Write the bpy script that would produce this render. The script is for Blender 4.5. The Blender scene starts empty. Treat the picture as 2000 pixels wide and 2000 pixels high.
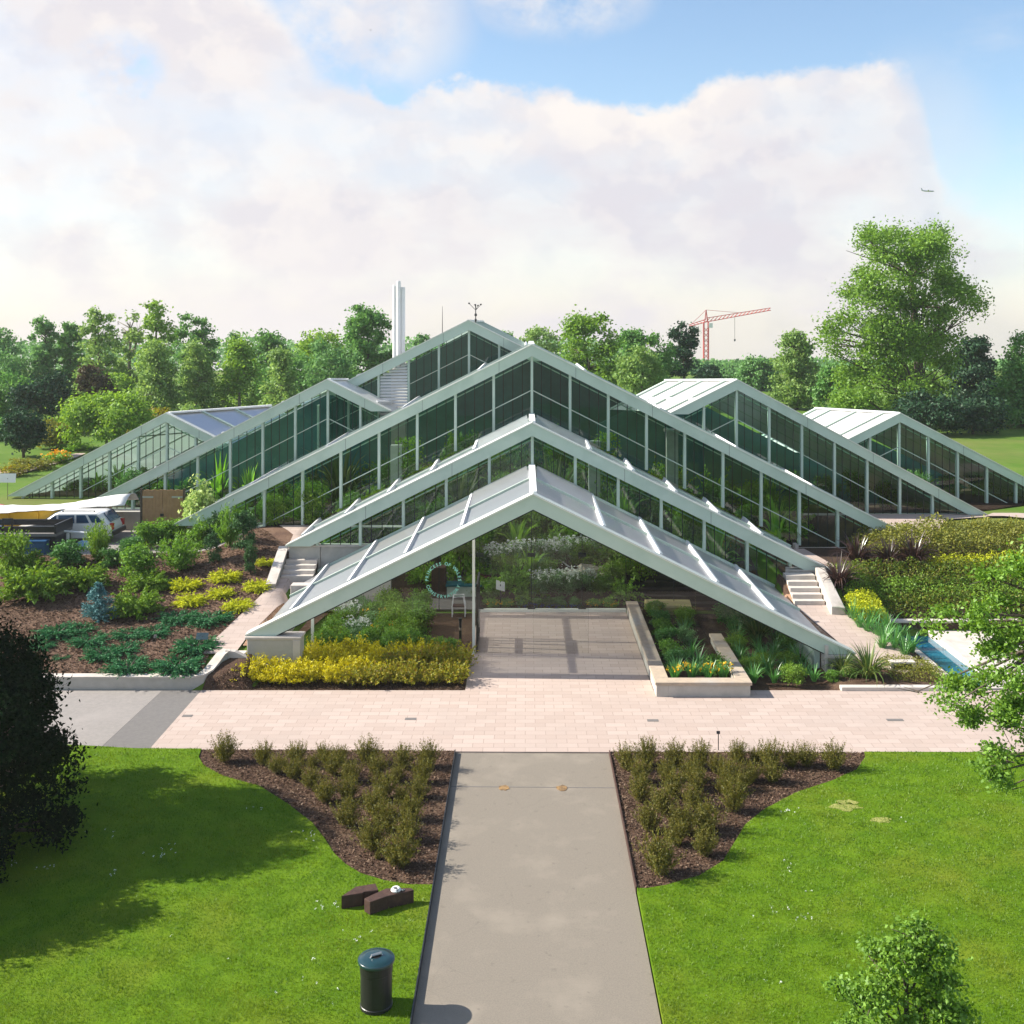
import bpy, bmesh, math, random
import numpy as np
from mathutils import Vector, Matrix, noise as mnoise

R = math.radians
sc = bpy.context.scene
col = sc.collection

# ---------------------------------------------------------------- camera
CAM_H = 12.0
FPX = 2160.0
VX, VY = 1026.0, 632.0
cam_d = bpy.data.cameras.new('camera')
cam = bpy.data.objects.new('camera', cam_d)
col.objects.link(cam)
cam.location = (0, 0, CAM_H)
cam.rotation_euler = (R(90), 0, 0)
cam_d.sensor_width = 36.0
cam_d.lens = FPX / 2000.0 * 36.0
cam_d.shift_x = -(VX - 1000) / 2000.0
cam_d.shift_y = -(1000 - VY) / 2000.0
cam_d.clip_start = 0.5
cam_d.clip_end = 6000
sc.camera = cam

# ---------------------------------------------------------------- light
SUN_EL, SUN_AZ = 34.0, 6.0          # the sun stands left of the picture, a little behind the glasshouse
sd = bpy.data.lights.new('sun', 'SUN')
sd.energy = 5.0
sd.angle = R(0.5)
sd.color = (1.0, 0.93, 0.82)
sun = bpy.data.objects.new('sun', sd)
col.objects.link(sun)
tosun = Vector((-math.cos(R(SUN_EL)) * math.cos(R(SUN_AZ)), math.cos(R(SUN_EL)) * math.sin(R(SUN_AZ)), math.sin(R(SUN_EL))))
sun.rotation_euler = tosun.to_track_quat('Z', 'Y').to_euler()
sun.location = tosun * 60

sc.view_settings.view_transform = 'Standard'
sc.view_settings.look = 'None'
sc.view_settings.gamma = 1.0
sc.view_settings.exposure = 1.02
sc.cycles.max_bounces = 7
sc.cycles.diffuse_bounces = 3
sc.cycles.glossy_bounces = 3
sc.cycles.transmission_bounces = 4
sc.cycles.transparent_max_bounces = 24
sc.cycles.sample_clamp_indirect = 4.0
sc.cycles.caustics_reflective = False
sc.cycles.caustics_refractive = False

# ---------------------------------------------------------------- sky with clouds
def build_world():
    w = bpy.data.worlds.new('World')
    sc.world = w
    w.use_nodes = True
    nt = w.node_tree
    N, L = nt.nodes, nt.links
    N.clear()
    out = N.new('ShaderNodeOutputWorld')
    bg = N.new('ShaderNodeBackground')
    bg.inputs['Strength'].default_value = 0.09
    L.new(bg.outputs[0], out.inputs[0])
    sky = N.new('ShaderNodeTexSky')
    sky.sky_type = 'NISHITA'
    sky.sun_disc = False
    sky.sun_elevation = R(SUN_EL)
    sky.sun_rotation = math.atan2(tosun.x, tosun.y)
    sky.air_density = 1.0
    sky.dust_density = 0.6
    sky.ozone_density = 1.2
    tc = N.new('ShaderNodeTexCoord')
    sep = N.new('ShaderNodeSeparateXYZ')
    L.new(tc.outputs['Generated'], sep.inputs[0])

    def M(op, a, b=None, c=None, clamp=False):
        n = N.new('ShaderNodeMath')
        n.operation = op
        n.use_clamp = clamp
        for i, v in enumerate((a, b, c)):
            if v is None: continue
            if hasattr(v, 'links') or hasattr(v, 'is_linked'): L.new(v, n.inputs[i])
            else: n.inputs[i].default_value = v
        return n.outputs[0]

    def S(v, lo, hi):
        n = N.new('ShaderNodeMapRange')
        n.interpolation_type = 'SMOOTHSTEP'
        L.new(v, n.inputs[0])
        n.inputs[1].default_value, n.inputs[2].default_value = lo, hi
        return n.outputs[0]

    def curve(v, pts):
        n = N.new('ShaderNodeFloatCurve')
        cv = n.mapping.curves[0]
        n.mapping.use_clip = False
        while len(cv.points) < len(pts): cv.points.new(0.5, 0.5)
        for p, (x, y) in zip(cv.points, pts):
            p.location = (x, y); p.handle_type = 'AUTO'
        n.mapping.update()
        L.new(v, n.inputs[1])
        return n.outputs[0]

    def nz(scale, detail, rough, sx=1.0, sz=1.0, off=0.0):
        mp = N.new('ShaderNodeMapping')
        mp.inputs['Scale'].default_value = (sx, 1, sz)
        mp.inputs['Location'].default_value = (off, off * .7, off * 1.3)
        L.new(tc.outputs['Generated'], mp.inputs[0])
        n = N.new('ShaderNodeTexNoise')
        n.inputs['Scale'].default_value = scale
        n.inputs['Detail'].default_value = detail
        n.inputs['Roughness'].default_value = rough
        L.new(mp.outputs[0], n.inputs['Vector'])
        return n.outputs[0]

    y = M('MAXIMUM', M('ABSOLUTE', sep.outputs[1]), 0.05)
    u = M('DIVIDE', sep.outputs[0], y)
    v = M('DIVIDE', sep.outputs[2], y)
    un = M('MULTIPLY_ADD', u, 1.0, 0.5, clamp=True)         # tan(azimuth) -0.5..0.5 -> 0..1
    def UX(px): return (px - VX) / FPX + 0.5
    def VV(py): return (VY - py) / FPX / 0.5
    edge_px = [(-60, -190), (300, -190), (480, -110), (580, 10), (655, 120), (720, 140), (768, 176), (905, 166), (1050, 176), (1200, 196), (1330, 204),
               (1368, 166), (1450, 142), (1560, 128), (1700, 120), (1768, 124), (1806, 180), (1860, 330), (2000, 372), (2100, 380)]
    edge = M('MULTIPLY', curve(un, [(UX(a), VV(b)) for a, b in edge_px]), 0.5)
    n_b = nz(13, 7, 0.62, 1.0, 1.3)
    n_s = nz(5.0, 5, 0.55, 1.0, 2.2, 3.1)
    n_w = nz(3.2, 6, 0.6, 1.0, 2.6, 7.7)
    d = M('SUBTRACT', edge, v)
    n_f = nz(46, 5, 0.6, 1.0, 1.2, 2.0)
    d = M('MULTIPLY_ADD', M('SUBTRACT', n_b, 0.5), 0.075, d)
    d = M('MULTIPLY_ADD', M('SUBTRACT', n_f, 0.5), 0.020, d)
    soft = M('MAXIMUM', S(u, -0.13, -0.22), M('MULTIPLY', S(u, 0.315, 0.36), 0.9))
    main = S(M('DIVIDE', d, M('MULTIPLY_ADD', soft, 3.0, 1.0)), -0.003, 0.014)
    # pale shoulder drifting off the upper left of the bank
    sh_x = M('POWER', M('DIVIDE', M('SUBTRACT', u, (690 - VX) / FPX), 0.105), 2.0)
    sh_v = M('POWER', M('DIVIDE', M('SUBTRACT', v, (VY - 20) / FPX), 0.085), 2.0)
    shoulder = M('MULTIPLY', S(M('ADD', sh_x, sh_v), 1.5, 0.0), S(n_b, 0.22, 0.60))
    rs_x = M('POWER', M('DIVIDE', M('SUBTRACT', u, (1800 - VX) / FPX), 0.075), 2.0)
    rs_v = M('POWER', M('DIVIDE', M('SUBTRACT', v, (VY - 330) / FPX), 0.11), 2.0)
    rshould = M('MULTIPLY', S(M('ADD', rs_x, rs_v), 1.5, 0.0), S(n_b, 0.20, 0.62))
    # thin parts: patches of blue showing through on the left, and the hazy right side
    hole_l = M('MULTIPLY', S(M('ADD', M('POWER', M('DIVIDE', M('SUBTRACT', u, (225 - VX) / FPX), 0.050), 2.0),
                                M('POWER', M('DIVIDE', M('SUBTRACT', v, (VY - 140) / FPX), 0.040), 2.0)), 1.3, 0.1), S(n_b, 0.34, 0.66))
    thin = M('MULTIPLY', S(n_s, 0.60, 0.36), 0.30)
    thin = M('MAXIMUM', thin, M('MULTIPLY', hole_l, 1.0))
    rightfade = M('MULTIPLY', S(u, 0.28, 0.46), S(n_s, 0.72, 0.40))
    main = M('MULTIPLY', main, M('SUBTRACT', 1.0, M('MAXIMUM', thin, M('MULTIPLY', rightfade, 0.75))))
    # wisp at the top
    wx = M('POWER', M('DIVIDE', M('SUBTRACT', u, (1090 - VX) / FPX), 0.085), 2.0)
    wv = M('POWER', M('DIVIDE', M('SUBTRACT', v, (VY + 5) / FPX), 0.040), 2.0)
    wisp = M('MULTIPLY', S(M('ADD', wx, wv), 1.35, 0.0), S(n_b, 0.28, 0.62))
    # veil spreading from the bank into the blue
    veil = M('MULTIPLY', S(n_w, 0.48, 0.72), 0.35)
    veil = M('MAXIMUM', veil, M('MULTIPLY', S(v, 0.16, 0.02), 0.62))
    mask = M('MAXIMUM', M('MAXIMUM', M('MAXIMUM', main, M('MULTIPLY', shoulder, 0.85)), M('MAXIMUM', M('MULTIPLY', wisp, 0.8), M('MULTIPLY', rshould, 0.30))), veil)
    # the part of the sky behind the camera: broken cloud
    back = S(n_w, 0.46, 0.60)
    isback = M('LESS_THAN', sep.outputs[1], 0.02)
    mx = N.new('ShaderNodeMix'); mx.data_type = 'FLOAT'
    L.new(isback, mx.inputs[0]); L.new(mask, mx.inputs[2]); L.new(M('MULTIPLY', back, 0.60), mx.inputs[3])
    mask = mx.outputs[0]
    # cloud brightness: sunlit tops, soft lavender shading lower down and to the right
    shade = M('MULTIPLY', S(d, 0.015, 0.09), M('MAXIMUM', S(n_s, 0.38, 0.62), M('MULTIPLY', S(n_b, 0.40, 0.66), 0.55)))
    shade = M('MULTIPLY', shade, M('MULTIPLY_ADD', S(u, -0.30, 0.15), 0.62, 0.38))
    pa, pb = nz(8.5, 6, 0.55, 1.0, 1.25, 1.0), nz(8.5, 6, 0.55, 1.0, 1.25, 1.02)
    puff = S(M('SUBTRACT', pb, pa), -0.035, 0.045)
    pc_, pd_ = nz(22, 5, 0.55, 1.0, 1.2, 4.0), nz(22, 5, 0.55, 1.0, 1.2, 4.02)
    puff2 = S(M('SUBTRACT', pd_, pc_), -0.07, 0.07)
    puff = M('MULTIPLY_ADD', puff2, 0.35, M('MULTIPLY', puff, 0.65))
    shade = M('MULTIPLY_ADD', puff, M('MULTIPLY', S(v, -0.02, 0.10), 0.55), M('MULTIPLY', shade, 0.75), clamp=True)
    cc = N.new('ShaderNodeMix'); cc.data_type = 'RGBA'
    L.new(shade, cc.inputs[0])
    cc.inputs[6].default_value = (5.45, 5.10, 4.90, 1)
    cc.inputs[7].default_value = (4.25, 4.06, 4.42, 1)
    bl = N.new('ShaderNodeMix'); bl.data_type = 'RGBA'; bl.blend_type = 'MULTIPLY'
    bl.inputs[0].default_value = 1.0
    L.new(sky.outputs[0], bl.inputs[6])
    bl.inputs[7].default_value = (1.0, 1.06, 1.1, 1)
    fin = N.new('ShaderNodeMix'); fin.data_type = 'RGBA'
    L.new(mask, fin.inputs[0]); L.new(bl.outputs[2], fin.inputs[6]); L.new(cc.outputs[2], fin.inputs[7])
    L.new(fin.outputs[2], bg.inputs[0])
    w.cycles.sampling_method = 'MANUAL'
    w.cycles.sample_map_resolution = 1024
build_world()

# ---------------------------------------------------------------- helpers
def P(x, y, D):
    """picture point at distance D -> world point"""
    return Vector(((x - VX) * D / FPX, D, CAM_H - (y - VY) * D / FPX))
def GZ(x, y, z=0.0):
    return P(x, y, (CAM_H - z) * FPX / (y - VY))

def lerp(a, b, t): return a + (b - a) * t
def sstep(t):
    t = max(0.0, min(1.0, t)); return t * t * (3 - 2 * t)

def ground_z(x, y):
    if y < 36.3: return -0.14
    if y > 230: return 2.3 - .05 * (y - 230)
    left = np.interp(y, [36.3, 36.62, 38, 39.5, 43.5, 44.9, 46.2, 49, 50.5, 58, 80, 2000], [-.14, .28, .62, .75, 1.36, 1.56, 2.25, 2.7, 2.75, 2.3, 2.3, 2.3])
    yard = np.interp(y, [36.3, 36.62, 40, 45, 48, 49.3, 54, 58, 62, 80, 2000], [-.14, .28, .80, 1.45, 1.9, 1.9, 1.9, 2.05, 2.25, 2.3, 2.3])
    left = lerp(left, yard, sstep((-11.6 - x) / 3.0))
    right = np.interp(y, [36.3, 36.5, 39, 43.5, 45.3, 47, 50.5, 54, 57, 62, 80, 2000], [-.14, 0, .05, .65, 1.45, 1.6, 1.75, 2.05, 2.1, 1.9, 2.3, 2.3])
    pond = np.interp(y, [36.3, 36.5, 43.3, 43.7, 47, 50.5, 54, 57, 62, 80, 2000], [-.14, -.02, -.02, .42, 1.6, 1.75, 2.05, 2.1, 1.9, 2.3, 2.3])
    right = lerp(right, pond, sstep((x - 13.6) / 0.8))
    if 14.4 < x < 15.75 and 36.6 < y < 43.2: right = -.55
    mid = np.interp(y, [36.3, 36.5, 46.2, 49, 53, 60, 80, 2000], [-.14, -.14, -.14, .9, 1.7, 2.1, 2.3, 2.3])
    if x < 0: return float(lerp(mid, left, sstep((-x - 8.9) / 0.5)))
    return float(lerp(mid, right, sstep((x - 10.0) / 0.5)))

def GP(x, y, lift=0.0):
    """picture point -> where its ray meets the ground"""
    D = 17.0
    while D < 400:
        p = P(x, y, D)
        if p.z <= ground_z(p.x, p.y) + lift: break
        D += 0.03 if D < 70 else 0.3
    p = P(x, y, D)
    return Vector((p.x, p.y, ground_z(p.x, p.y)))

def tag(o, label=None, cat=None, group=None, kind=None):
    if label: o['label'] = label
    if cat: o['category'] = cat
    if group: o['group'] = group
    if kind: o['kind'] = kind
    return o

def empty(name, loc, label, cat, group=None, rz=0.0):
    o = bpy.data.objects.new(name, None)
    o.empty_display_size = 0.2
    o.location = loc; o.rotation_euler = (0, 0, rz)
    col.objects.link(o)
    return tag(o, label, cat, group)

def link(name, me, mats, parent=None, smooth=False):
    for m in (mats if isinstance(mats, (list, tuple)) else [mats]): me.materials.append(m)
    if smooth:
        me.polygons.foreach_set('use_smooth', [True] * len(me.polygons))
    o = bpy.data.objects.new(name, me)
    col.objects.link(o)
    if parent is not None: o.parent = parent
    return o

def copy_tree(o, parent=None):
    c = o.copy(); col.objects.link(c)
    if parent is not None: c.parent = parent
    for ch in [k for k in bpy.data.objects if k.parent == o]: copy_tree(ch, c)
    return c

class MB:
    def __init__(s): s.v, s.f, s.m = [], [], []
    def add(s, vs, fs, mi=0):
        b = len(s.v); s.v += [tuple(p) for p in vs]
        for f in fs: s.f.append([b + i for i in f]); s.m.append(mi)
        return s
    def box(s, x0, x1, y0, y1, z0, z1, mi=0):
        return s.add([(x0, y0, z0), (x1, y0, z0), (x1, y1, z0), (x0, y1, z0), (x0, y0, z1), (x1, y0, z1), (x1, y1, z1), (x0, y1, z1)],
                     [(3, 2, 1, 0), (4, 5, 6, 7), (0, 1, 5, 4), (1, 2, 6, 5), (2, 3, 7, 6), (3, 0, 4, 7)], mi)
    def bar(s, p, q, w, h=None, up=(0, 0, 1), mi=0):
        p, q = Vector(p), Vector(q); h = w if h is None else h
        d = (q - p).normalized(); up = Vector(up)
        if abs(d.dot(up)) > .98: up = Vector((1, 0, 0))
        a = d.cross(up).normalized() * (w / 2); b = a.cross(d).normalized() * (h / 2)
        vs = [c + i * a + j * b for c in (p, q) for i, j in ((-1, -1), (1, -1), (1, 1), (-1, 1))]
        return s.add(vs, [(0, 1, 2, 3), (7, 6, 5, 4), (0, 4, 5, 1), (1, 5, 6, 2), (2, 6, 7, 3), (3, 7, 4, 0)], mi)
    def tube(s, pts, rad, n=8, cap=True, mi=0):
        pts = [Vector(p) for p in pts]
        rad = rad if isinstance(rad, (list, tuple)) else [rad] * len(pts)
        b = len(s.v); vs = []; fs = []
        for i, p in enumerate(pts):
            d = (pts[min(i + 1, len(pts) - 1)] - pts[max(i - 1, 0)]).normalized()
            u = Vector((1, 0, 0)) if abs(d.x) < .8 else Vector((0, 1, 0))
            a = d.cross(u).normalized(); c = d.cross(a)
            for k in range(n):
                t = 2 * math.pi * k / n
                vs.append(p + (a * math.cos(t) + c * math.sin(t)) * rad[i])
        for i in range(len(pts) - 1):
            for k in range(n):
                fs.append((i * n + k, i * n + (k + 1) % n, (i + 1) * n + (k + 1) % n, (i + 1) * n + k))
        if cap:
            fs.append(tuple(range(n))[::-1]); fs.append(tuple((len(pts) - 1) * n + k for k in range(n)))
        return s.add(vs, fs, mi)
    def prism_y(s, xz, y0, y1, mi=0):
        """polygon in the xz plane, pushed along y"""
        n = len(xz)
        vs = [(x, y0, z) for x, z in xz] + [(x, y1, z) for x, z in xz]
        fs = [tuple(range(n)), tuple(range(2 * n - 1, n - 1, -1))] + [(i, n + i, n + (i + 1) % n, (i + 1) % n) for i in range(n)]
        return s.add(vs, fs, mi)
    def prism_z(s, xy, z0, z1, mi=0):
        n = len(xy)
        vs = [(x, y, z0) for x, y in xy] + [(x, y, z1) for x, y in xy]
        fs = [tuple(range(n))[::-1], tuple(range(n, 2 * n))] + [(i, (i + 1) % n, n + (i + 1) % n, n + i) for i in range(n)]
        return s.add(vs, fs, mi)
    def slab(s, quad, t, mi=0):
        """quad (4 points) thickened downward along its normal by t"""
        q = [Vector(p) for p in quad]
        nrm = (q[1] - q[0]).cross(q[3] - q[0]).normalized()
        if nrm.z < 0: nrm = -nrm
        vs = q + [p - nrm * t for p in q]
        return s.add(vs, [(0, 1, 2, 3), (7, 6, 5, 4), (0, 4, 5, 1), (1, 5, 6, 2), (2, 6, 7, 3), (3, 7, 4, 0)], mi)
    def lathe(s, prof, n=24, c=(0, 0, 0), mi=0):
        vs = []; fs = []
        for r, z in prof:
            for k in range(n):
                t = 2 * math.pi * k / n
                vs.append((c[0] + r * math.cos(t), c[1] + r * math.sin(t), c[2] + z))
        for i in range(len(prof) - 1):
            for k in range(n):
                fs.append((i * n + k, i * n + (k + 1) % n, (i + 1) * n + (k + 1) % n, (i + 1) * n + k))
        fs.append(tuple(range(n))[::-1]); fs.append(tuple((len(prof) - 1) * n + k for k in range(n)))
        return s.add(vs, fs, mi)
    def mesh(s, name, recalc=True):
        me = bpy.data.meshes.new(name)
        me.from_pydata(s.v, [], s.f)
        me.polygons.foreach_set('material_index', s.m)
        if recalc:
            bm = bmesh.new(); bm.from_mesh(me)
            bmesh.ops.recalc_face_normals(bm, faces=bm.faces)
            bm.to_mesh(me); bm.free()
        me.update()
        return me
    def build(s, name, mats, parent=None, smooth=False, bevel=0.0):
        o = link(name, s.mesh(name), mats, parent, smooth)
        if bevel:
            b = o.modifiers.new('edge', 'BEVEL'); b.width = bevel; b.segments = 2; b.limit_method = 'ANGLE'
        return o

def np_mesh(name, V, F, mi=None):
    """V (n,3), F (m,k) all faces of k corners"""
    V = np.asarray(V, np.float32); F = np.asarray(F, np.int32)
    me = bpy.data.meshes.new(name)
    me.vertices.add(len(V)); me.vertices.foreach_set('co', V.ravel())
    k = F.shape[1]
    me.loops.add(F.size); me.loops.foreach_set('vertex_index', F.ravel())
    me.polygons.add(len(F))
    me.polygons.foreach_set('loop_start', np.arange(0, F.size, k, dtype=np.int32))
    me.polygons.foreach_set('loop_total', np.full(len(F), k, np.int32))
    if mi is not None: me.polygons.foreach_set('material_index', np.asarray(mi, np.int32))
    me.update(calc_edges=True); me.validate()
    return me

# ---------------------------------------------------------------- materials
def new_mat(name):
    m = bpy.data.materials.new(name); m.use_nodes = True
    nt = m.node_tree; nt.nodes.clear()
    o = nt.nodes.new('ShaderNodeOutputMaterial')
    return m, nt, o

def surf(name, c1, c2=None, scale=2.0, rough=0.7, bump=0.0, bscale=30.0, metal=0.0, c3=None, s3=0.35, t3=(0.52, 0.7), spec=0.3, coat=0.0, detail=5):
    """mottled principled surface: c1..c2 by noise, c3 in larger patches, fine bump"""
    m, nt, o = new_mat(name)
    N, L = nt.nodes, nt.links
    b = N.new('ShaderNodeBsdfPrincipled')
    L.new(b.outputs[0], o.inputs[0])
    b.inputs['Roughness'].default_value = rough
    b.inputs['Metallic'].default_value = metal
    b.inputs['Specular IOR Level'].default_value = spec
    b.inputs['Coat Weight'].default_value = coat
    tc = N.new('ShaderNodeTexCoord')
    c2 = c2 or tuple(x * .85 for x in c1)
    n = N.new('ShaderNodeTexNoise'); n.inputs['Scale'].default_value = scale; n.inputs['Detail'].default_value = detail; n.inputs['Roughness'].default_value = .65
    L.new(tc.outputs['Object'], n.inputs['Vector'])
    r = N.new('ShaderNodeValToRGB')
    r.color_ramp.elements[0].position = .36; r.color_ramp.elements[1].position = .66
    r.color_ramp.elements[0].color = (*c1, 1); r.color_ramp.elements[1].color = (*c2, 1)
    L.new(n.outputs[0], r.inputs[0])
    cout = r.outputs[0]
    if c3:
        n3 = N.new('ShaderNodeTexNoise'); n3.inputs['Scale'].default_value = s3; n3.inputs['Detail'].default_value = 6; n3.inputs['Roughness'].default_value = .6
        L.new(tc.outputs['Object'], n3.inputs['Vector'])
        mr = N.new('ShaderNodeMapRange'); mr.inputs[1].default_value, mr.inputs[2].default_value = t3
        L.new(n3.outputs[0], mr.inputs[0])
        mx = N.new('ShaderNodeMix'); mx.data_type = 'RGBA'
        L.new(mr.outputs[0], mx.inputs[0]); L.new(cout, mx.inputs[6]); mx.inputs[7].default_value = (*c3, 1)
        cout = mx.outputs[2]
    L.new(cout, b.inputs['Base Color'])
    if bump:
        nb = N.new('ShaderNodeTexNoise'); nb.inputs['Scale'].default_value = bscale; nb.inputs['Detail'].default_value = 4
        L.new(tc.outputs['Object'], nb.inputs['Vector'])
        bp = N.new('ShaderNodeBump'); bp.inputs['Strength'].default_value = bump; bp.inputs['Distance'].default_value = .03
        L.new(nb.outputs[0], bp.inputs['Height']); L.new(bp.outputs[0], b.inputs['Normal'])
    m['b'] = 1
    return m

LEAF_GAIN = 1.95
def leaf_mat(name, cols, trans=0.35, gloss=0.02, rough=.5, gain=True, patch=False):
    """leaves: each leaf takes its own colour from the ramp; thin, so some light comes through"""
    m, nt, o = new_mat(name)
    N, L = nt.nodes, nt.links
    ge = N.new('ShaderNodeNewGeometry')
    r = N.new('ShaderNodeValToRGB')
    e = r.color_ramp.elements
    while len(e) < len(cols): e.new(.5)
    for i, c in enumerate(cols):
        c = tuple(min(.85, x * LEAF_GAIN) for x in c) if gain else c
        e[i].position = i / max(1, len(cols) - 1); e[i].color = (*c, 1)
    L.new(ge.outputs['Random Per Island'], r.inputs[0])
    d = N.new('ShaderNodeBsdfDiffuse'); t = N.new('ShaderNodeBsdfTranslucent')
    rout = r.outputs[0]
    if patch:      # broad drifts of drier and greener growth
        tc = N.new('ShaderNodeTexCoord')
        for sc_, lo, hi, cl, st in ((.45, .48, .70, (1.45, 1.08, 1.4), 1.0), (1.9, .50, .72, (.62, .78, .9), .8), (.17, .50, .66, (.72, .86, 1.0), .7)):
            n_ = N.new('ShaderNodeTexNoise'); n_.inputs['Scale'].default_value = sc_; n_.inputs['Detail'].default_value = 5
            L.new(tc.outputs['Object'], n_.inputs['Vector'])
            mr = N.new('ShaderNodeMapRange'); mr.inputs[1].default_value, mr.inputs[2].default_value, mr.inputs[4].default_value = lo, hi, st
            L.new(n_.outputs[0], mr.inputs[0])
            mm = N.new('ShaderNodeMix'); mm.data_type = 'RGBA'; mm.blend_type = 'MULTIPLY'
            L.new(mr.outputs[0], mm.inputs[0]); L.new(rout, mm.inputs[6]); mm.inputs[7].default_value = (*cl, 1)
            rout = mm.outputs[2]
    hs = N.new('ShaderNodeHueSaturation'); hs.inputs['Hue'].default_value = .485; hs.inputs['Saturation'].default_value = 1.1; hs.inputs['Value'].default_value = 1.25
    L.new(rout, d.inputs[0]); L.new(rout, hs.inputs['Color']); L.new(hs.outputs[0], t.inputs[0])
    mx = N.new('ShaderNodeMixShader'); mx.inputs[0].default_value = trans
    L.new(d.outputs[0], mx.inputs[1]); L.new(t.outputs[0], mx.inputs[2])
    g = N.new('ShaderNodeBsdfGlossy'); g.inputs['Roughness'].default_value = rough; g.inputs[0].default_value = (.9, .95, .9, 1)
    m2 = N.new('ShaderNodeMixShader'); m2.inputs[0].default_value = gloss
    L.new(mx.outputs[0], m2.inputs[1]); L.new(g.outputs[0], m2.inputs[2])
    L.new(m2.outputs[0], o.inputs[0])
    return m

def glass_mat(name, tint, refl=1.0, ior=1.5, rough=0.015, dust=0.0, dustcol=(.6, .68, .64)):
    m, nt, o = new_mat(name)
    N, L = nt.nodes, nt.links
    t = N.new('ShaderNodeBsdfTransparent')
    oi = N.new('ShaderNodeObjectInfo')
    vr = N.new('ShaderNodeMix'); vr.data_type = 'RGBA'
    vr.inputs[6].default_value = (*[x * .88 for x in tint], 1); vr.inputs[7].default_value = (*[min(1, x * 1.08) for x in tint], 1)
    L.new(oi.outputs['Random'], vr.inputs[0]); L.new(vr.outputs[2], t.inputs[0])
    base = t.outputs[0]
    if dust:
        tc = N.new('ShaderNodeTexCoord')
        n = N.new('ShaderNodeTexNoise'); n.inputs['Scale'].default_value = .7; n.inputs['Detail'].default_value = 5
        L.new(tc.outputs['Object'], n.inputs['Vector'])
        mr = N.new('ShaderNodeMapRange'); mr.inputs[1].default_value, mr.inputs[2].default_value = .35, .7
        mr.inputs[3].default_value, mr.inputs[4].default_value = dust * .5, dust * 1.5
        L.new(n.outputs[0], mr.inputs[0])
        d = N.new('ShaderNodeBsdfDiffuse'); d.inputs[0].default_value = (*dustcol, 1)
        td = N.new('ShaderNodeBsdfTranslucent'); td.inputs[0].default_value = (*dustcol, 1)
        dm = N.new('ShaderNodeMixShader'); dm.inputs[0].default_value = .45
        L.new(d.outputs[0], dm.inputs[1]); L.new(td.outputs[0], dm.inputs[2])
        mx0 = N.new('ShaderNodeMixShader')
        L.new(mr.outputs[0], mx0.inputs[0]); L.new(base, mx0.inputs[1]); L.new(dm.outputs[0], mx0.inputs[2])
        base = mx0.outputs[0]
    g = N.new('ShaderNodeBsdfGlossy'); g.inputs['Roughness'].default_value = rough
    f = N.new('ShaderNodeFresnel'); f.inputs[0].default_value = ior
    mu = N.new('ShaderNodeMath'); mu.operation = 'MULTIPLY'; mu.inputs[1].default_value = refl; mu.use_clamp = True
    L.new(f.outputs[0], mu.inputs[0])
    mx = N.new('ShaderNodeMixShader')
    L.new(mu.outputs[0], mx.inputs[0]); L.new(base, mx.inputs[1]); L.new(g.outputs[0], mx.inputs[2])
    L.new(mx.outputs[0], o.inputs[0])
    return m

MT = {}
MT['grass'] = surf('lawn_grass', (.075, .155, .005), (.120, .210, .008), 1.6, .9, .5, 60, c3=(.16, .20, .016), s3=.30, t3=(.50, .72), spec=.1)
MT['meadow'] = surf('far_grass', (.07, .15, .015), (.12, .19, .03), .35, .95, .2, 8, c3=(.16, .17, .05), s3=.06, spec=.1)
MT['asphalt'] = surf('asphalt_path', (.262, .224, .176), (.215, .186, .148), 34, .9, .35, 160, c3=(.290, .246, .192), s3=.7, spec=.2)
MT['tarmac'] = surf('tarmac', (.30, .275, .255), (.26, .24, .225), 8, .9, .3, 120, c3=(.33, .30, .28), s3=.4, spec=.2)
MT['tarmac_dark'] = surf('tarmac_strip', (.185, .175, .165), (.16, .15, .145), 8, .9, .3, 120, spec=.2)
MT['mulch'] = surf('bark_mulch', (.060, .036, .026), (.115, .070, .048), 16, .95, 1.0, 22, c3=(.145, .095, .062), s3=1.1, t3=(.5, .75), spec=.1)
MT['mulch_light'] = surf('bark_mulch_dry', (.13, .078, .055), (.20, .13, .09), 9, .95, 1.0, 18, c3=(.10, .06, .045), s3=.8, t3=(.5, .75), spec=.1)
MT['soil'] = surf('bed_soil', (.05, .033, .024), (.085, .058, .040), 12, .95, .8, 22, spec=.1)
MT['concrete'] = surf('pale_concrete', (.50, .475, .43), (.42, .40, .36), 1.8, .85, .15, 40, c3=(.36, .345, .30), s3=.5, spec=.2)
MT['concrete_cap'] = surf('concrete_coping', (.60, .545, .49), (.52, .47, .42), 3.0, .85, .1, 40, c3=(.44, .40, .35), s3=.8, spec=.2)
MT['timber_cap'] = surf('weathered_coping', (.50, .40, .30), (.40, .33, .26), 4.0, .85, .15, 40, c3=(.42, .40, .37), s3=.6, spec=.2)
MT['frame'] = surf('painted_steel', (.56, .665, .57), (.52, .63, .535), 1.2, .45, 0, c3=(.44, .555, .465), s3=.5, spec=.4)
MT['frame_trim'] = surf('pale_flashing', (.78, .79, .70), (.72, .74, .66), 1.0, .4, 0, spec=.4)
MT['bar_white'] = surf('white_glazing_bar', (.82, .83, .82), (.77, .78, .78), 2, .4, 0, spec=.4)
MT['dark_seal'] = surf('glazing_seal', (.012, .018, .018), (.02, .025, .025), 3, .6, 0)
MT['glass'] = glass_mat('gable_glass', (.60, .82, .74), 1.2)
MT['glass_clear'] = glass_mat('entrance_glass', (.97, 1.0, .98), .7)
MT['bark'] = surf('bark', (.11, .085, .065), (.07, .055, .042), 6, .9, .6, 20)
MT['bark_pale'] = surf('bark_pale', (.26, .23, .19), (.16, .14, .115), 5, .9, .5, 20)
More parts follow.
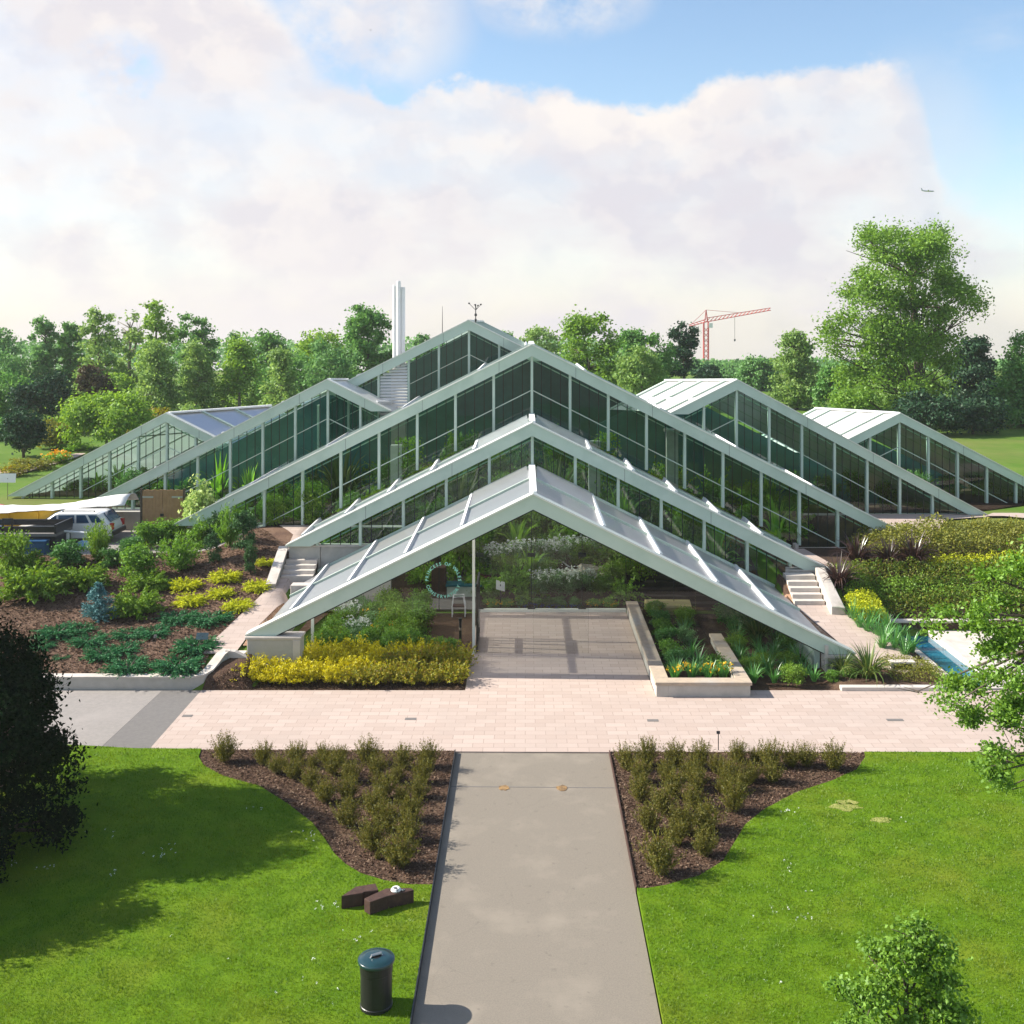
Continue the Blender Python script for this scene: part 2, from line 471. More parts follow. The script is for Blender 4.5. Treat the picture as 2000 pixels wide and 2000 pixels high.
MT['white_paint'] = surf('white_paint', (.80, .80, .78), (.74, .74, .73), 2, .5, 0)
MT['black'] = surf('black_metal', (.012, .012, .013), (.018, .018, .02), 6, .4, 0, spec=.5)
MT['steel'] = surf('galvanised', (.45, .46, .46), (.38, .39, .40), 6, .35, 0, metal=.7)
MT['wood'] = surf('cedar_boards', (.36, .215, .11), (.29, .17, .085), 5, .7, .2, 30)
MT['dark_wood'] = surf('old_sleeper', (.052, .028, .022), (.085, .045, .034), 7, .75, .4, 26)
MT['gravel'] = surf('pink_gravel', (.42, .24, .16), (.24, .16, .10), 22, .95, .9, 40, c3=(.55, .40, .30), s3=6.0, spec=.1)
MT['pvc_roof'] = None

def roof_glass(name, col, thr, refl=1.7, back=.55):
    """clear roof glass, the sheen of the sky painted on as diffuse white: part of the light is scattered, the rest goes straight through; mirrors the sky at a flat angle"""
    m, nt, o = new_mat(name)
    N, L = nt.nodes, nt.links
    t = N.new('ShaderNodeBsdfTransparent'); t.inputs[0].default_value = (.88, .95, .92, 1)
    d = N.new('ShaderNodeBsdfDiffuse'); d.inputs[0].default_value = (*col, 1)  # diffuse white puts the sky's reflection into the glass colour
    tl = N.new('ShaderNodeBsdfTranslucent'); tl.inputs[0].default_value = (*col, 1)
    a = N.new('ShaderNodeMixShader'); a.inputs[0].default_value = back
    L.new(d.outputs[0], a.inputs[1]); L.new(tl.outputs[0], a.inputs[2])
    tc = N.new('ShaderNodeTexCoord')
    n = N.new('ShaderNodeTexNoise'); n.inputs['Scale'].default_value = .8; n.inputs['Detail'].default_value = 5
    L.new(tc.outputs['Object'], n.inputs['Vector'])
    mr = N.new('ShaderNodeMapRange'); mr.inputs[1].default_value, mr.inputs[2].default_value = .3, .7
    mr.inputs[3].default_value, mr.inputs[4].default_value = min(1, thr * 1.12), thr * .88
    L.new(n.outputs[0], mr.inputs[0])
    b = N.new('ShaderNodeMixShader')
    L.new(mr.outputs[0], b.inputs[0]); L.new(a.outputs[0], b.inputs[1]); L.new(t.outputs[0], b.inputs[2])
    g = N.new('ShaderNodeBsdfGlossy'); g.inputs['Roughness'].default_value = .34
    f = N.new('ShaderNodeFresnel'); f.inputs[0].default_value = 1.5
    mu = N.new('ShaderNodeMath'); mu.operation = 'MULTIPLY'; mu.inputs[1].default_value = refl; mu.use_clamp = True
    L.new(f.outputs[0], mu.inputs[0])
    c = N.new('ShaderNodeMixShader')
    L.new(mu.outputs[0], c.inputs[0]); L.new(b.outputs[0], c.inputs[1]); L.new(g.outputs[0], c.inputs[2])
    L.new(c.outputs[0], o.inputs[0])
    return m
MT['roof'] = roof_glass('roof_glass', (.94, .93, .98), .30, .8, .62)
MT['roof_white'] = roof_glass('roof_glass_sunlit', (.94, .92, .88), .08, .9, .22)  # whiter copy, sunlight on the side roofs put into the colour
rnd = random.Random(3)
# ================================================================ SETTING
def paver_mat():
    m, nt, o = new_mat('pink_pavers')
    N, L = nt.nodes, nt.links
    tc = N.new('ShaderNodeTexCoord')
    br = N.new('ShaderNodeTexBrick')
    br.inputs['Scale'].default_value = 1.0
    br.inputs['Brick Width'].default_value = .60; br.inputs['Row Height'].default_value = .32
    br.inputs['Mortar Size'].default_value = .012; br.inputs['Mortar Smooth'].default_value = .3
    br.inputs['Color1'].default_value = (.490, .395, .345, 1); br.inputs['Color2'].default_value = (.430, .340, .292, 1)
    br.inputs['Mortar'].default_value = (.34, .27, .232, 1)
    L.new(tc.outputs['Object'], br.inputs['Vector'])
    n = N.new('ShaderNodeTexNoise'); n.inputs['Scale'].default_value = .55; n.inputs['Detail'].default_value = 7; n.inputs['Roughness'].default_value = .62
    L.new(tc.outputs['Object'], n.inputs['Vector'])
    mr = N.new('ShaderNodeMapRange'); mr.inputs[1].default_value, mr.inputs[2].default_value = .45, .75
    mr.inputs[4].default_value = .8
    L.new(n.outputs[0], mr.inputs[0])
    mx = N.new('ShaderNodeMix'); mx.data_type = 'RGBA'
    L.new(mr.outputs[0], mx.inputs[0]); L.new(br.outputs[0], mx.inputs[6]); mx.inputs[7].default_value = (.41, .335, .292, 1)
    b = N.new('ShaderNodeBsdfPrincipled'); b.inputs['Roughness'].default_value = .85; b.inputs['Specular IOR Level'].default_value = .2
    L.new(mx.outputs[2], b.inputs['Base Color'])
    bp = N.new('ShaderNodeBump'); bp.inputs['Strength'].default_value = .25; bp.inputs['Distance'].default_value = .01; bp.invert = True
    L.new(br.outputs['Fac'], bp.inputs['Height']); L.new(bp.outputs[0], b.inputs['Normal'])
    L.new(b.outputs[0], o.inputs[0])
    return m
MT['pavers'] = paver_mat()
def crack_asphalt():
    m = surf('asphalt_path_worn', (.250, .217, .176), (.202, .178, .146), 34, .9, .35, 160, c3=(.276, .240, .194), s3=.7, spec=.2)
    nt = m.node_tree; N, L = nt.nodes, nt.links
    b = [n for n in N if n.type == 'BSDF_PRINCIPLED'][0]
    src = b.inputs['Base Color'].links[0].from_socket
    tc = N.new('ShaderNodeTexCoord')
    wn = N.new('ShaderNodeTexNoise'); wn.inputs['Scale'].default_value = 1.3; wn.inputs['Detail'].default_value = 6
    L.new(tc.outputs['Object'], wn.inputs['Vector'])
    va = N.new('ShaderNodeMixRGB'); va.blend_type = 'ADD'; va.inputs[0].default_value = .55
    L.new(tc.outputs['Object'], va.inputs[1]); L.new(wn.outputs['Color'], va.inputs[2])
    vo = N.new('ShaderNodeTexVoronoi'); vo.feature = 'DISTANCE_TO_EDGE'; vo.inputs['Scale'].default_value = .42
    L.new(va.outputs[0], vo.inputs['Vector'])
    mr = N.new('ShaderNodeMapRange'); mr.inputs[1].default_value, mr.inputs[2].default_value, mr.inputs[3].default_value, mr.inputs[4].default_value = .0015, .006, .10, 0
    L.new(vo.outputs['Distance'], mr.inputs[0])
    mk = N.new('ShaderNodeTexNoise'); mk.inputs['Scale'].default_value = .33; mk.inputs['Detail'].default_value = 3
    L.new(tc.outputs['Object'], mk.inputs['Vector'])
    m2 = N.new('ShaderNodeMapRange'); m2.inputs[1].default_value, m2.inputs[2].default_value = .46, .56
    L.new(mk.outputs[0], m2.inputs[0])
    mu = N.new('ShaderNodeMath'); mu.operation = 'MULTIPLY'; L.new(mr.outputs[0], mu.inputs[0]); L.new(m2.outputs[0], mu.inputs[1])
    x1 = N.new('ShaderNodeMix'); x1.data_type = 'RGBA'
    L.new(mu.outputs[0], x1.inputs[0]); L.new(src, x1.inputs[6]); x1.inputs[7].default_value = (.07, .06, .05, 1)
    sp = N.new('ShaderNodeTexNoise'); sp.inputs['Scale'].default_value = 5.5; sp.inputs['Detail'].default_value = 3
    L.new(tc.outputs['Object'], sp.inputs['Vector'])
    m3 = N.new('ShaderNodeMapRange'); m3.inputs[1].default_value, m3.inputs[2].default_value, m3.inputs[4].default_value = .66, .74, .45
    L.new(sp.outputs[0], m3.inputs[0])
    x2 = N.new('ShaderNodeMix'); x2.data_type = 'RGBA'
    L.new(m3.outputs[0], x2.inputs[0]); L.new(x1.outputs[2], x2.inputs[6]); x2.inputs[7].default_value = (.15, .13, .105, 1)
    L.new(x2.outputs[2], b.inputs['Base Color'])
    return m
MT['asphalt'] = crack_asphalt()

def build_ground():
    xs = sorted(set([round(v, 3) for v in list(np.arange(-34, 34.01, .4)) + list(np.geomspace(36, 1500, 26)) + list(-np.geomspace(36, 1500, 26)) + [14.39, 14.41, 15.74, 15.76]]))
    ys = sorted(set([round(v, 3) for v in [-60, -20, 0, 10, 20, 30, 36.28, 36.32, 36.62, 43.19, 43.21] + list(np.arange(36.8, 60, .4)) + list(np.arange(60, 90, 1.5)) + list(np.geomspace(90, 3000, 26))]))
    V = [(x, y, ground_z(x, y)) for y in ys for x in xs]
    nx = len(xs)
    F = [(j * nx + i, j * nx + i + 1, (j + 1) * nx + i + 1, (j + 1) * nx + i) for j in range(len(ys) - 1) for i in range(nx - 1)]
    o = link('ground', np_mesh('ground', V, F), MT['meadow'], smooth=True)
    tag(o, kind='structure')
build_ground()

def flat(name, poly, z, mat, thick=.12):
    o = MB().prism_z(poly, z - thick, z).build(name, mat)
    return tag(o, kind='structure')

def drape(name, poly, lift, mat, step=.6):
    bm = bmesh.new()
    bm.faces.new([bm.verts.new((x, y, 0)) for x, y in poly])
    x0, x1 = min(p[0] for p in poly), max(p[0] for p in poly)
    y0, y1 = min(p[1] for p in poly), max(p[1] for p in poly)
    bmesh.ops.triangulate(bm, faces=bm.faces[:])
    for ax, lo, hi in ((0, x0, x1), (1, y0, y1)):
        t = math.ceil(lo / step) * step
        while t < hi:
            no = (1, 0, 0) if ax == 0 else (0, 1, 0)
            co = (t, 0, 0) if ax == 0 else (0, t, 0)
            bmesh.ops.bisect_plane(bm, geom=bm.verts[:] + bm.edges[:] + bm.faces[:], plane_co=co, plane_no=no)
            t += step
    for v in bm.verts: v.co.z = ground_z(v.co.x, v.co.y) + lift
    bmesh.ops.recalc_face_normals(bm, faces=bm.faces)
    if sum(f.normal.z for f in bm.faces) < 0: bmesh.ops.reverse_faces(bm, faces=bm.faces)
    me = bpy.data.meshes.new(name); bm.to_mesh(me); bm.free()
    o = link(name, me, mat, smooth=True)
    return tag(o, kind='structure')

def gxy(pts, z=0.0): return [tuple(GZ(x, y, z).xy) for x, y in pts]

PX0, PX1 = -1.98, 2.37
FRONT_Y, BACK_Y = 31.05, 36.25
def fy(x): return FRONT_Y - .012 * x      # front edge of the paved forecourt

# outlines of the two shrub beds, from the path round the curve
bed_l_curve = gxy([(391, 1467), (388, 1480), (398, 1497), (435, 1517), (470, 1527), (507, 1537), (562, 1572), (609, 1608), (634, 1640), (652, 1668), (675, 1690), (705, 1708), (752, 1722), (800, 1730)])
bed_r_curve = gxy([(1688, 1470), (1690, 1480), (1673, 1505), (1626, 1526), (1554, 1550), (1492, 1583), (1456, 1612), (1434, 1648), (1412, 1684), (1365, 1713), (1300, 1731), (1265, 1737)])
yl, yr = bed_l_curve[-1][1], bed_r_curve[-1][1]
bed_l = [(PX0, fy(PX0))] + [(bed_l_curve[0][0], fy(bed_l_curve[0][0]))] + bed_l_curve[1:] + [(PX0, yl)]
bed_r = [(PX1, fy(PX1))] + [(PX1, yr)] + bed_r_curve[::-1][:-1] + [(bed_r_curve[0][0], fy(bed_r_curve[0][0]))]
lawn_l = [(PX0, 6), (PX0, yl)] + bed_l_curve[::-1][:-1] + [(bed_l_curve[0][0], fy(bed_l_curve[0][0])), (-11, fy(-11)), (-14, 31.6), (-45, 32), (-45, 6)]
lawn_r = [(PX1, yr), (PX1, 6), (45, 6), (45, fy(45)), (bed_r_curve[0][0], fy(bed_r_curve[0][0]))] + bed_r_curve[1:]
flat('lawn', lawn_l, .03, MT['grass'], .16)
flat('lawn', lawn_r, .03, MT['grass'], .16)
flat('mulch_bed', bed_l, .0, MT['mulch'])
flat('mulch_bed', bed_r, .0, MT['mulch'])
flat('path', [(PX0 + .03, 4), (PX1 - .03, 4), (PX1 - .03, fy(PX1)), (PX0 + .03, fy(PX0))], -.055, MT['asphalt'])
flat('forecourt', [(-10.62, fy(-10.6)), (45, fy(45)), (45, BACK_Y), (4.2, BACK_Y), (4.2, 46.18), (-1.97, 46.18), (-1.97, BACK_Y), (-10.62, BACK_Y)], -.02, MT['pavers'])
flat('tarmac_strip', [(-12.05, fy(-12)), (-10.63, fy(-10.6)), (-10.63, BACK_Y + .02), (-11.9, BACK_Y + .02)], -.03, MT['tarmac_dark'])
flat('tarmac', [(-45, 31.8), (-12.06, fy(-12)), (-11.91, BACK_Y + .02), (-45, BACK_Y + .02)], -.032, MT['tarmac'])
def edge_strip(x, y0, y1):
    o = MB().box(x - .012, x + .012, y0, y1, -.1, .055).build('path_edge_strip', MT['black'] if x < 0 else MT['dark_wood'])  # left strip is black to paint the shadow under the lawn lip
    return o
tag(edge_strip(PX0 + .015, yl - 11, fy(PX0) - .05), 'thin black strip painted as lip shadow along the path beside the lawn with the bin', 'edging')
tag(edge_strip(PX1 - .015, yr, fy(PX1) - .05), 'thin edging strip between the path and the shrub bed opposite the bin', 'edging')
# joint and the two filled post holes
flat('path_joint', [(PX0 + .05, 28.78), (PX1 - .05, 28.70), (PX1 - .05, 28.73), (PX0 + .05, 28.81)], -.050, MT['tarmac_dark'], .02)
hole_m = surf('rusty_patch', (.36, .22, .09), (.12, .08, .05), 9, .9, .3, 40)
for px, lab in ((985, 'rusty filled post hole in the path joint, the one nearer the bin'), (1097, 'rusty filled post hole in the path joint, the one farther from the bin')):
    c = GZ(px, 1535)
    m = MB()
    ring = [(c.x + math.cos(t) * .14 * rnd.uniform(.7, 1.2), c.y + math.sin(t) * .17 * rnd.uniform(.7, 1.2)) for t in np.arange(0, 6.28, .45)]
    m.prism_z(ring, -.07, -.044)
    o = m.build('post_hole', hole_m); tag(o, lab, 'post hole', 'post holes in the path')
# drain covers in the forecourt
for px, py, w, lab in ((802, 1403, .34, 'small grey drain cover in the paving in front of the yellow bed'), (1275, 1406, .34, 'small grey drain cover in the paving in front of the stone planter'),
                       (1748, 1405, .5, 'grey drain cover in the paving near the leafy branch'), (366, 1397, .3, 'small drain cover in the paving beside the tarmac strip')):
    c = GZ(px, py)
    r = MB().box(c.x - w / 2, c.x + w / 2, c.y - .09, c.y + .09, -.05, -.012).build('drain_cover', MT['tarmac_dark'])
    tag(r, lab, 'drain cover')

# planted ground behind the forecourt
drape('bed_soil', [(-10.62, 36.30), (-1.99, 36.30), (-1.99, 46.1), (-7.6, 46.1), (-7.9, 38.4), (-10.0, 37.75), (-10.35, 37.3)], .07, MT['mulch'], .2)
drape('bed_soil', [(7.5, 36.30), (14.2, 36.30), (14.2, 36.5), (13.3, 39), (12.2, 43.4), (10.62, 43.4), (10.62, 46), (4.25, 46), (4.25, 41.4), (7.3, 41.4)], .07, MT['mulch'], .25)
drape('left_bed', [(-34, 36.66), (-10.75, 36.66), (-10.95, 39.3), (-10.2, 43.8), (-9.8, 46.6), (-9.5, 49.4), (-12.2, 50.3), (-13.5, 48.6), (-20, 47.9), (-34, 47.9)], .06, MT['mulch_light'])
drape('yard', [(-40, 48.0), (-20, 48.0), (-13.4, 48.7), (-12.2, 50.4), (-11.5, 54.0), (-40, 54.0)], .06, MT['tarmac'])
drape('ramp_path', [(-11.05, 37.9), (-9.95, 37.9), (-9.9, 39.5), (-8.82, 45.3), (-9.95, 45.3), (-10.2, 43.8), (-11.0, 39.3)], .10, MT['pavers'])
drape('gravel_strip', [(-9.86, 38.6), (-9.2, 38.6), (-8.2, 46.0), (-8.80, 46.0), (-8.85, 45.2), (-9.88, 39.5)], .09, MT['gravel'])
drape('upper_path', [(-10.1, 46.6), (-8.9, 46.6), (-7.0, 50.3), (-11.2, 50.3), (-10.2, 48.6)], .09, MT['pavers'])
drape('ramp_path', [(12.9, 37.6), (14.0, 38.4), (12.5, 43.7), (11.9, 43.9), (10.7, 43.9), (11.55, 40.0), (11.9, 38.4)], .10, MT['pavers'])
drape('gravel_strip', [(11.4, 38.6), (11.88, 38.4), (11.52, 40.0), (10.68, 43.9), (10.6, 45.9), (9.9, 45.9), (10.7, 41)], .09, MT['gravel'])
drape('upper_path', [(11.0, 45.6), (12.6, 45.6), (13.6, 45.4), (13.2, 47.0), (12.6, 50.0), (11.4, 50.0), (12.4, 47.0)], .10, MT['pavers'])
drape('right_bed', [(13.9, 39.2), (14.15, 39.2), (14.15, 43.5), (12.65, 43.5)], .05, MT['soil'])
drape('right_bed', [(12.55, 43.45), (30, 43.45), (30, 51.4), (18.5, 51.4), (13.7, 49.8), (13.2, 46.8)], .055, MT['soil'])
drape('upper_path', [(17.1, 50.6), (18.4, 50.6), (21.2, 55.6), (24.0, 56.4), (24.0, 56.9), (16.5, 56.9), (16.5, 55.8)], .09, MT['pavers'])
drape('upper_path', [(23.4, 56.3), (24.4, 56.3), (30, 52.6), (30, 53.5), (25.5, 57.2), (24.2, 57.2)], .12, MT['pavers'])
drape('path', [tuple(GP(x, y).xy) for x, y in ((-60, 950), (0, 936), (70, 920), (150, 896), (168, 888), (150, 888), (66, 908), (0, 922), (-60, 934))], .10, MT['pavers'])
flat('terrace', [(15.75, 36.35), (45, 36.35), (45, 43.25), (15.75, 43.25)], .0, MT['concrete_cap'], .5)

water_m = surf('pond_water', (.02, .17, .26), (.015, .13, .21), 1.2, .06, .06, 8, spec=.5)
o = MB().add([(14.40, 36.62, -.2), (15.75, 36.62, -.2), (15.75, 43.25, -.2), (14.40, 43.25, -.2)], [(0, 1, 2, 3)]).build('water', water_m)
tag(o, kind='structure')

# ================================================================ CONSERVATORY
def lz(x, g):
    xr, zr, sl, sr = g
    return zr - (xr - x) * sl if x < xr else zr - (x - xr) * sr

house = empty('conservatory', (0.3, 46, 0), 'large glasshouse of stepped glazed gables with pale green steel frames', 'conservatory')
HL = Vector(house.location)
def hb(mb, name, mats, parent=None, **k):
    """a part of the glasshouse: mesh in world coordinates, shifted to the house's base"""
    mb.v = [(x - HL.x, y - HL.y, z - HL.z) for x, y, z in mb.v]
    return mb.build(name, mats, parent or house, **k)

def make_gable(D, g, zl, zR, v, bottom, mulls, mw=.115, nsub=4, drop=1.7, xmin=None, xmax=None, louvre=None, kinks=(), glass=None, transom=True):
    xr, zr, sl, sr = g
    m = MB(); tr = MB()
    for sgn, sl_, ze, lim in ((-1, sl, zl, xmin), (1, sr, zR, xmax)):
        xt = xr + sgn * (zr - ze) / sl_
        xb = xr + sgn * (zr - v - ze) / sl_
        poly = [(xr, zr), (xr, zr - v), (xb, ze), (xt, ze)]
        m.prism_y(poly, D - .30, D + .12)
        # lighter lower edge of the rafter and the flashing on its top edge
        tr.prism_y([(xr, zr + .002), (xt, ze + .002), (xt, ze + .055), (xr, zr + .057)], D - .34, D + .15)
    for x in sorted(mulls)[::2]:
        if abs(x - xr) < .3 or not (xmin + .4 < x < xmax - .4): continue
        z = lz(x + .25, g)
        m.box(x + .244, x + .256, D - .3025, D - .28, z - v - .01, z + .004, 1)
        for dx in (.17, .33):
            for dz in (.12, v - .12): m.box(x + dx - .014, x + dx + .014, D - .312, D - .28, lz(x + dx, g) - dz - .014, lz(x + dx, g) - dz + .014, 0)
    fr = hb(m, 'gable_frame', [MT['frame'], MT['dark_seal']])
    hb(tr, 'flashing', MT['frame_trim'], fr)
    mulls = sorted(mulls)
    for x in mulls:
        zt = lz(x, g) - v + .03
        zb = bottom(x)
        if zt - zb < .12: continue
        hb(MB().box(x - mw / 2, x + mw / 2, D - .16, D + .10, zb, zt), 'mullion', MT['frame'], fr)
    edges = [xmin] + [x for x in mulls if xmin + .05 < x < xmax - .05] + [xmax]
    tm = MB()
    for x0, x1 in zip(edges[:-1], edges[1:]):
        xs = sorted(set([x0] + [k for k in list(kinks) + [xr] if x0 < k < x1] + [x1]))
        top = [(x, lz(x, g) - v + .02) for x in xs]; bot = [(x, bottom(x)) for x in xs]
        keep = [i for i in range(len(xs)) if top[i][1] > bot[i][1] + .01]
        if len(keep) < 1 or max(t[1] - b[1] for t, b in zip(top, bot)) < .08: continue
        # where the glass runs out to a point, clip it there
        if len(keep) < len(xs):
            for i in range(len(xs) - 1):
                a, b = top[i][1] - bot[i][1], top[i + 1][1] - bot[i + 1][1]
                if (a > .01) != (b > .01):
                    t = a / (a - b)
                    xk = lerp(xs[i], xs[i + 1], t); zk = lerp(top[i][1], top[i + 1][1], t)
                    if a > .01: top = top[:i + 1] + [(xk, zk)]; bot = bot[:i + 1] + [(xk, zk - .002)]
                    else: top = [(xk, zk)] + top[i + 1:]; bot = [(xk, zk - .002)] + bot[i + 1:]
                    break
        if louvre and louvre[0] - .3 < (x0 + x1) / 2 < louvre[1] + .3:
            lm = MB()
            z = min(b[1] for b in bot) + .05
            while z < max(t[1] for t in top):
                # slats stop at the sloping rafter
                xa, xb_ = x0 + .08, x1 - .08
                if lz(xa, g) - v < z + .1: xa = max(xa, xr - (zr - v - z - .1) / sl)
                zlow = bottom((xa + xb_) / 2)
                if xb_ - xa > .15 and z > min(bottom(xa), bottom(xb_)) - .02:
                    bb = xb_
                    lm.add([(xa, D - .10, z), (bb, D - .10, z), (bb, D + .02, z + .10), (xa, D + .02, z + .10), (xa, D - .10, z + .025), (bb, D - .10, z + .025), (bb, D + .02, z + .125), (xa, D + .02, z + .125)],
                           [(3, 2, 1, 0), (4, 5, 6, 7), (0, 1, 5, 4), (1, 2, 6, 5), (2, 3, 7, 6), (3, 0, 4, 7)])
                z += .165
            hb(lm, 'louvre_panel', MT['white_paint'], fr)
            continue
        pm = MB()
        poly = bot + top[::-1]
        tx, tz = rnd.uniform(-.006, .006), rnd.uniform(-.008, .008)
        xm, zm = (x0 + x1) / 2, sum(p[1] for p in poly) / len(poly)
        pm.add([(x, D + tx * (x - xm) + tz * (z - zm), z) for x, z in poly], [tuple(range(len(poly)))])
        for k in range(1, nsub):
            x = lerp(x0, x1, k / nsub)
            zt, zb = lz(x, g) - v, bottom(x)
            if zt - zb > .15: pm.box(x - .014, x + .014, D - .022, D + .022, zb, zt, 1)
        hb(pm, 'pane', [glass or MT['glass'], MT['dark_seal']], fr, )
        if transom:
            xa, xb = x0 + .05, x1 - .05
            if lz((xa + xb) / 2, g) - v - drop > bottom((xa + xb) / 2) + .1 and (x0 + .01 < xr < x1 - .01) is False:
                tm.bar((xa, D - .05, lz(xa, g) - v - drop), (xb, D - .05, lz(xb, g) - v - drop), .04)
    if tm.v: hb(tm, 'transom', MT['frame'], fr)
    # inner gutter line just under the rafter
    dm = MB()
    for sgn in (-1, 1):
        lim = xmin if sgn < 0 else xmax
        xe = lim
        if abs(xe - xr) > .5:
            dm.bar((xr, D + .06, zr - v - .17), (xe, D + .06, lz(xe, g) - v - .17), .05, .05)
    hb(dm, 'inner_rail', MT['frame'], fr)
    return fr

def make_roof(aF, aB, lF, lB, rF, rB, bars, rafters, mat=None, cap=.26, lift=.16, bw=.13, vent=None, bmat=None):
    aF, aB, lF, lB, rF, rB = [Vector(p) for p in (aF, aB, lF, lB, rF, rB)]
    mat = mat or MT['roof']; bmat = bmat or MT['bar_white']
    root = None
    for eF, eB in ((lF, lB), (rF, rB)):
        r = hb(MB().add([aF, eF, eB, aB], [(0, 1, 2, 3)]), 'roof_glazing', mat)
        n = (eF - aF).cross(aB - aF).normalized()
        if n.z < 0: n = -n
        L_ = abs(eF.x - aF.x)
        for d in bars:
            t = d / L_
            if t > .995: continue
            p, q = aF.lerp(eF, t), aB.lerp(eB, t)
            hb(MB().bar(p.lerp(q, .02) + n * lift * .5, q.lerp(p, .01) + n * lift * .5, bw, lift, up=n), 'glazing_bar', bmat, r)
        rm = MB()
        for t in rafters:
            p, q = aF.lerp(aB, t), eF.lerp(eB, t)
            rm.bar(p + n * .045, q + n * .045, .12, .09, up=n)
        if rm.v: hb(rm, 'roof_rafter', MT['frame'], r)
        if vent:
            d0, d1, t0, t1 = vent
            q = [aF.lerp(aB, t0).lerp(eF.lerp(eB, t0), d0 / L_), aF.lerp(aB, t0).lerp(eF.lerp(eB, t0), d1 / L_),
                 aF.lerp(aB, t1).lerp(eF.lerp(eB, t1), d1 / L_), aF.lerp(aB, t1).lerp(eF.lerp(eB, t1), d0 / L_)]
            q = [p + n * (.05 if i in (0, 1) else .16) for i, p in enumerate(q)]
            hb(MB().add(q, [(0, 1, 2, 3)]), 'roof_vent', mat, r)
    up = Vector((0, 0, 1))
    hb(MB().bar(aF + up * .06, aB + up * .06, cap, .10), 'ridge_cap', bmat)

# slopes and ridges of the gables: ridge x, ridge height, left and right pitch
g1 = (.27, 6.10, .490, .494)
g2 = (.29, 7.86, .498, .493)
g3 = (.30, 11.02, .502, .5056)
g4l = (-10.16, 9.12, .515, .50)
g5l = (-20.06, 6.98, .525, .50)
g4r = (10.87, 9.10, .50, .540)
g5r = (20.93, 6.98, .50, .520)
gt = (-3.0, 12.16, .502, .50)

def roof1(x): return lz(x, (.27, 6.12, .49, .494))
def roof2(x): return lz(x, (.29, 7.98, .498, .493))
def roof3(x): return lz(x, (.30, 11.02, .502, .5056))

# 1: front canopy gable with no glass of its own, then the entrance glass behind it
m = MB(); tr = MB(); un = MB()
for sgn, s, ze in ((-1, .490, 1.25), (1, .494, .62)):
    xt = .27 + sgn * (6.10 - ze) / s; xb = .27 + sgn * (6.10 - .50 - ze) / s
    m.prism_y([(.27, 6.10), (.27, 5.60), (xb, ze), (xt, ze)], 38.05, 38.50)
    tr.prism_y([(.27, 6.102), (xt, ze + .002), (xt, ze + .06), (.27, 6.16)], 38.0, 38.54)
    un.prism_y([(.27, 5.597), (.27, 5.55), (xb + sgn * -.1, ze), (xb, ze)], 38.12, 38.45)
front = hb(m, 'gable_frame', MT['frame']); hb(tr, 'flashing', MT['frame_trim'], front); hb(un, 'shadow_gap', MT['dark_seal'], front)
make_roof((.27, 38.5, 6.05), (.27, 46.0, 6.05), (-9.0, 38.5, 1.51), (-9.0, 46.0, 1.51), (10.5, 38.5, .995), (10.5, 46.0, .995),
          [2.45, 4.43, 6.41, 8.42, 10.2], [.52, .985], vent=(.15, 2.35, .53, .98), bw=.11, lift=.13)
# entrance glass
eg = None
ex = [-7.75, -5.9, -4.1, -1.88, .30, 2.3, 4.25, 6.2, 8.2, 10.0]
fr = MB()
fr.box(-1.93, -1.83, 40.22, 40.34, -.02, lz(-1.88, g1) - .12)
egf = hb(fr, 'entrance_screen', MT['frame_trim'])
for x in (-7.75, 10.0): hb(MB().box(x - .05, x + .05, 40.24, 40.34, -.02, lz(x, g1) - .08), 'side_post', MT['frame_trim'], egf)
for x0, x1 in zip(ex[:-1], ex[1:]):
    xs = [x0] + ([.27] if x0 < .27 < x1 else []) + [x1]
    poly = [(x0, -.01), (x1, -.01)] + [(x, lz(x, g1) - .1) for x in xs[::-1]]
    pm = MB(); pm.add([(x, 40.3, z) for x, z in poly], [tuple(range(len(poly)))])
    if x1 < 9.9 and abs(x1 + 1.88) > .1: pm.box(x1 - .01, x1 + .01, 40.285, 40.315, 0, lz(x1, g1) - .1, 1)
    hb(pm, 'pane', [MT['glass_clear'], MT['glass_clear']], egf)
# inner lobby screen with patch fittings
ex = [-7.75, -5.6, -3.6, -1.9, .25, 2.37, 4.2, 6.2, 8.0]
lsf = hb(MB().box(-1.9, 4.2, 46.06, 46.24, -.02, .10), 'lobby_screen', MT['frame_trim'])
for x0, x1 in zip(ex[:-1], ex[1:]):
    xs = [x0] + ([.27] if x0 < .27 < x1 else []) + [x1]
    poly = [(x0, .0), (x1, .0)] + [(x, lz(x, g1) - .1) for x in xs[::-1]]
    pm = MB(); pm.add([(x, 46.15, z) for x, z in poly], [tuple(range(len(poly)))])
    pm.box(x1 - .012, x1 + .012, 46.135, 46.165, 0, lz(x1, g1) - .1, 1)
    for z in (.07, 2.35):
        if -2 < x1 < 3: pm.box(x1 - .16, x1 + .16, 46.08, 46.20, z - .07, z + .08, 1)
    hb(pm, 'pane', [MT['glass_clear'], MT['dark_seal']], lsf)
# black framed door standing open
dm = MB().box(-1.80, -1.74, 40.42, 40.50, 0, 2.48).box(-1.80, -1.74, 42.30, 42.40, 0, 2.48).box(-1.80, -1.74, 40.5, 42.3, 0, .22).box(-1.80, -1.74, 40.5, 42.3, 2.36, 2.48).box(-1.82, -1.72, 40.5, 42.3, .95, 1.08)
for y in (41.1, 41.7): dm.box(-1.80, -1.74, y - .05, y + .05, .2, 2.4)
door = hb(dm, 'door', MT['black'])
hb(MB().box(-1.71, -1.68, 40.6, 40.66, .85, 1.5), 'handle', MT['steel'], door)

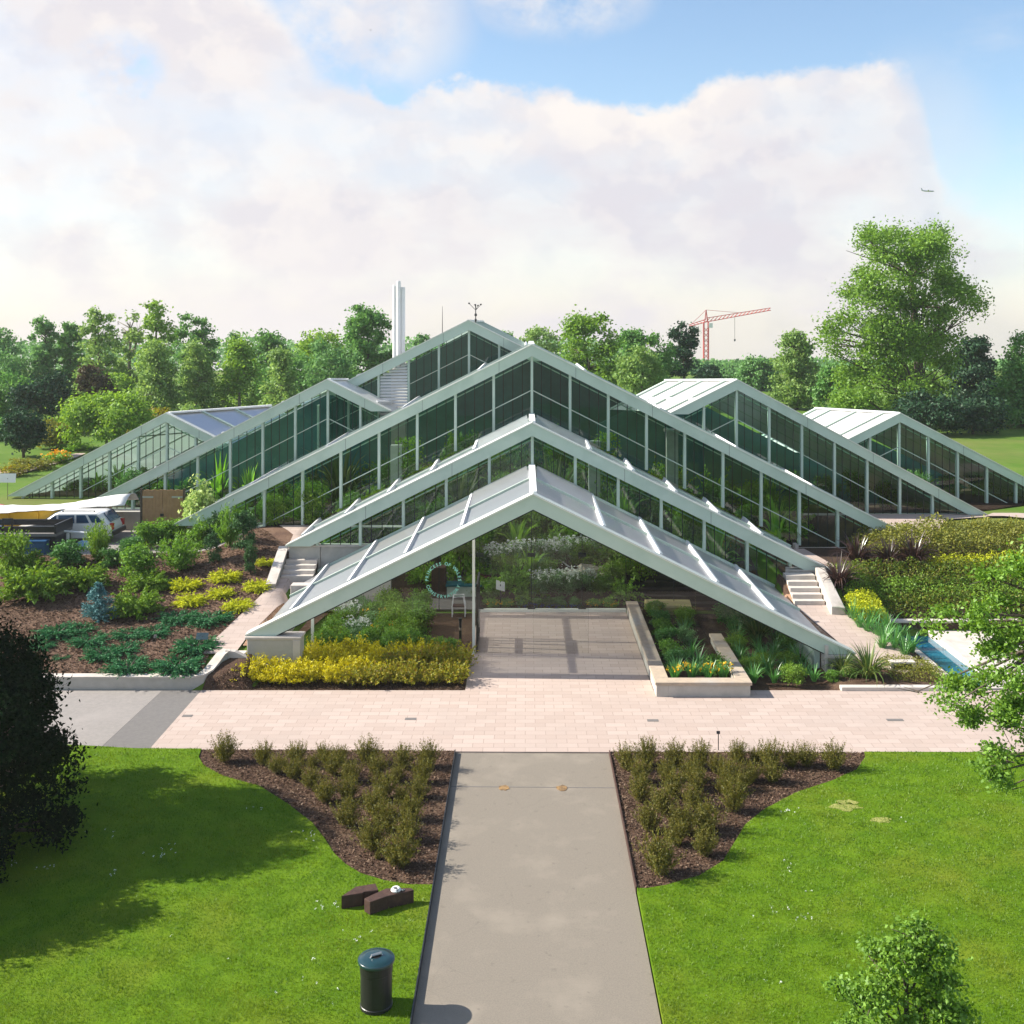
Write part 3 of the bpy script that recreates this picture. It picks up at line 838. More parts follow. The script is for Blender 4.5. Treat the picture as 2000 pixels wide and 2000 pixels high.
# 2
make_gable(46.15, g2, 2.76, 1.78, .52, lambda x: max(2.76 if x < 0 else (1.0 if x < 10.9 else 1.9), roof1(x) - .04), [.29 + 1.79 * k for k in range(-6, 7)],
           nsub=4, drop=9, xmin=-8.55, xmax=10.9, kinks=[-6.6], transom=False)
make_roof((.29, 46.4, 7.80), (.29, 50.4, 7.80), (-9.4, 46.4, 2.97), (-9.4, 50.4, 2.97), (11.6, 46.4, 2.22), (11.6, 50.4, 2.22), [2.4, 4.2, 6.0, 7.8, 9.6], [.5], vent=(.15, 2.5, .2, .95))
# 3
make_gable(50.5, g3, 2.82, 2.7, .50, lambda x: max(2.72 if x < 0 else 1.80, roof2(x) - .06), [.30 + 1.742 * k for k in range(-9, 10)],
           nsub=4, drop=1.55, xmin=-14.8, xmax=15.75, kinks=[-10.3, 12.8])
make_roof((.30, 50.8, 10.96), (.30, 58.9, 10.96), (-15.2, 50.8, 3.2), (-15.2, 58.9, 3.2), (16.6, 50.8, 2.7), (16.6, 58.9, 2.7), [2.4, 5.9, 9.4, 12.9], [.33, .66])
# 4, 5 and the tallest one behind
make_gable(57, g4l, 2.48, 7.50, .50, lambda x: max(2.46, roof3(x) + .02 if x > -13.5 else 2.46), [-10.16 + 1.675 * k for k in range(-7, 3)], nsub=4, drop=1.5, xmin=-22.0, xmax=-7.2, kinks=[-13.5, -13.49])
make_roof((-10.16, 57.3, 9.06), (-9.5, 58.9, 8.98), (-23.0, 57.3, 2.46), (-22.3, 58.9, 2.4), (-6.9, 57.3, 7.43), (-6.3, 58.9, 7.3), [2.4, 5.5, 9], [], cap=.2, mat=MT['roof_white'])
make_gable(62, g5l, 2.36, 5.0, .48, lambda x: max(2.08, lz(x, g4l) - .3 if x > -21.5 else 2.08), [-20.06 + 1.61 * k for k in range(-5, 3)], nsub=4, drop=1.4, xmin=-28.0, xmax=-16.9, kinks=[-21.5, -21.49])
make_roof((-20.06, 62.3, 6.92), (-15.4, 67, 6.98), (-28.9, 62.3, 2.3), (-24.2, 67, 2.3), (-15.3, 62.3, 4.55), (-10.6, 67, 4.6), [2.6], [.3, .62, .97], cap=.24, lift=.08, mat=MT['roof_white'])
make_gable(57, g4r, 7.35, 2.2, .50, lambda x: max(2.2, roof3(x) + .02 if x < 17.5 else 2.2), [10.87 + 1.68 * k for k in range(-2, 8)], nsub=4, drop=1.5, xmin=7.9, xmax=22.7, kinks=[17.5, 17.51])
make_roof((10.87, 57.3, 9.04), (7.67, 60.5, 8.85), (7.6, 57.3, 7.42), (4.6, 60.5, 7.3), (23.5, 57.3, 2.2), (20.3, 60.5, 2.05), [2.0], [.12, .45, .72, .97], cap=.24, lift=.08, mat=MT['roof_white'])
make_gable(62, g5r, 5.3, 2.0, .48, lambda x: max(1.95, lz(x, g4r) - .3 if x < 23 else 1.95), [20.93 + 1.635 * k for k in range(-2, 7)], nsub=4, drop=1.4, xmin=18.2, xmax=29.4, kinks=[23, 23.01])
make_roof((20.93, 62.3, 6.92), (17.3, 66, 6.90), (16.4, 62.3, 4.65), (12.8, 66, 4.6), (30.4, 62.3, 2.0), (26.8, 66, 2.0), [2.9], [.15, .48, .8, .985], cap=.24, lift=.08, mat=MT['roof_white'])
make_gable(59, gt, 8.2, 10.0, .50, lambda x: roof3(x) - .05, [-3.0 + 1.605 * k for k in range(-5, 3)], nsub=4, drop=1.3, xmin=-10.6, xmax=-.35, louvre=(-7.9, -6.2))
make_roof((-3.0, 59.3, 12.1), (-3.0, 77, 12.1), (-16, 59.3, 5.6), (-16, 77, 5.6), (12, 59.3, 4.6), (12, 77, 4.6), [3, 6, 9], [.3, .6, .9])
drape('house_floor', [(-14.5, 50.9), (-8.8, 46.5), (12.3, 46.35), (15.8, 50.6), (17, 57.4), (22.5, 57.4), (24, 62.4), (29.5, 62.4), (27, 68), (15, 70), (15, 77), (-19, 77), (-19, 70), (-25, 68), (-28.5, 62.4), (-22.5, 62.4), (-22, 57.4), (-15, 57.4)], .05, MT['soil'])
pw = surf('added_backing', (.050, .185, .172), (.035, .135, .128), .8, .6)  # backing added inside the side gables, dark teal paints their inner shade
pl_ = surf('added_backing_sunlit', (.14, .26, .19), (.10, .20, .15), .8, .6)  # pale copy, the far left gable's sunlit look put into the colour
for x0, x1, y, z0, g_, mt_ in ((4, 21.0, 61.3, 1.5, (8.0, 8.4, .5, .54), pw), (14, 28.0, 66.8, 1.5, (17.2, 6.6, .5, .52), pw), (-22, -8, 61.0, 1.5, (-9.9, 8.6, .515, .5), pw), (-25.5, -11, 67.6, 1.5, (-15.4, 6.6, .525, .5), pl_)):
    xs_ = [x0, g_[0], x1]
    hb(MB().prism_y([(x0, z0), (x1, z0)] + [(x, max(z0 + .3, lz(x, g_))) for x in xs_[::-1]], y, y + .12), 'added_backing', mt_)
# opaque backing added far inside, its dark teal painting the interior shade
hb(MB().prism_y([(-19, 1.5), (16, 1.5), (13, 3.6), (-3, 11.9), (-18, 4.2)], 77.0, 77.3), 'rear_backing', surf('rear_backing', (.050, .175, .155), (.035, .13, .115), .8, .8))

# plinths and low walls that carry the frames
def plinth(*boxes, mat='concrete', name='plinth'):
    m = MB()
    for b in boxes: m.box(*b)
    return hb(m, name, MT[mat], bevel=.02)
plinth((-9.55, -7.72, 37.95, 38.6, -.2, 1.16)); plinth((-9.62, -7.68, 37.9, 38.65, 1.16, 1.255), mat='concrete_cap')
plinth((-7.98, -7.72, 37.90, 37.945, -.2, 1.155), mat='concrete_cap')
plinth((10.42, 11.25, 38.0, 38.5, -.2, .50)); plinth((10.40, 11.35, 37.95, 38.55, .50, .61), mat='concrete_cap'); plinth((10.30, 10.41, 37.96, 38.5, -.2, .95), mat='concrete_cap')
# side wall of the canopy, running back on the right
m = MB(); m.add([(10.05, 38.5, -.2), (10.05, 46, -.2), (10.05, 46, 1.0), (10.05, 38.5, .9), (10.25, 38.5, -.2), (10.25, 46, -.2), (10.25, 46, 1.0), (10.25, 38.5, .9)],
                [(0, 1, 2, 3), (4, 7, 6, 5), (3, 2, 6, 7), (0, 3, 7, 4), (1, 5, 6, 2)]); hb(m, 'side_wall', MT['frame'])
m = MB(); m.add([(-9.1, 38.7, -.2), (-9.1, 46, -.2), (-9.1, 46, 1.4), (-9.1, 38.7, 1.3), (-8.95, 38.7, -.2), (-8.95, 46, -.2), (-8.95, 46, 1.4), (-8.95, 38.7, 1.3)],
                [(0, 3, 2, 1), (4, 5, 6, 7), (3, 7, 6, 2), (0, 4, 7, 3), (1, 2, 6, 5)]); hb(m, 'side_wall', MT['concrete'])
plinth((-9.2, -8.0, 43.3, 43.8, .6, 1.75), mat='concrete_cap')
plinth((-9.85, -8.55, 46.06, 46.4, 1.0, 2.70), (-8.54, -5.6, 46.10, 46.4, 0, 2.70)); plinth((-9.9, -5.6, 46.02, 46.42, 2.70, 2.78), mat='concrete_cap')
plinth((10.95, 12.4, 45.9, 46.4, .6, 1.70)); plinth((10.92, 12.5, 45.85, 46.45, 1.70, 1.79), (10.80, 10.94, 45.85, 46.0, .6, 1.80), mat='concrete_cap')
plinth((-14.9, -9.6, 50.4, 50.75, 1.6, 2.70)); plinth((-15.4, -5.5, 50.32, 50.8, 2.70, 2.745), mat='concrete_cap')
plinth((11.0, 15.7, 50.35, 50.75, 1.2, 1.80), mat='concrete_cap'); plinth((15.72, 17.1, 50.2, 50.8, 1.0, 2.62)); plinth((15.68, 17.25, 50.15, 50.85, 2.62, 2.70), (15.62, 15.74, 50.1, 50.24, 1.5, 2.66), mat='concrete_cap')
plinth((-23.0, -14.2, 56.8, 57.3, 1.2, 2.40)); plinth((-23.1, -14.0, 56.7, 57.4, 2.40, 2.465), mat='concrete_cap')
plinth((14.0, 23.3, 56.8, 57.3, 1.4, 2.18), mat='concrete_cap')
plinth((-33, -20, 61.7, 62.3, 1.2, 2.0)); plinth((-33, -20, 61.6, 62.4, 2.0, 2.075), mat='concrete_cap')
plinth((20, 33, 61.8, 62.3, 1.2, 1.94), mat='concrete_cap')

# circular lettering on the entrance glass
def ring_letters():
    cx, cz, rad, size = -2.99, 2.66, .60, .168
    m_v, m_f = [], []
    def glyph(ch):
        c = bpy.data.curves.new('glyph', 'FONT'); c.body = ch; c.size = size; c.align_x = 'CENTER'; c.resolution_u = 2; c.offset = .003
        o = bpy.data.objects.new('glyph', c); col.objects.link(o)
        dg = bpy.context.evaluated_depsgraph_get()
        me = o.evaluated_get(dg).to_mesh()
        v = [tuple(p.co) for p in me.vertices]; f = [tuple(p.vertices) for p in me.polygons]
        o.evaluated_get(dg).to_mesh_clear()
        bpy.data.objects.remove(o); bpy.data.curves.remove(c)
        return v, f
    def put(text, a0, a1, inward):
        for i, ch in enumerate(text):
            if ch == ' ': continue
            a = lerp(a0, a1, i / (len(text) - 1))
            v, f = glyph(ch)
            b = len(m_v)
            for x, y, _ in v:
                y -= size * .36
                if not inward: rx, rz = math.cos(a), math.sin(a); tx, tz = math.sin(a), -math.cos(a)
                else: rx, rz = -math.cos(a), -math.sin(a); tx, tz = -math.sin(a), math.cos(a)
                ox, oz = math.cos(a) * rad, math.sin(a) * rad
                m_v.append((cx + ox + tx * x + rx * y, 40.288, cz + oz + tz * x + rz * y))
            m_f.extend([tuple(b + k for k in q) for q in f])
    put('PRINCESS OF WALES', R(180), R(0), False)
    put('CONSERVATORY', R(203), R(337), True)
    mb = MB(); mb.v = m_v; mb.f = m_f; mb.m = [0] * len(m_f)
    mb.v = [(x - HL.x, y - HL.y, z - HL.z) for x, y, z in mb.v]
    me = mb.mesh('lettering', recalc=False)
    o = link('lettering', me, surf('mint_vinyl', (.32, .74, .60), (.30, .70, .57), 3, .5), egf)
ring_letters()

# ================================================================ CHIMNEY, MASTS, CRANE, SKY THINGS
ch = empty('chimney', (-7.8, 68, 2.2), 'tall white clustered flue chimney rising behind the left glass roof', 'chimney')
xa, xb = (767 - VX) / FPX * 68 + 7.8, (791 - VX) / FPX * 68 + 7.8
zt = CAM_H + (VY - 553) / FPX * 68 - 2.2
w3 = (xb - xa) / 3
for i, dz in enumerate((-.12, .12, -.25)):
    MB().lathe([(w3 * .56, 0), (w3 * .53, zt + dz - .05), (w3 * .48, zt + dz)], 20, (xa + w3 * (i + .5), (0, -.1, 0)[i], 0)).build('flue', MT['white_paint'], ch, smooth=False)
MB().box(xa - .05, xb + .05, -.45, .45, 0, 7.0).build('chimney_base', MT['concrete'], ch)
ma = empty('antenna_mast', tuple(P(864, 668, 62)), 'thin dark antenna rod standing on the left slope of the tallest glass gable', 'antenna')
MB().tube([(0, 0, -.3), (0, 0, 1.1), (0, 0, 2.0)], [.03, .02, .01], 6).build('rod', MT['black'], ma)
ws = empty('weather_mast', (-2.66, 59.3, 12.1), 'small weather mast with cup arms on the tallest glass gable ridge', 'weather mast')
MB().tube([(0, 0, -.05), (0, 0, .95)], .028, 6).lathe([(.06, .30), (.07, .36), (.06, .44)], 8).lathe([(.05, .02), (.06, .08), (.05, .16)], 8).build('pole', MT['black'], ws)
cm = MB()
for a, r, z in ((190, .36, .98), (25, .30, .92), (310, .20, .86), (100, .25, .9)):
    e = Vector((math.cos(R(a)) * r, math.sin(R(a)) * r, z)); cm.tube([(0, 0, .62), e], .014, 5)
    cm.lathe([(.01, -.04), (.045, -.02), (.05, .03), (.02, .05)], 8, e)
cm.build('cup_arm', MT['black'], ws)

crane_m = surf('crane_red', (.72, .07, .06), (.62, .06, .05), 2, .5)
D = 420.0
cb = P(1379, 726, D)
cr = empty('tower_crane', (cb.x, D, -7.2), 'distant red tower crane standing above the tree line', 'crane')
zj = CAM_H + (VY - 629) / FPX * D + 7.2
mast = MB(); s = .85
for i, j in ((-1, -1), (1, -1), (1, 1), (-1, 1)): mast.bar((i * s, j * s, 0), (i * s, j * s, zj), .32)
z = 0
while z < zj - 2:
    for (a, b), (c, d) in (((-1, -1), (1, -1)), ((1, -1), (1, 1)), ((1, 1), (-1, 1)), ((-1, 1), (-1, -1))):
        mast.bar((a * s, b * s, z), (c * s, d * s, z + 2), .2)
    z += 2
mast.build('mast', crane_m, cr)
tipx = (1505 - VX) / FPX * D - cb.x; tipz = CAM_H + (VY - 606) / FPX * D + 7.2
bkx = (1346 - VX) / FPX * D - cb.x; bkz = CAM_H + (VY - 638) / FPX * D + 7.2
def truss(a, b, h, w, n):
    t = MB(); a, b = Vector(a), Vector(b)
    for k in range(n):
        p, q = a.lerp(b, k / n), a.lerp(b, (k + 1) / n)
        hp, hq = (h * (1 - .4 * k / n), h * (1 - .4 * (k + 1) / n))
        y = Vector((0, w, 0)); u = Vector((0, 0, 1))
        t.bar(p - y, q - y, .25); t.bar(p + y, q + y, .25); t.bar(p + u * hp, q + u * hq, .25)
        t.bar(p - y, q + u * hq, .16); t.bar(p + y, q + u * hq, .16)
    return t
truss((0, 0, zj), (tipx, 0, tipz), 1.5, .6, 16).build('jib', crane_m, cr)
truss((0, 0, zj), (bkx, 0, bkz), 1.1, .6, 5).build('counter_jib', crane_m, cr)
MB().box(bkx, bkx + 2.2, -.7, .7, bkz - 1.4, bkz + .3).build('counterweight', MT['concrete'], cr)
MB().bar((-.6, -.6, zj), (0, 0, zj + 4.6), .3).bar((.6, .6, zj), (0, 0, zj + 4.6), .3).bar((.6, -.6, zj), (0, 0, zj + 4.6), .3).bar((0, 0, zj + 4.6), (tipx * .55, 0, lerp(zj, tipz, .55) + 1), .14).bar((0, 0, zj + 4.6), (bkx * .9, 0, bkz + .8), .14).build('tower_top', crane_m, cr)
MB().box(.9, 2.3, -1.4, -.4, zj - 2.2, zj - .4).build('cab', MT['white_paint'], cr)
hx = (1435 - VX) / FPX * D - cb.x; hz = lerp(zj, tipz, hx / tipx)
MB().bar((hx, 0, hz), (hx, 0, hz - 8.5), .12).box(hx - .3, hx + .3, -.25, .25, hz - 9.3, hz - 8.4).build('hook_line', MT['tarmac_dark'], cr)

D = 440.0
ac = empty('airplane', tuple(P(1812, 373, D)), 'tiny grey airliner low in the hazy sky', 'airplane', rz=R(12))
ac.scale = (.34, .34, .34)
am = surf('airliner_grey', (.50, .51, .54), (.45, .46, .49), 1, .4)
MB().tube([(-8.5, 0, .6), (-7, 0, .3), (-3, 0, 0), (5.5, 0, 0), (7.5, 0, -.1), (8.3, 0, -.3)], [.15, .6, .95, .95, .7, .15], 10).build('fuselage', am, ac)
for s in (-1, 1):
    MB().add([(1.5, 0, -.3), (-1.2, 0, -.3), (-4.4, 8 * s, .3), (-3.4, 8 * s, .3), (1.5, 0, -.05), (-1.2, 0, -.05), (-4.4, 8 * s, .4), (-3.4, 8 * s, .4)], [(0, 1, 2, 3), (7, 6, 5, 4), (0, 4, 5, 1), (1, 5, 6, 2), (2, 6, 7, 3), (3, 7, 4, 0)]).build('wing', am, ac)
MB().add([(-6, -.1, .6), (-8.2, -.1, .6), (-9, -.1, 3.4), (-8.1, -.1, 3.4), (-6, .1, .6), (-8.2, .1, .6), (-9, .1, 3.4), (-8.1, .1, 3.4)], [(0, 1, 2, 3), (7, 6, 5, 4), (0, 4, 5, 1), (1, 5, 6, 2), (2, 6, 7, 3), (3, 7, 4, 0)]).build('tail_fin', am, ac)
D = 90.0
bm_ = MB().lathe([(.005, -.16), (.05, -.08), (.055, .02), (.03, .10), (.004, .15)], 8)
bm_.v = [(z, y, x) for x, y, z in bm_.v]
for s in (-1, 1): bm_.add([(.06, 0, .03), (-.05, 0, .03), (-.09, s * .16, .11), (.02, s * .16, .12), (-.10, s * .30, .07), (-.04, s * .30, .07)], [(0, 1, 2, 3), (3, 2, 4, 5)])
b = bm_.build('bird', MT['black']); b.location = P(724, 59, D); b.rotation_euler = (0, 0, R(60))
b.scale = (.45, .45, .45)
tag(b, 'tiny dark bird high in front of the white cloud', 'bird')
# ================================================================ VEGETATION GENERATORS
def unit(a): return a / np.maximum(np.linalg.norm(a, axis=-1, keepdims=True), 1e-9)

def leaf_quads(C, size, rng, aspect=.55, up=.35, outward=None, along=None, jit=.5):
    """one bent diamond leaf per centre C"""
    n = len(C)
    size = np.broadcast_to(np.asarray(size, float), (n,))
    nrm = rng.normal(size=(n, 3))
    nrm = unit(nrm) + np.array([0, 0, up])
    if outward is not None: nrm = nrm + outward * .55
    nrm = unit(nrm)
    t = rng.normal(size=(n, 3)) if along is None else along + rng.normal(size=(n, 3)) * jit
    t = unit(t - nrm * np.sum(t * nrm, 1, keepdims=True))
    b = np.cross(nrm, t)
    L = (size * rng.uniform(.7, 1.3, n))[:, None]
    W = L * aspect * .5
    V = np.stack([C - t * L * .5, C + b * W + nrm * L * .06, C + t * L * .5 - nrm * L * .08, C - b * W + nrm * L * .06], 1).reshape(-1, 3)
    return V, np.arange(n * 4, dtype=np.int32).reshape(n, 4)

def crown_centres(rng, blobs, n, clumps, rc, shell=.5, flat=.75):
    """leaf centres gathered in clumps through a set of ellipsoids (cx,cy,cz,rx,ry,rz)"""
    B = np.array(blobs, float)
    wgt = (B[:, 3] * B[:, 4] * B[:, 5]) ** .67; wgt /= wgt.sum()
    bi = rng.choice(len(B), clumps, p=wgt)
    d = unit(rng.normal(size=(clumps, 3)))
    d[:, 2] = np.where(d[:, 2] < -.35, -d[:, 2] * .6, d[:, 2])
    r = shell + (1 - shell) * rng.random(clumps) ** .6
    cc = B[bi, :3] + d * r[:, None] * B[bi, 3:6]
    k = rng.integers(0, clumps, n)
    C = cc[k] + rng.normal(size=(n, 3)) * rc * np.array([1, 1, flat]) * rng.uniform(.5, 1.2, clumps)[k][:, None]
    return C, unit(C - B[bi[k], :3])

def tree_parts(rng, h, trunk_r, blobs, nleaf, clumps, rc, leaf, lm, bm, aspect=.6, bare=0, shell=.5, limbs=8, trunk_top=.75, lean=0.0, up=.35):
    """(crown mesh, trunk mesh) standing at the origin"""
    C, outw = crown_centres(rng, blobs, nleaf, clumps, rc, shell)
    keep = C[:, 2] > .15
    C, outw = C[keep], outw[keep]
    V, F = leaf_quads(C, leaf, rng, aspect, up, outw)
    cme = np_mesh('crown', V, F); cme.materials.append(lm)
    mb = MB()
    top = Vector((lean * h, 0, h * trunk_top))
    pts = [Vector((0, 0, -.3))] + [Vector((lean * h * t + rng.normal() * .012 * h * t, rng.normal() * .012 * h * t, h * trunk_top * t)) for t in (.25, .5, .75, 1)]
    mb.tube(pts, [trunk_r * 1.25, trunk_r, trunk_r * .75, trunk_r * .5, trunk_r * .22], 8)
    B = sorted(blobs, key=lambda b: -(b[3] * b[4] * b[5]))
    for i in range(limbs):
        b = B[i % len(B)]
        t0 = rng.uniform(.35, .95)
        p = pts[1].lerp(pts[-1], t0)
        e = Vector((b[0] + rng.normal() * b[3] * .4, b[1] + rng.normal() * b[4] * .4, b[2] + rng.uniform(-.1, .6) * b[5]))
        if e.z < p.z: e.z = p.z + .3
        mid = p.lerp(e, .5) + Vector((rng.normal(), rng.normal(), rng.normal() + .6)) * .04 * h
        r0 = trunk_r * (.55 - .3 * t0)
        mb.tube([p, mid, e], [r0, r0 * .6, r0 * .2], 6, cap=False)
        for k in range(2 + bare):
            e2 = e + Vector((rng.normal() * b[3] * .6, rng.normal() * b[4] * .6, abs(rng.normal()) * b[5] * .5))
            mb.tube([mid.lerp(e, rng.uniform(.1, .9)), e2], [r0 * .35, r0 * .08], 5, cap=False)
    tme = mb.mesh('trunk', recalc=False); tme.materials.append(bm)
    tme.polygons.foreach_set('use_smooth', [True] * len(tme.polygons))
    return cme, tme

def put_tree(name, loc, meshes, label, cat, group=None, rz=0.0, scale=1.0):
    r = empty(name, loc, label, cat, group, rz)
    r.scale = (scale,) * 3 if not isinstance(scale, (tuple, list)) else scale
    for nm, me in zip(('crown', 'trunk'), meshes):
        o = bpy.data.objects.new(nm, me); col.objects.link(o); o.parent = r
    return r

LEAF = {
    'bright': leaf_mat('leaves_bright', [(.052, .108, .013), (.085, .158, .020), (.12, .205, .032)], .38),
    'mid': leaf_mat('leaves_mid', [(.045, .105, .014), (.072, .15, .020), (.105, .19, .030)], .36),
    'deep': leaf_mat('leaves_deep', [(.026, .080, .020), (.042, .112, .026), (.062, .14, .036)], .32),
    'blue': leaf_mat('leaves_bluegreen', [(.044, .108, .034), (.068, .148, .044), (.098, .185, .058)], .36),
    'birch': leaf_mat('leaves_birch', [(.075, .135, .034), (.11, .18, .046), (.15, .22, .06)], .40),
    'pale': leaf_mat('leaves_pale', [(.12, .19, .05), (.18, .25, .08), (.28, .33, .13)], .4),
    'olive': leaf_mat('leaves_olive', [(.07, .082, .014), (.105, .115, .018), (.15, .145, .026)], .3),
    'heather': leaf_mat('leaves_heather', [(.052, .062, .011), (.105, .112, .016), (.175, .168, .023), (.22, .175, .036)], .26, gain=False),
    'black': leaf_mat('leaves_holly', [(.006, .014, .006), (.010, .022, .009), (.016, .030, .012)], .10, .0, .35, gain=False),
    'yew': leaf_mat('leaves_yew', [(.008, .026, .012), (.014, .038, .018), (.022, .05, .022)], .15),
    'yellow': leaf_mat('leaves_yellow', [(.34, .33, .008), (.54, .50, .010), (.68, .62, .03)], .35, gain=False),
    'yelgreen': leaf_mat('leaves_yellowgreen', [(.16, .20, .012), (.25, .28, .015), (.36, .36, .02)], .35),
    'golden': leaf_mat('leaves_golden_olive', [(.06, .075, .008), (.12, .13, .012), (.19, .18, .016), (.15, .09, .018)], .32),
    'juniper': leaf_mat('needles_green', [(.055, .11, .012), (.085, .155, .018), (.13, .20, .025)], .25),
    'juniper_deep': leaf_mat('needles_deep', [(.014, .066, .026), (.024, .092, .036), (.036, .12, .046)], .2),
    'juniper_yel': leaf_mat('needles_yellow', [(.17, .20, .010), (.26, .29, .014), (.36, .37, .02)], .28),
    'spruce_blue': leaf_mat('needles_blue', [(.018, .060, .066), (.045, .115, .12), (.10, .20, .205)], .12),
    'purple': leaf_mat('strap_purple', [(.030, .014, .014), (.055, .026, .022), (.10, .055, .042)], .2, .08, .35, gain=False),
    'strap': leaf_mat('strap_green', [(.025, .055, .012), (.05, .085, .018), (.13, .14, .04)], .3, .03, .35),
    'strap_lush': leaf_mat('strap_lush', [(.025, .105, .022), (.045, .15, .03), (.085, .20, .045)], .32, .07, .4),
    'fern': leaf_mat('fern_green', [(.055, .13, .016), (.095, .19, .024), (.14, .25, .04)], .45),
    'white_fl': leaf_mat('white_petals', [(.62, .66, .60), (.78, .80, .74)], .3, gain=False),
    'yellow_fl': leaf_mat('yellow_petals', [(.75, .42, .01), (.80, .55, .02)], .3, gain=False),
    'orange_fl': leaf_mat('orange_petals', [(.75, .30, .02), (.80, .48, .03)], .3, gain=False),
    'blue_fl': leaf_mat('blue_petals', [(.06, .10, .42), (.10, .16, .55)], .3, gain=False),
    'grassblade': leaf_mat('grass_blades', [(.065, .155, .004), (.110, .215, .007), (.165, .26, .010)], .35, .03, gain=False, patch=True),
    'copper': leaf_mat('leaves_copper', [(.030, .022, .014), (.045, .034, .018), (.06, .055, .024)], .25),
    'hedge': leaf_mat('leaves_hedge', [(.030, .062, .008), (.055, .092, .010), (.085, .115, .013), (.12, .10, .018)], .3),
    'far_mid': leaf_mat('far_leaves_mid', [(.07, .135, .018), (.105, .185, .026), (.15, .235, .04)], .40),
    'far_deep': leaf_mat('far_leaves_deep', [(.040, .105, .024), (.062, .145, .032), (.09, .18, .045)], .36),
    'col_dark': leaf_mat('leaves_dark_column', [(.012, .040, .014), (.024, .062, .020), (.040, .085, .028)], .2),
    'silver': leaf_mat('leaves_silver', [(.05, .115, .040), (.085, .165, .060), (.14, .22, .10)], .35),
}

# ---- small plants: each returns one mesh standing at the origin, about 1 m wide
def shrub_mesh(seed, w, h, lm, n=1500, leaf=.07, aspect=.55, clumps=60, rc=.10, lobes=5, lmat_name='foliage', base=.12, shell=.45):
    rng = np.random.default_rng(seed)
    blobs = [(0, 0, h * .5, w * .36, w * .36, h * .42)]
    for k in range(lobes):
        a = k * 2 * math.pi / lobes + rng.uniform(-.4, .4)
        blobs.append((math.cos(a) * w * .26, math.sin(a) * w * .26, h * rng.uniform(.32, .68), w * rng.uniform(.18, .28), w * rng.uniform(.18, .28), h * rng.uniform(.24, .36)))
    for k in range(5):
        a = k * 1.257 + rng.uniform(-.4, .4)
        blobs.append((math.cos(a) * w * .24, math.sin(a) * w * .24, h * .17, w * .2, w * .2, h * .18))
    C, outw = crown_centres(rng, blobs, int(n * 1.35), clumps, rc, shell * .8, .8)
    keep = C[:, 2] > .015; C, outw = C[keep], outw[keep]
    V, F = leaf_quads(C, leaf, rng, aspect, .3, outw)
    me = np_mesh('shrub', V, F); me.materials.append(lm)
    return me

def spray_mesh(seed, nb, L, el, lm, leaf=.07, lw=.32, per=14, droop=.25, r0=.05, z0=.05, widthk=.16, jit=.45):
    """branches leaving a base, each carrying narrow leaves along it"""
    rng = np.random.default_rng(seed)
    az = rng.uniform(0, 2 * math.pi, nb); e = np.radians(rng.uniform(el[0], el[1], nb)); ln = L * rng.uniform(.55, 1.1, nb)
    d = np.stack([np.cos(az) * np.cos(e), np.sin(az) * np.cos(e), np.sin(e)], 1)
    base = np.stack([np.cos(az) * r0 * rng.random(nb), np.sin(az) * r0 * rng.random(nb), np.full(nb, z0)], 1)
    t = rng.uniform(.12, 1.0, (nb, per)) ** .8
    pts = base[:, None] + d[:, None] * (t * ln[:, None])[..., None]
    pts[..., 2] -= droop * (t ** 2) * ln[:, None] * np.cos(e)[:, None]
    pts += rng.normal(size=pts.shape) * widthk * L * .35 * (.4 + .6 * (1 - t))[..., None]
    pts[..., 2] = np.maximum(pts[..., 2], .02)
    dd = np.repeat(d[:, None], per, 1).copy(); dd[..., 2] -= droop * t
    V, F = leaf_quads(pts.reshape(-1, 3), leaf, rng, lw, .5, None, unit(dd.reshape(-1, 3)), jit)
    me = np_mesh('sprays', V, F); me.materials.append(lm)
    return me

def strap_mesh(seed, n, h, wd, spread, lm, segs=4, arch=.55, tip=.15):
    """long sword leaves that leave the base and arch over"""
    rng = np.random.default_rng(seed)
    V = []; F = []
    for i in range(n):
        a = rng.uniform(0, 2 * math.pi); lean = rng.uniform(.05, 1.0) ** .8 * spread
        L = h * rng.uniform(.6, 1.15); w = wd * rng.uniform(.7, 1.2)
        d = np.array([math.cos(a), math.sin(a), 0]); s = np.array([-math.sin(a), math.cos(a), 0])
        s = s * math.cos(rng.uniform(-.8, .8)) + np.array([0, 0, 1]) * math.sin(rng.uniform(-.5, .5)); s /= np.linalg.norm(s)
        p = d * rng.uniform(0, .12) * h; ang = math.pi / 2 - lean * .5
        b = len(V)
        for k in range(segs + 1):
            t = k / segs; ww = w * (1 - t ** 2) + w * .06
            V += [p - s * ww / 2, p + s * ww / 2]
            p = p + (d * math.cos(ang) + np.array([0, 0, math.sin(ang)])) * L / segs
            ang -= arch * lean * (.5 + t) * rng.uniform(.7, 1.3)
        for k in range(segs): F.append((b + 2 * k, b + 2 * k + 1, b + 2 * k + 3, b + 2 * k + 2))
    me = np_mesh('straps', V, F); me.materials.append(lm)
    return me

def flower_mesh(seed, n, w, z0, z1, size, lm, per=5):
    rng = np.random.default_rng(seed)
    r = np.sqrt(rng.random(n)) * w * .5; a = rng.uniform(0, 6.283, n)
    c = np.stack([np.cos(a) * r, np.sin(a) * r, rng.uniform(z0, z1, n)], 1)
    C = np.repeat(c, per, 0) + rng.normal(size=(n * per, 3)) * size * .4
    V, F = leaf_quads(C, size, rng, .8, .6)
    me = np_mesh('blossoms', V, F); me.materials.append(lm)
    return me

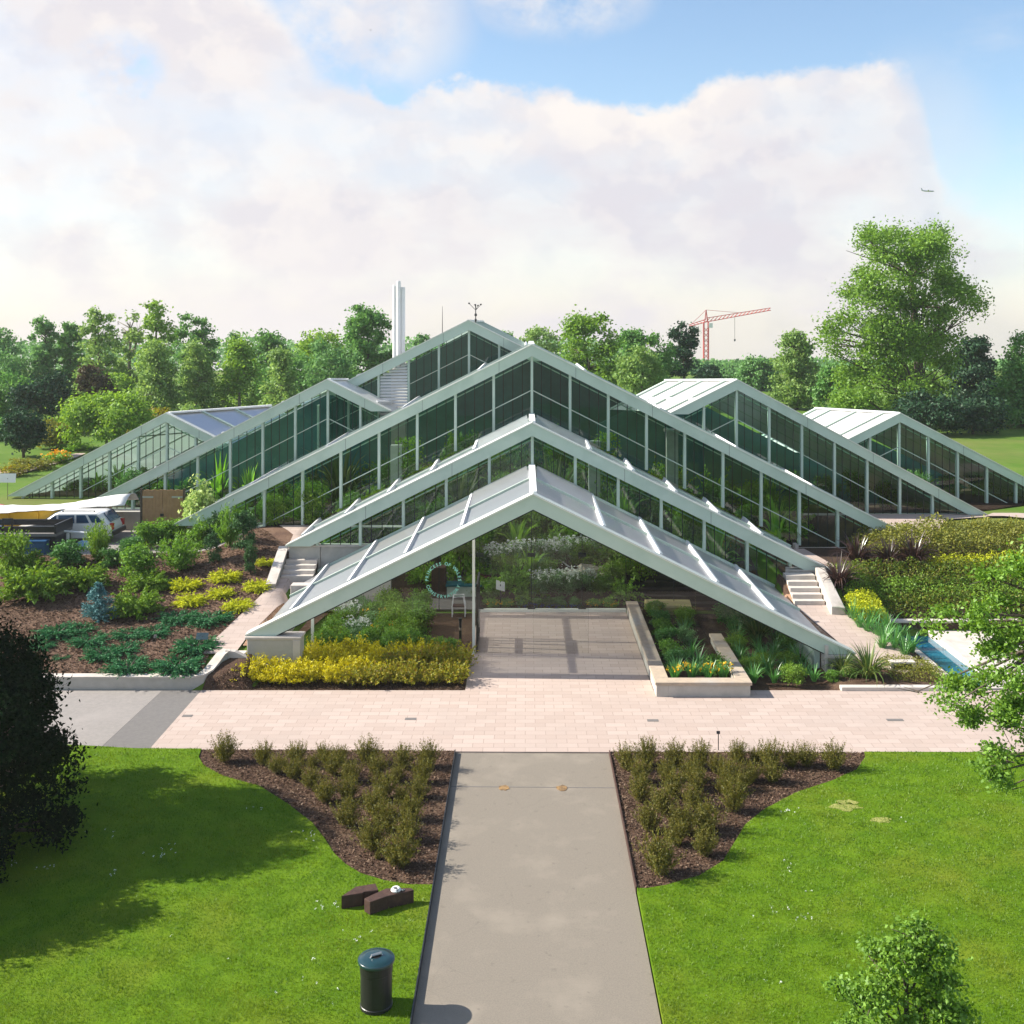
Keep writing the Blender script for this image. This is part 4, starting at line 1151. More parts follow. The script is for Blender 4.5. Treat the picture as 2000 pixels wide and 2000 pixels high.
def stem_mesh(seed, h, r, n=5, spread=.3, m=None):
    rng = np.random.default_rng(seed); mb = MB()
    for k in range(n):
        a = rng.uniform(0, 6.283); e = Vector((math.cos(a) * spread * rng.uniform(.3, 1), math.sin(a) * spread * rng.uniform(.3, 1), h * rng.uniform(.7, 1)))
        mb.tube([(0, 0, -.08), e * .5 + Vector((0, 0, .05 * h)), e], [r, r * .7, r * .3], 5, cap=False)
    me = mb.mesh('stems', recalc=False); me.materials.append(m or MT['bark'])
    return me

def put_plant(name, loc, meshes, label, cat, group=None, rz=None, scale=1.0):
    """first mesh is the plant itself (foliage), the others are its parts (stem, blossom)"""
    if rz is None: rz = rnd.uniform(0, 6.28)
    me0 = meshes[0][1]
    o = bpy.data.objects.new(name, me0); col.objects.link(o)
    o.location = loc; o.rotation_euler = (0, 0, rz)
    o.scale = (scale,) * 3 if not isinstance(scale, (tuple, list)) else scale
    for nm, me in meshes[1:]:
        c = bpy.data.objects.new(nm, me); col.objects.link(c); c.parent = o
    return tag(o, label, cat, group)

ORD = ['first', 'second', 'third', 'fourth', 'fifth', 'sixth', 'seventh', 'eighth', 'ninth', 'tenth', 'eleventh', 'twelfth', 'thirteenth', 'fourteenth', 'fifteenth', 'sixteenth']

# ================================================================ THE TWO SHRUB BEDS BY THE PATH
heath = []
for s in range(4):
    a = spray_mesh(100 + s, 150, .95, (40, 88), LEAF['heather'], .062, .36, 34, .08, .16, .02, .15, .4)
    heath.append([('heath_shrub', a), ('stem', stem_mesh(120 + s, .45, .012, 7, .2))])
def sh(x, y, s): return (380 + x * .26915, 1400 + y * .26915, s)
Lb = [sh(215, 330, 1.05), sh(500, 350, .9), sh(740, 330, .9), sh(935, 330, .8), sh(1060, 330, .75), sh(1255, 345, 1.0), sh(1515, 370, 1.05), sh(1690, 370, 1.0),
      sh(600, 415, .85), sh(725, 450, .95), sh(860, 370, .6), sh(1000, 425, .9), sh(1130, 470, .95), sh(1330, 440, .95), sh(1470, 480, .8), sh(1650, 480, .95),
      sh(840, 520, .85), sh(950, 620, 1.0), sh(1120, 600, .9), sh(1370, 600, 1.0), sh(1630, 590, .95), sh(1500, 620, .7),
      sh(1110, 800, 1.1), sh(1310, 720, 1.0), sh(1570, 745, 1.0), sh(1390, 830, 1.0), sh(1280, 970, 1.15), sh(1545, 900, 1.0), sh(1490, 1085, 1.25), sh(1330, 1035, .28)]
def shr(x, y, s): return (1190 + x * .26915, 1400 + y * .26915, s)
Rb = [shr(125, 385, .95), shr(275, 350, 1.15), shr(480, 360, 1.1), shr(660, 370, 1.05), shr(930, 330, 1.0), shr(1170, 360, 1.05), shr(1430, 360, 1.05), shr(1630, 385, 1.2), shr(1320, 365, .8), shr(1060, 330, .65),
      shr(230, 480, .95), shr(420, 450, .9), shr(590, 470, .95), shr(790, 420, .8), shr(880, 470, 1.0), shr(1030, 470, .9), shr(1180, 475, .95),
      shr(230, 620, 1.0), shr(460, 580, 1.0), shr(640, 530, .9), shr(830, 560, .75), shr(960, 530, .8),
      shr(390, 700, 1.0), shr(600, 660, 1.0), shr(900, 690, 1.2), shr(290, 830, 1.0), shr(530, 850, 1.05), shr(700, 830, 1.2),
      shr(690, 1010, 1.05), shr(480, 930, .9), shr(370, 1150, 1.35)]
def put_bed(lst, side, grp):
    rows = {}
    pts = []
    for px, py, s in lst:
        p = GZ(px, py, 0)
        pts.append((p, s, px))
    # rows counted from the paving towards the viewer, plants in a row counted from the path
    pts.sort(key=lambda q: -q[0].y)
    bands = [[]]; y_last = pts[0][0].y
    for q in pts:
        if y_last - q[0].y > .75: bands.append([]); y_last = q[0].y
        bands[-1].append(q)
    for ri, b in enumerate(bands):
        b.sort(key=lambda q: -q[0].x if side == 'left' else q[0].x)
        for ci, (p, s, px) in enumerate(b):
            v = heath[rnd.randrange(4)]
            which = 'bin side' if side == 'left' else 'side away from the bin'
            lab = f'olive shrub {ORD[ci]} from the path, {ORD[ri]} row from the paving, {which}'
            if len(b) == 1: lab = f'olive shrub alone in the {ORD[ri]} row from the paving, {which}'
            if s < .4: lab = 'tiny olive seedling shrub on the bare mulch of the bed behind the bin'
            k = s * rnd.uniform(.86, 1.0)
            put_plant('heath_shrub', (p.x, p.y, -.01), v, lab, 'shrub', grp, scale=(k * .60, k * .60, k * rnd.uniform(.70, .84)))
put_bed(Lb, 'left', 'olive shrubs in the bed behind the bin')
put_bed(Rb, 'right', 'olive shrubs in the bed across the path')

# ================================================================ LAWN GRASS
def in_poly(X, Y, poly):
    c = np.zeros(len(X), bool); n = len(poly); j = n - 1
    for i in range(n):
        xi, yi = poly[i]; xj, yj = poly[j]
        m = ((yi > Y) != (yj > Y)) & (X < (xj - xi) * (Y - yi) / (yj - yi + 1e-12) + xi)
        c ^= m; j = i
    return c
rng = np.random.default_rng(5)
N_ = 1150000
Y = rng.uniform(16.5, 31.4, N_); X = rng.uniform(-18.5, 18.5, N_)
vis = np.abs(X + .2) < (1040 / FPX) * Y + 4.0
ok = vis & (in_poly(X, Y, lawn_l) | in_poly(X, Y, lawn_r))
dens = np.clip((31 / Y) ** 2 * .33, 0, 1)
ok &= rng.random(N_) < dens
X, Y = X[ok], Y[ok]
n = len(X)
clump = np.array([mnoise.noise((x * 2.1, y * 2.1, 0)) for x, y in zip(X, Y)])
h = rng.uniform(.022, .05, n) * (1 + .75 * clump); w = rng.uniform(.010, .017, n) * (Y / 24)
a = rng.uniform(0, 6.283, n); la = rng.uniform(0, 6.283, n); ls = rng.uniform(.15, .9, n) * h
B = np.stack([X, Y, np.full(n, .028)], 1)
sv = np.stack([np.cos(a), np.sin(a), np.zeros(n)], 1) * w[:, None] * .5
tipv = np.stack([np.cos(la) * ls, np.sin(la) * ls, h], 1)
V = np.stack([B - sv, B + sv, B + tipv], 1).reshape(-1, 3)
me = np_mesh('grass', V, np.arange(3 * n).reshape(n, 3))
o = link('grass', me, LEAF['grassblade'])
tag(o, 'short mown grass blades on the two lawns', 'grass', kind='stuff')
# daisies
dz = []
for px, py, k, sp in ((1547, 1582, 9, 12), (1530, 1585, 7, 9), (1545, 1690, 6, 12), (1583, 1738, 4, 7), (1580, 1790, 10, 12), (1522, 1772, 6, 10), (1475, 1790, 3, 6), (612, 1632, 12, 16), (640, 1770, 12, 16), (330, 1662, 9, 16),
                      (102, 1698, 8, 12), (235, 1700, 5, 14), (690, 1827, 8, 14), (140, 1620, 7, 20), (20, 1688, 8, 20), (205, 1620, 5, 14), (300, 1665, 6, 14), (530, 1480, 5, 20), (505, 1578, 6, 12), (1765, 1600, 3, 8), (1500, 1900, 4, 30), (600, 1900, 6, 60), (640, 1950, 4, 30), (380, 1850, 4, 60)):
    for _ in range(max(2, int(k * .7))):
        p = GZ(px + rng.normal() * sp, py + rng.normal() * sp * .4, .06); dz.append(p)
C = np.repeat(np.array(dz), 4, 0) + rng.normal(size=(len(dz) * 4, 3)) * .012
V, F = leaf_quads(C, .030, rng, .8, 1.5)
o = link('daisies', np_mesh('daisies', V, F), LEAF['white_fl']); tag(o, 'small white daisies scattered in the lawns', 'daisies', kind='stuff')

# bark chips
chip_m = leaf_mat('bark_chips', [(.028, .016, .012), (.075, .044, .030), (.13, .082, .055), (.24, .17, .12)], .0, .01, gain=False)
def chips(name, poly, n, size, lift, label, seed):
    rg = np.random.default_rng(seed)
    x0, x1 = min(p[0] for p in poly), max(p[0] for p in poly); y0, y1 = min(p[1] for p in poly), max(p[1] for p in poly)
    X, Yc = rg.uniform(x0, x1, n), rg.uniform(y0, y1, n)
    k = in_poly(X, Yc, poly); X, Yc = X[k], Yc[k]
    Z = np.array([max(ground_z(x, y), 0 if y < 36.3 else -9) for x, y in zip(X, Yc)]) + lift + rg.uniform(0, .02, len(X))
    V, F = leaf_quads(np.stack([X, Yc, Z], 1), size * rg.uniform(.6, 1.5, len(X)), rg, .42, 2.2)
    tag(link(name, np_mesh(name, V, F), chip_m), label, 'bark chips', kind='stuff')
chips('bark_chips', bed_l, 30000, .06, .008, 'loose bark chips covering the shrub bed behind the bin', 1)
chips('bark_chips', bed_r, 32000, .06, .008, 'loose bark chips covering the shrub bed across from the bin', 2)
chips('bark_chips', [(-26, 36.7), (-10.8, 36.7), (-10.95, 39.3), (-10.2, 43.8), (-9.8, 46.6), (-12.2, 50.2), (-13.5, 48.4), (-20, 47.8), (-26, 47.8)], 60000, .085, .075, 'loose bark chips covering the sloping bed on the left', 3)
chips('bark_chips', [(-10.4, 36.35), (-2.05, 36.35), (-2.05, 38), (-9, 38)], 12000, .06, .085, 'loose bark chips along the front of the yellow bed', 4)

# ================================================================ LEFT BED BEHIND THE RETAINING WALL
def z4(x, y): return (x * .3623, 900 + y * .3623)
def size_at(p, wpx): return wpx * .3623 * p.y / FPX
low = [spray_mesh(200 + s, 210, .60, (2, 42), LEAF['juniper_deep'], .085, .30, 20, .30, .12, .06, .14, .4) for s in range(3)]
lowg = [spray_mesh(210 + s, 220, .60, (6, 54), LEAF['juniper'], .085, .34, 24, .22, .08, .10, .13, .4) for s in range(3)]
lowy = [spray_mesh(220 + s, 220, .60, (4, 50), LEAF['juniper_yel'], .08, .34, 24, .25, .08, .08, .13, .4) for s in range(3)]
stemj = stem_mesh(5, .3, .02, 6, .25)
def bedplant(kind, name, x, yb, w, label, cat='shrub', group=None, hk=1.0):
    q = z4(x, yb); p = GP(*q); s = size_at(p, w)
    if kind in ('low', 'lowg', 'lowy'):
        me = {'low': low, 'lowg': lowg, 'lowy': lowy}[kind][rnd.randrange(3)]
        return put_plant(name, (p.x, p.y, p.z), [(name, me), ('stem', stemj)], label, cat, group, scale=(s * .92, s * .92, s * .92 * hk))
    return p, s

for x, yb, w, lab, hk in ((440, 930 - 10, 150, 'dark green spreading juniper, topmost of the patch beside the dark tree', .9), (310, 940, 210, 'dark green spreading juniper next to the dark tree under the blue spruce', 1.0), (480, 985, 190, 'dark green spreading juniper just in front of the blue spruce', .9),
                      (690, 945, 170, 'dark green low juniper, back left of the middle mat of junipers', .8), (830, 935, 190, 'dark green low juniper, back right of the middle mat of junipers', .8), (960, 860, 190, 'dark green low juniper spilling towards the ramp, left half of the upper mat', .9), (1130, 865, 220, 'dark green low juniper touching the ramp, right half of the upper mat', .8),
                      (560, 1060, 190, 'dark green juniper in the front mat, nearest the dark tree', 1.1), (670, 1030, 180, 'dark green juniper in the front mat, at its back', .9), (690, 1130, 230, 'dark green juniper by the retaining wall, left of two', 1.0), (960, 1125, 260, 'dark green juniper by the retaining wall, right of two nearest the wall bend', 1.0),
                      (1060, 1020, 230, 'dark green juniper behind the black plant label', 1.0), (230, 1010, 140, 'small dark green juniper half behind the dark tree', 1.0), (330, 1070, 90, 'very small dark green juniper low in the bare soil', .9)):
    bedplant('low', 'spreading_juniper', x, yb, w * 1.12, lab, 'juniper', 'dark green junipers in the sloping bed', hk * .72)
for x, yb, w, lab, hk in ((170, 745, 330, 'largest yellow-green juniper at the far left of the bed', 1.3), (450, 690, 240, 'yellow-green juniper behind the blue spruce', 1.2), (790, 700, 210, 'yellow-green juniper in the middle of the bed, the rear one of two', 1.1), (730, 830, 250, 'yellow-green juniper right beside the blue spruce', 1.15), (120, 600, 200, 'yellow-green juniper at the back left under the trailer', 1.3), (900, 690, 110, 'small yellow-green juniper between two larger ones', .9)):
    bedplant('lowg', 'spreading_juniper', x, yb, w * 1.10, lab, 'juniper', 'yellow-green junipers in the sloping bed', hk * .85)
for x, yb, w, lab in ((1440, 565, 120, 'bright yellow juniper beside the stair wall, highest of the yellow ones'), (1220, 650, 180, 'bright yellow juniper behind the others, third from the stair wall'), (1390, 700, 160, 'bright yellow juniper on the ramp edge below the stairs'),
                      (1190, 735, 150, 'bright yellow juniper in the middle of the yellow group'), (1000, 695, 180, 'bright yellow juniper farthest from the ramp at the back'), (1030, 775, 180, 'bright yellow juniper farthest from the ramp at the front'), (1280, 805, 170, 'bright yellow juniper nearest the ramp, dark underneath')):
    bedplant('lowy', 'golden_juniper', x, yb, w * 1.0, lab, 'juniper', 'golden junipers beside the ramp', .8)

# upright and rounded shrubs
lush = [shrub_mesh(300 + s, 1.0, 1.0, LEAF['mid'], 2600, .085, .5, 80, .09) for s in range(2)]
feath = [spray_mesh(310 + s, 130, .85, (35, 85), LEAF['mid'], .09, .32, 20, .18, .12, .03, .18, .4) for s in range(2)]
dark_col = [shrub_mesh(320 + s, .55, 1.0, LEAF['col_dark'], 2200, .06, .45, 70, .05, lobes=4) for s in range(2)]
cone = spray_mesh(330, 160, .9, (55, 89), LEAF['juniper'], .085, .3, 20, .05, .10, .03, .2, .4)
olive_big = shrub_mesh(340, 1.0, 1.0, LEAF['juniper'], 2600, .075, .5, 80, .10)
pale_s = shrub_mesh(350, .55, 1.0, LEAF['pale'], 2600, .06, .6, 80, .07, lobes=6)
lushd = [shrub_mesh(360 + s, 1.0, 1.0, LEAF['deep'], 2600, .08, .5, 80, .09) for s in range(2)]
stemu = stem_mesh(7, .6, .018, 6, .2)
def upright(me, x, yb, w, h, label, group='upright shrubs at the top of the sloping bed', name='evergreen_shrub', basew=1.0, baseh=1.0):
    p = GP(*z4(x, yb)); sw = size_at(p, w) / basew * 1.02; shh = h * .3623 * p.y / FPX / baseh * 1.06
    put_plant(name, tuple(p), [(name, me), ('stem', stemu)], label, 'shrub', group, scale=(sw, sw, shh))
upright(lush[0], 735, 635, 210, 190, 'lush rounded green shrub with dark base in front of the parked car')
upright(feath[0], 970, 600, 190, 200, 'feathery upright green shrub leaning to its left above the mulch', baseh=.85, basew=.9)
upright(lushd[0], 595, 580, 110, 120, 'small dark rounded shrub between the cone conifer and the lush shrub')
upright(cone, 530, 560, 120, 210, 'yellow-green cone shaped conifer in front of the car wheel', baseh=.9, basew=.75)
upright(lushd[1], 370, 575, 200, 150, 'broad dark green shrub below the trailer')
upright(olive_big, 60, 610, 200, 230, 'large olive leafy shrub at the frame edge beside the trailer')
upright(lush[1], 880, 460, 180, 150, 'green shrub below the wooden gate, left one of the pair')
upright(lush[0], 790, 480, 150, 160, 'green shrub between the stone wall and the gate shrubs')
upright(lush[1], 1075, 475, 130, 150, 'green shrub under the pale variegated shrub')
upright(lush[0], 965, 440, 110, 130, 'green shrub below the wooden gate, right one of the pair')
upright(pale_s, 1065, 440, 170, 345, 'tall pale variegated shrub in front of the glass beside the wooden gate', basew=.55)
upright(dark_col[0], 1150, 560, 80, 180, 'narrow dark columnar conifer standing alone on the mulch', basew=.5, name='columnar_conifer')
upright(dark_col[1], 1160, 460, 100, 190, 'dark columnar conifer just behind the lone narrow one', basew=.5, name='columnar_conifer')
upright(dark_col[0], 1325, 500, 105, 240, 'tallest dark columnar conifer beside the upper path', basew=.42, name='columnar_conifer')
upright(feath[1], 1240, 470, 120, 230, 'mid green upright shrub between two dark columns', baseh=.85, basew=.9)
upright(dark_col[1], 1350, 615, 62, 190, 'slim green columnar conifer beside the yellow juniper at the stairs', basew=.5, name='columnar_conifer')
upright(lush[1], 1310, 380, 120, 160, 'green shrub behind the tallest dark column against the glass')
upright(lushd[0], 700, 520, 120, 110, 'dark low shrub behind the lush rounded one')
# blue spruce
rng = np.random.default_rng(77)
Vs, Fs, off = [], [], 0
for lev in range(11):
    t = lev / 10; z = .08 + .92 * t; r = .52 * (1 - t) ** .8 + .05
    for k in range(int(16 - 9 * t)):
        a = rng.uniform(0, 6.283); rr = r * rng.uniform(.7, 1.1)
        s = np.linspace(.1, 1, 12)[:, None]
        pts = np.array([[math.cos(a) * rr, math.sin(a) * rr, .06]]) * s + np.array([[0, 0, z]]) + rng.normal(size=(12, 3)) * .018
        pts = np.repeat(pts, 3, 0) + rng.normal(size=(36, 3)) * .022
        v, f = leaf_quads(pts, .085, rng, .26, .5, None, np.tile([[math.cos(a), math.sin(a), .2]], (36, 1)), .5)
        Vs.append(v); Fs.append(f + off); off += len(v)
spr = np_mesh('blue_spruce', np.concatenate(Vs), np.concatenate(Fs)); spr.materials.append(LEAF['spruce_blue'])
p = GP(*z4(530, 865)); s = size_at(p, 205)
put_plant('blue_spruce', tuple(p), [('blue_spruce', spr), ('stem', stem_mesh(9, .9, .03, 1, .02))], 'small silvery blue spruce in the middle of the sloping bed', 'conifer', scale=(s, s, 188 * .3623 * p.y / FPX))

# yellow bed in front of the entrance glass
yel = [[('yellow_shrub', spray_mesh(400 + s, 80, .62, (25, 88), LEAF['yellow'], .085, .36, 18, .12, .16, .03, .22, .5)), ('stem', stem_mesh(410 + s, .3, .012, 6, .15))] for s in range(3)]
gol = [[('golden_shrub', spray_mesh(420 + s, 80, .58, (20, 85), LEAF['golden'], .08, .42, 18, .12, .16, .03, .22, .5)), ('stem', stem_mesh(430 + s, .3, .012, 6, .15))] for s in range(3)]
rows_y = [(36.95, -9.35, -2.35), (37.6, -9.0, -2.5), (38.35, -7.5, -2.3), (39.1, -7.4, -2.35)]
for ri, (yy, xa_, xb_) in enumerate(rows_y):
    nn = int((xb_ - xa_) / .66)
    for k in range(nn + 1):
        x = lerp(xa_, xb_, k / nn) + rnd.uniform(-.12, .12); y = yy + rnd.uniform(-.12, .12)
        isy = (x < -6.0 + .55 * ri * 1.3 + rnd.uniform(-.4, .4)) or (ri == 3 and x < -3.2)
        v = (yel if isy else gol)[rnd.randrange(3)]
        kind = 'bright yellow shrub' if isy else 'gold and olive mottled shrub'
        s = rnd.uniform(.85, 1.2) * (1.0, 1.1, 1.25, 1.4)[ri]
        put_plant('yellow_shrub' if isy else 'golden_shrub', (x, y, .0), v, f'{kind}, {ORD[k]} from the corner steps, {ORD[ri]} row from the paving', 'shrub', 'shrubs of the yellow bed', scale=s)
for k, x in enumerate((-7.2, -6.5, -5.7, -4.9, -4.1, -3.4, -2.7)):
    put_plant('green_shrub', (x, 39.75 + rnd.uniform(-.12, .12), 0), [('green_shrub', lush[k % 2]), ('stem', stemu)], f'low green shrub against the entrance glass, {ORD[k]} from the corner steps', 'shrub', 'green shrubs between yellow bed and glass', scale=(.95, .7, 1.15 if k < 5 else .8))

# ================================================================ RIGHT BEDS
straps = [strap_mesh(500 + s, 46, .95, .045, 1.0, LEAF['strap_lush']) for s in range(3)]
strapv = strap_mesh(510, 170, 1.5, .065, 1.2, LEAF['strap'], 5)
purp = [strap_mesh(520 + s, 150, 1.5, .075, 1.1, LEAF['purple'], 5) for s in range(2)]
def z7(x, y): return (1400 + x * .3106, 900 + y * .3106)
p = GP(1702, 1333)
put_plant('flax_clump', (p.x, p.y + .3, p.z), [('flax_clump', strapv)], 'large green and cream striped flax clump at the front of the right bed', 'flax plant', scale=.85)
put_plant('flax_clump', (p.x - .75, p.y + .75, p.z), [('flax_clump', strapv)], 'smaller striped flax clump partly behind the large one by the gable foot', 'flax plant', scale=.62)
for x, y, k, lab in ((880, 660, 1.0, 'purple flax clump nearest the low white post'), (1080, 668, .85, 'purple flax clump in the middle of the three before the olive hedge'), (1230, 668, 1.1, 'purple flax clump with the tallest leaves before the olive hedge'), (770, 800, .95, 'purple flax clump beside the right hand stairs')):
    p = GP(*z7(x, y)); put_plant('purple_flax', tuple(p), [('purple_flax', purp[rnd.randrange(2)])], lab, 'flax plant', 'purple flax clumps', scale=k)
for k, (x, y) in enumerate(((860, 1010), (900, 1060), (950, 1085), (1010, 1110), (1060, 1150), (1120, 1190), (1180, 1230), (1160, 1130), (1080, 1080), (980, 1020), (1220, 1210), (1040, 1190))):
    p = GP(*z7(x, y)); put_plant('lily_clump', tuple(p), [('lily_clump', straps[k % 3])], f'lush green strappy lily clump along the ramp, {ORD[k]} of the row down from the stairs', 'lily clump', 'lily clumps along the right ramp', scale=rnd.uniform(.85, 1.05))
# bed between the stone planter and the gable foot
k = 0
for y in (36.9, 37.6, 38.4, 39.3, 40.2):
    for x in np.arange(7.75, 10.0 if y < 39 else 9.8, .62):
        xx, yy = x + rnd.uniform(-.15, .15), y + rnd.uniform(-.2, .2)
        if xx < 7.6: continue
        sel = rnd.random()
        row = ('front', 'second', 'third', 'fourth', 'rear')[int(round((y - 36.9) / .83))]
        c_ = int((x - 7.75) / .62)
        if sel < .55: put_plant('lily_clump', (xx, yy, .02), [('lily_clump', straps[k % 3])], f'green strappy plant, {ORD[c_]} from the stone planter in the {row} row beside it', 'lily clump', 'plants between stone planter and gable foot', scale=rnd.uniform(.6, .85))
        else: put_plant('leafy_plant', (xx, yy, .02), [('leafy_plant', (lush if sel < .8 else [olive_big])[k % (2 if sel < .8 else 1)]), ('stem', stemu)], f'bushy green plant, {ORD[c_]} from the stone planter in the {row} row beside it', 'leafy plant', 'plants between stone planter and gable foot', scale=(.75, .75, rnd.uniform(.5, .8)))
        k += 1
for k, (x, y) in enumerate(((10.3, 37.1), (10.9, 37.4))):
    put_plant('leafy_plant', (x, y, .02), [('leafy_plant', lush[k % 2]), ('stem', stemu)], ('small bright plant at the post of the right gable foot', 'small bright plant between gable foot and striped flax')[k], 'leafy plant', scale=(.55, .55, .4))
# clipped hedge mounds on the bank
def mound(name, seed, x0, x1, y0, y1, h, lm, label, n, leaf=.11, rag=.26):
    rng = np.random.default_rng(seed)
    X = rng.uniform(0, 1, n); Yv = rng.uniform(0, 1, n)
    ex = np.clip(np.minimum(X, 1 - X) / .18, 0, 1); ey = np.clip(np.minimum(Yv, 1 - Yv) / .26, 0, 1)
    prof = np.sqrt(np.clip(1 - (1 - ex) ** 2, 0, 1)) * np.sqrt(np.clip(1 - (1 - ey) ** 2, 0, 1))
    wx, wy = lerp(x0, x1, X), lerp(y0, y1, Yv)
    wob = np.array([mnoise.noise((a * .9, b * .9, seed)) + .6 * mnoise.noise((a * 2.3, b * 2.3, seed)) for a, b in zip(wx, wy)])
    gz = np.array([ground_z(a, b) for a, b in zip(wx, wy)])
    top = prof * h * (1 + .55 * wob)
    z = gz + top * (1 - rng.random(n) ** 2.2 * .75) + rng.normal(size=n) * rag * .25
    C = np.stack([wx, wy, z], 1)
    c0 = np.array([(x0 + x1) / 2, y0, ground_z((x0 + x1) / 2, y0)])
    V, F = leaf_quads(C - c0, leaf, rng, .5, .8)
    me = np_mesh(name, V, F); me.materials.append(lm)
    o = bpy.data.objects.new(name, me); col.objects.link(o); o.location = c0
    return tag(o, label, 'hedge')
mound('hedge', 1, 14.6, 29, 47.2, 51.0, 1.2, LEAF['olive'], 'tall dome of dense olive hedge on the bank behind the purple flax', 30000, .12)
mound('hedge', 2, 12.6, 28, 45.0, 46.8, .62, LEAF['hedge'], 'long olive mat of shrubs at the top of the bank beside the stairs', 16000, .10)
mound('hedge', 3, 14.0, 26, 43.55, 44.9, .45, LEAF['hedge'], 'yellow-green mat of shrubs above the pond head', 11000, .10)
mound('hedge', 4, 12.6, 14.1, 42.3, 44.2, .55, LEAF['juniper_yel'], 'small golden edge of shrubs at the ramp beside the stairs', 3500, .09)
mound('hedge', 7, 12.8, 28, 44.2, 45.8, .48, LEAF['juniper'], 'mid green mat of shrubs in the middle of the bank', 15000, .10)
mound('ground_cover_plant', 5, 12.3, 14.2, 36.75, 39.0, .28, LEAF['olive'], 'low brownish green plant mat in the triangle beside the pond kerb', 4500, .06)
mound('golden_ground_cover', 6, 17.0, 22.0, 46.5, 47.3, .55, LEAF['juniper_yel'], 'strip of yellow leaved plants at the foot of the olive hedge dome', 3000, .09)
# ================================================================ WALLS, STEPS, PLANTER
def thing_mesh(mb, name, mats, label, cat, group=None, bevel=.015, **k):
    return tag(mb.build(name, mats, None, bevel=bevel, **k), label, cat, group)

# stone planter beside the entrance walk
pl = empty('stone_planter', (5.7, 38.5, 0), 'long pale stone planter with weathered coping beside the entrance walk', 'planter')
def pb(mb, name, mat):
    mb.v = [(x - 5.7, y - 38.5, z) for x, y, z in mb.v]; return mb.build(name, mat, pl, bevel=.012)
pb(MB().box(4.22, 4.60, 36.18, 46.0, -.1, .36).box(4.60, 7.25, 35.62, 36.0, -.1, .36).box(4.22, 4.60, 35.62, 36.18, -.1, .36).box(6.90, 7.25, 36.0, 41.2, -.1, .36), 'wall', MT['concrete'])
pb(MB().box(4.18, 4.66, 36.06, 46.0, .36, .46), 'coping', MT['timber_cap'])
pb(MB().box(4.18, 7.30, 35.56, 36.055, .36, .46), 'coping', MT['timber_cap'])
pb(MB().box(6.84, 7.30, 36.06, 41.2, .36, .46), 'coping', MT['timber_cap'])
pb(MB().box(4.60, 6.90, 36.0, 46.0, -.1, .12), 'soil', MT['soil'])

# retaining wall of the left bed, with its curved end rising to the corner steps
wall_p = [(-34, 36.5, .40), (-11.0, 36.5, .40), (-10.72, 36.62, .42), (-10.56, 36.9, .48), (-10.46, 37.25, .62), (-10.36, 37.6, .78), (-10.22, 37.85, .86)]
rw = empty('retaining_wall', (-10.8, 36.4, 0), 'low pale retaining wall curving up to the corner steps', 'wall')
def sweep(pts, w, z0, cap):
    m = MB(); n = len(pts); vs = []
    for i, (x, y, z) in enumerate(pts):
        a = Vector(pts[max(i - 1, 0)][:2]); b = Vector(pts[min(i + 1, n - 1)][:2])
        d = (b - a).normalized(); nn = Vector((d.y, -d.x)) * w / 2
        lo = z - cap if z0 is None else z0
        vs += [(x + nn.x, y + nn.y, lo), (x - nn.x, y - nn.y, lo), (x + nn.x, y + nn.y, z), (x - nn.x, y - nn.y, z)]
    fs = []
    for i in range(n - 1):
        a, b = i * 4, i * 4 + 4
        fs += [(a, b, b + 2, a + 2), (a + 1, a + 3, b + 3, b + 1), (a + 2, b + 2, b + 3, a + 3), (a, a + 1, b + 1, b)]
    fs += [(0, 2, 3, 1), (n * 4 - 4, n * 4 - 3, n * 4 - 1, n * 4 - 2)]
    m.add(vs, fs); return m
def shift(m, o): m.v = [(x - o.location.x, y - o.location.y, z - o.location.z) for x, y, z in m.v]; return m
shift(sweep([(x, y, z - .05) for x, y, z in wall_p], .30, -.2, .05), rw).build('wall', MT['concrete'], rw)
shift(sweep(wall_p, .36, None, .05), rw).build('coping', MT['concrete_cap'], rw)
shift(sweep([(-10.22, 37.80, .86), (-9.9, 37.78, .82), (-8.95, 37.75, .36), (-8.75, 37.75, .32)], .22, -.2, .05), rw).build('stringer', MT['concrete_cap'], rw)
def steps(name, label, treads, mat='concrete_cap', side=None):
    o = empty(name, tuple(treads[0][:1]) + (treads[0][2], 0), label, 'steps')
    for x0, x1, y0, y1, z0, z1 in treads:
        shift(MB().box(x0, x1, y0, y1, z0, z1), o).build('step', MT[mat], o, bevel=.012)
    return o
steps('corner_steps', 'three pale concrete steps at the left gable foot leading down to the yellow bed', [(-9.95, -9.62, 37.87, 38.24, -.1, .70), (-9.61, -9.28, 37.87, 38.24, -.1, .48), (-9.27, -8.94, 37.87, 38.24, -.1, .26)])
ls = steps('garden_steps', 'pale concrete steps in shade at the top of the ramp on the yellow juniper side', [(-9.92, -8.62, 44.85 + .30 * k, 46.05, 1.2, 1.62 + .15 * (k + 1)) for k in range(4)])
lw = empty('stair_wall', (-10.1, 45, 1.4), 'sloping pale side wall beside the steps at the top of the left ramp', 'wall')
shift(MB().add([(-10.25, 43.9, .9), (-9.95, 43.9, .9), (-9.95, 46.2, .9), (-10.25, 46.2, .9), (-10.25, 43.9, 1.62), (-9.95, 43.9, 1.62), (-9.95, 46.2, 2.62), (-10.25, 46.2, 2.62)], [(3, 2, 1, 0), (4, 5, 6, 7), (0, 1, 5, 4), (1, 2, 6, 5), (2, 3, 7, 6), (3, 0, 4, 7)]), lw).build('wall', MT['concrete'], lw, bevel=.03)
